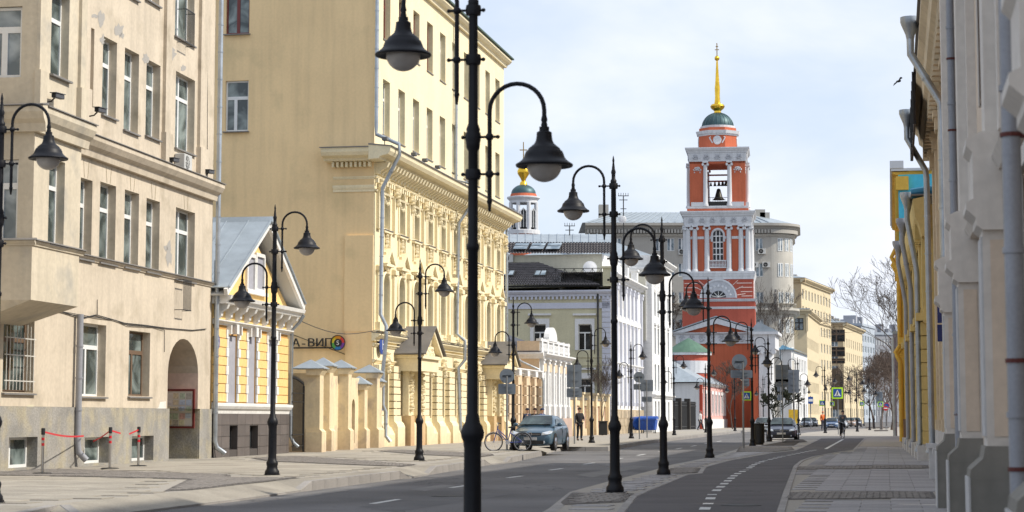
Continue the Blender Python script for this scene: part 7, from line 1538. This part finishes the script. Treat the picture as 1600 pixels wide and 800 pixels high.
person('person riding a bicycle in grey jacket and dark hat on the cycle lane', (g.x, g.y, .035), .02, cyc_pose, (.14, .17, .20), (.015, .015, .02), (.02, .02, .025), h=1.02)
# ================================================================= SIGNS, BINS, STREET THINGS
SIGNB = mat('sign_back_grey', (.17, .20, .235), .5, .2, var=.12, vs=3); POST = mat('grey_sign_post', (.20, .21, .22), .5, .3); SBLUE = mat('sign_blue', (.01, .07, .30), .4); FLG = mat('fluorescent_yellow_green', (.50, .85, .02), .5); SWHITE = mat('sign_white', (.8, .8, .8), .5)
def rplate(w_, h_, r, y0, y1, mb=None):
    mb = mb or MB(); P = []
    for cx, cz, a0 in ((w_/2-r, h_/2-r, 0), (-w_/2+r, h_/2-r, pi/2), (-w_/2+r, -h_/2+r, pi), (w_/2-r, -h_/2+r, 1.5*pi)):
        for k in range(5): a = a0+pi/2*k/4; P.append((cx+r*cos(a), cz+r*sin(a)))
    return mb.ex_y(P, y0, y1)
def sign_back(px, by_, plates, label, gz=.03, name='road_sign'):
    g = G(px, by_, gz); t = thing(name, label, 'road sign', (g.x, g.y, gz), 0); sc_ = g.y/F_PX; top = max(1.35+(653-p[1]+p[3]/2)*sc_ for p in plates)
    MB().tube([(0, -.07, 0), (0, -.07, top)], .035, 8).build('post', POST, t)
    for kind, cy, w_, h_, dx in plates:
        z = 1.35+(653-cy)*sc_
        if kind == 'o': o = MB().lathe([(w_/2*sc_, -.01), (w_/2*sc_, .01)], (0, 0, 0), 28).build('round_plate', SIGNB, t, loc=(dx*sc_, -.0, z)); o.rotation_euler = (pi/2, 0, 0)
        else: o = rplate(w_*sc_, h_*sc_, .05, -.01, .01).build('plate', SIGNB, t, loc=(dx*sc_, 0, z))
        for dz in (-.2, .2): MB().box(-.3*w_*sc_, .3*w_*sc_, .012, .03, dz*h_*sc_-.015, dz*h_*sc_+.015).build('stiffening_rail', POST, o); MB().box(-.3*w_*sc_, .3*w_*sc_, -.035, -.011, dz*h_*sc_-.02, dz*h_*sc_+.02).build('fixing_rail', SIGNB, o)
    return t
sign_back(792, 703.5, [('o', 593, 23, 0, 0), ('r', 613, 27, 16, 0)], 'grey backs of a round sign over a rectangular one by the parked hatchback', gz=.12)
sign_back(897.5, 693.5, [('r', 592, 23, 35, 0), ('r', 618, 24, 14, 0)], 'grey backs of stacked rectangular signs left of the black clad figure', gz=.12)
sign_back(999, 686, [('o', 593, 17, 0, 0), ('r', 608, 17, 9, 0)], 'grey back of a round sign on a slim post left of the blue bin', gz=.12)
sign_back(1011, 684, [('r', 606, 20, 18, 0), ('r', 627, 16, 8, 0)], 'grey back of a square sign on a slim post in front of the blue bin', gz=.12)
sign_back(1162, 701, [('o', 567, 24, 0, -5), ('r', 586, 34, 12, -2), ('r', 599, 10, 12, 5)], 'grey backs of a large round sign and plates beside the litter bin')
sign_back(1223, 690.5, [('r', 585, 20, 27, 0), ('r', 600, 20, 12, 0), ], 'tall grey sign backs on a post in front of the dark saloon car')
sign_back(1241, 683, [('r', 588, 18, 18, 0), ('r', 606, 17, 18, 0)], 'pair of grey sign backs stacked right of the dark saloon car')
sign_back(1220, 680, [('r', 608, 9, 9, 0), ('r', 622, 9, 9, 0)], 'two small grey sign backs behind the tall ones near the saloon car')
sign_back(1375, 672, [('r', 622, 10, 18, 0)], 'small grey blue sign back at the far planting bed')
def ped_sign(px, by_, cx, cy, size, label, frame=1.3, gz=.03, rz=0, post=True):
    g = G(px, by_, gz); sc_ = g.y/F_PX; t = thing('crossing_sign', label, 'crossing sign', (g.x, g.y, gz), rz); z = 1.35+(653-cy)*sc_; S = size*sc_; dx = (cx-px)*sc_
    e = rplate(S, S, S*.06, -.02, .02).build('fluorescent_frame', FLG, t, loc=(dx, -.12, z-gz)); b = rplate(S*.74, S*.74, S*.05, -.035, -.021).build('blue_plate', SBLUE, e); MB().ex_y([(-S*.29, -S*.27), (S*.29, -S*.27), (0, S*.3)], -.045, -.036).build('white_triangle', SWHITE, b)
    f = MB(); f.sph((.0, -.05, S*.13), (S*.035, .006, S*.035), 8, 5); 
    for a, c in (((0, .09), (.0, -.05)), ((0, -.05), (-.09, -.2)), ((0, -.05), (.07, -.2)), ((0, .06), (.08, -.02)), ((0, .06), (-.07, -.01))): f.tube([(a[0]*S, -.05, a[1]*S), (c[0]*S, -.05, c[1]*S)], S*.022, 4)
    f.build('walking_figure', DARK, b)
    for k in range(4): MB().box(S*(-.17+.1*k), S*(-.12+.1*k), -.048, -.0455, -S*.26, -S*.22).build('stripe', DARK, b)
    if post: MB().tube([(0, 0, 0), (0, 0, z-gz+S*.5)], .035, 8).build('post', POST, t)
    MB().box(min(0, dx)-.02, max(0, dx)+.02, -.1, .03, z-gz-.02, z-gz+.02).build('bracket', POST, t)
    return t
ped_sign(1310, 679, 1309, 614.5, 17.5, 'bright green framed pedestrian crossing sign above the cyclist')
ped_sign(1161.5, 697.6, 1167, 619, 14, 'yellow green framed pedestrian crossing sign beside the red church wall')
ped_sign(1286, 669, 1285, 630, 9, 'small green framed crossing sign on the left side of the far street'); ped_sign(1300, 668, 1300.5, 631, 7, 'tiny green framed crossing sign between the two nearer ones'); ped_sign(1378, 672, 1376, 632, 8, 'small crossing sign at the far planting bed under the trees'); ped_sign(1347, 669, 1347, 631, 7, 'tiny crossing sign left of the far planting bed')
g = G(1267, 670, .1); t = thing('bus_stop_sign', 'blue and white bus stop sign on the far left pavement', 'sign', (g.x, g.y, .1)); sc_ = g.y/F_PX; rplate(8*sc_, 11*sc_, .1, -.03, .03).build('plate', SBLUE, t, loc=(0, -.08, 1.35+(653-627)*sc_)); MB().box(-3.4*sc_, 3.4*sc_, -.125, -.112, 1.35+24*sc_, 1.35+28*sc_).build('white_panel', SWHITE, t); MB().tube([(0, 0, 0), (0, 0, 1.35+33*sc_)], .05, 6).build('post', POST, t)
g = G(1375.5, 671.5, .1); t = thing('no_entry_sign', 'tiny round red no entry sign near the far planting bed', 'sign', (g.x+.6, g.y, .1)); sc_ = g.y/F_PX; z = 1.35+(653-639.5)*sc_; o = MB().lathe([(.26, 0), (.26, .02)], n=20).build('plate', mat('sign_red', (.45, .02, .02), .5), t, loc=(0, 0, z)); o.rotation_euler = (pi/2, 0, 0); MB().box(-.18, .18, -.03, -.021, z-.05, z+.05).build('white_bar', SWHITE, t); MB().tube([(0, .03, 0), (0, .03, z)], .03, 6).build('post', POST, t)
g = G(1386, 671, .1); t = thing('blue_round_sign', 'tiny round blue sign right of the red no entry sign', 'sign', (g.x, g.y, .1)); z = 1.35+(653-635)*sc_; o = MB().lathe([(.32, 0), (.32, .02)], n=20).build('plate', SBLUE, t, loc=(0, 0, z)); o.rotation_euler = (pi/2, 0, 0); MB().lathe([(.25, 0), (.32, 0), (.32, .01), (.25, .01)], n=20, caps=False).build('red_rim', MC['sign_red'], t, loc=(0, -.021, z)).rotation_euler = (pi/2, 0, 0); MB().tube([(0, .03, 0), (0, .03, z)], .03, 6).build('post', POST, t)
g = G(1227, 680, .03); t = thing('yellow_hoarding', 'small yellow advertising panel behind the dark saloon car', 'panel', (g.x+.9, g.y+2, .1)); MB().box(-.35, .35, -.06, .06, .4, 1.9).build('panel', mat('poster_yellow', (.70, .45, .03), .6, var=.3, vs=3), t); MB().box(-.38, .38, -.1, .1, .0, .4).build('foot', IRON, t)
# dumpster
g = Vector((at(1013, 166)[0], 166, .12)); BLUEB = mat('blue_plastic_bin', (.008, .07, .36), .4, var=.2, vs=3); t = thing('dumpster', 'bright blue wheeled refuse container with domed lid on the left pavement', 'refuse bin', (g.x, g.y, .12), -.25)
mb = MB(); a = .68; mb.add([(-a*.85, -.42, .25), (a*.85, -.42, .25), (a*.85, .42, .25), (-a*.85, .42, .25), (-a, -.55, 1.12), (a, -.55, 1.12), (a, .55, 1.12), (-a, .55, 1.12)], [(0, 3, 2, 1), (0, 1, 5, 4), (1, 2, 6, 5), (2, 3, 7, 6), (3, 0, 4, 7), (4, 5, 6, 7)]); bevel(mb.build('tub', BLUEB, t), .05)
MB().ex_x([(.58*cos(pi*i/10), 1.14+.24*sin(pi*i/10)) for i in range(11)], -.72, .72).build('lid', BLUEB, t); MB().box(-.74, .74, -.62, -.55, 1.06, 1.14).build('rim', BLUEB, t)
for k in range(5): MB().box(-.55+k*.26, -.5+k*.26, -.53, -.47, .35, 1.0).build('rib', BLUEB, t)
for sx in (-.5, .5):
    for sy in (-.35, .35): MB().lathe([(.1, -.03), (.1, .03)], (0, 0, 0), 12).build('wheel', RUBBER, t, loc=(sx, sy, .1)).rotation_euler = (0, pi/2, 0); MB().box(sx-.03, sx+.03, sy-.05, sy+.05, .12, .27).build('castor', IRON, t)
mb = MB().lathe([(.55, 0), (.55, .9), (.5, .95), (0, .98)], (0, 0, 0), 20); o = mb.build('round_container', BLUEB, None, True, loc=(g.x-1.0, g.y+1.2, .9)); o.rotation_euler = (pi/2, 0, .3); tag(o, 'dark blue round bodied container just behind the wheeled refuse bin', 'container')
# litter bin, benches
g = G(1185.5, 694.8, .03); t = thing('litter_bin', 'black slatted litter bin at the foot of the lamp on the refuge', 'litter bin', (g.x, g.y, .03)); MB().lathe([(.24, 0), (.24, .06), (.27, .1), (.27, .98), (.30, 1.0), (.30, 1.06), (.2, 1.06), (.2, .8)], n=16, caps=False).build('drum', IRON, t)
for i in range(16): a = 2*pi*i/16; MB().box(.27, .29, -.03, .03, .1, .98).build('slat', IRON, t, rz=a)
g = G(951, 684, .12); t = thing('wheelie_bins', 'dark litter bin before the yard wall right of the black clad figure', 'litter bin', (g.x, g.y+8, .12)); bevel(MB().box(-.28, .28, -.3, .3, .1, .95).build('tub', IRON, t), .04); MB().box(-.3, .3, -.33, .33, .95, 1.03).build('lid', BLKP, t)
# barrier posts with red tape
STEEL = mat('brushed_steel', (.45, .43, .40), .35, .8); REDT = mat('red_tape', (.55, .01, .02), .5)
bp = []
for k, (px, py) in enumerate(((66, 741), (171.5, 733), (216, 729))):
    g = G(px, py, .12); bp.append(Vector((g.x, g.y, .12)))
    t = thing('barrier_post', ['steel barrier post with red bands nearest the bay window', 'steel barrier post with red bands below the white framed ground floor window', 'steel barrier post with red bands left of the arched recess'][k], 'barrier post', (g.x, g.y, .12), 0, 'barrier posts before the beige block')
    MB().lathe([(.22, 0), (.22, .02), (.18, .035), (.04, .04)], n=24).build('base', RUBBER, t, True); MB().tube([(0, 0, .03), (.0, 0, .95)], .032, 12).build('post', STEEL, t, True); MB().lathe([(.04, .86), (.045, .88), (.045, 1.0), (.03, 1.01)], n=12).build('head', BLKP, t)
    for z in (.62, .74): MB().lathe([(.0345, z), (.0345, z+.06)], n=12, caps=False).build('red_band', REDT, t)
def tape(a, b, sag, label, w0=.04):
    mb = MB(); P = [a.lerp(b, i/12)+Vector((0, 0, -sag*sin(pi*i/12))) for i in range(13)]
    for p, q in zip(P, P[1:]): mb.quad(p-Vector((0, 0, w0)), q-Vector((0, 0, w0)), q, p)
    tag(mb.build('barrier_tape', REDT), label, 'tape')
up = Vector((0, 0, .95)); tape(bp[0]+up, f1.world(f1.hit(113, 690)[0], -.3, .92), .05, 'red tape from the nearest barrier post to the grey drainpipe'); tape(f1.world(f1.hit(128, 690)[0], -.3, .78), bp[1]+up, .02, 'red tape from the wall up to the middle barrier post'); tape(bp[1]+up, bp[1]+up+(bp[2]-bp[1])*.35-Vector((0, 0, .08)), .0, 'short red tape end hanging off the middle barrier post'); tape(bp[2]+up, bp[2]+up-(bp[2]-bp[1])*.35-Vector((0, 0, .1)), .0, 'short red tape end hanging off the third barrier post')
# bird
p = CAM+ray(1404, 127)*(60/ray(1404, 127).y); t = thing('flying_bird', 'small dark bird flying high in the pale sky', 'bird', p, .6); MB().sph((0, 0, 0), (.035, .11, .035), 8, 6).build('body', DARK, t, True)
for sg in (-1, 1): mb = MB(); mb.add([(sg*.02, -.04, .01), (sg*.02, .05, .01), (sg*.12, .07, .1*sg+.03), (sg*.2, .03, .14*sg-.02), (sg*.11, -.03, .1*sg+.03), (sg*.02, .0, .03), (sg*.11, .02, .1*sg+.045)], [(0, 1, 2, 3, 4), (0, 5, 6, 4), (5, 1, 2, 6)]); mb.build('wing', DARK, t)
# ================================================================= BARE TREES
BARK2 = mat('brown_twigs', (.13, .095, .075), .95, var=.3, vs=1)
BARK = mat('bare_bark', (.10, .08, .066), .95, var=.3, vs=3, fine=.3, fs=20)
def tree(X, Y, H, label, seed, spread=.42, depth=6, r0=None, lean=(0, 0), bark=BARK, trunk=.28, tw=None, z=.05):
    r = random.Random(seed); t = thing('bare_tree', label, 'tree', (X, Y, z)); tr = MB(); cr_ = MB(); tw = tw or H*.0011; r0 = r0 or H*.018
    def grow(p, d, ln, rad, lv):
        n = 3; pts = [p]; q = Vector(p); dd = Vector(d)
        for i in range(n):
            dd = (dd+Vector((r.uniform(-1, 1), r.uniform(-1, 1), r.uniform(-.5, .8)))*.16).normalized(); q = q+dd*ln/n; pts.append(Vector(q))
        rr = [max(tw, rad*(1-.35*i/n)) for i in range(n+1)]
        (tr if lv == 0 else cr_).tube(pts, rr, 6 if lv < 2 else (4 if lv < 4 else 3), False)
        if lv >= depth: return
        k = 3 if lv < 3 else (3 if r.random() < .7 else 2)
        for i in range(k):
            a = r.uniform(0, 2*pi); ax = dd.orthogonal().normalized(); ax.rotate(Matrix.Rotation(a, 3, dd)); nd = (dd*(1-spread*.5)+ax*spread*r.uniform(.7, 1.6)+Vector((0, 0, .12))).normalized()
            s = pts[-1] if i else pts[-1]; s = pts[r.choice((2, 3))] if i else pts[-1]
            grow(s, nd, ln*r.uniform(.62, .82), rr[-1]*.72, lv+1)
    grow(Vector((0, 0, 0)), Vector((lean[0], lean[1], 1)).normalized(), H*trunk, r0, 0)
    tr.build('trunk', bark, t, True); o = cr_.build('crown', bark, t); return t
def tr_at(px, Y, top_y, label, seed, **k): d = ray(px, 600); P = CAM+d*(Y/d.y); Hh = 1.35+(653-top_y)*Y/F_PX; return tree(P.x, P.y, Hh*1.02, label, seed, **k)
tr_at(1446, 158, 392, 'large bare tree reaching out over the pavement beside the yellow building', 19, depth=7, spread=.42, lean=(-.05, 0), trunk=.32, tw=.010, r0=.26)
for k, (px, Y, ty, lb) in enumerate(((1376, 235, 500, 'bare tree with brownish twigs in the middle of the far row'), (1392, 225, 478, 'bare brown tree close against the pink house strip'), (1364, 300, 530, 'bare tree at the left end of the far row'), (1384, 330, 520, 'farthest bare tree closing the street on the right'), (1396, 260, 500, 'bare brown tree mostly hidden behind the yellow building'))):
    tr_at(px, Y, ty, lb, 5+10*k, depth=7, spread=.5, tw=.018, trunk=.24, r0=.16, bark=BARK2)
tr_at(1050, 290, 405, 'tall thin bare tree left of the bell tower', 45, depth=8, spread=.27, tw=.016, trunk=.25, r0=.2)
tr_at(1144, 228, 560, 'small bare tree before the red church wall', 55, depth=7, spread=.36, tw=.012, r0=.08)
tr_at(941, 146, 552, 'slender bare tree in the yard in front of the lime building', 65, depth=7, spread=.36, tw=.007, r0=.06)
tr_at(1190, 320, 448, 'bare tree before the grey beige block right of the tower', 85, depth=7, spread=.3, tw=.016, r0=.2)
tr_at(1206, 200, 580, 'dark dense shrub like tree behind the sign backs', 95, depth=7, spread=.42, tw=.03, bark=mat('dark_evergreen_twigs', (.03, .035, .02), .95))
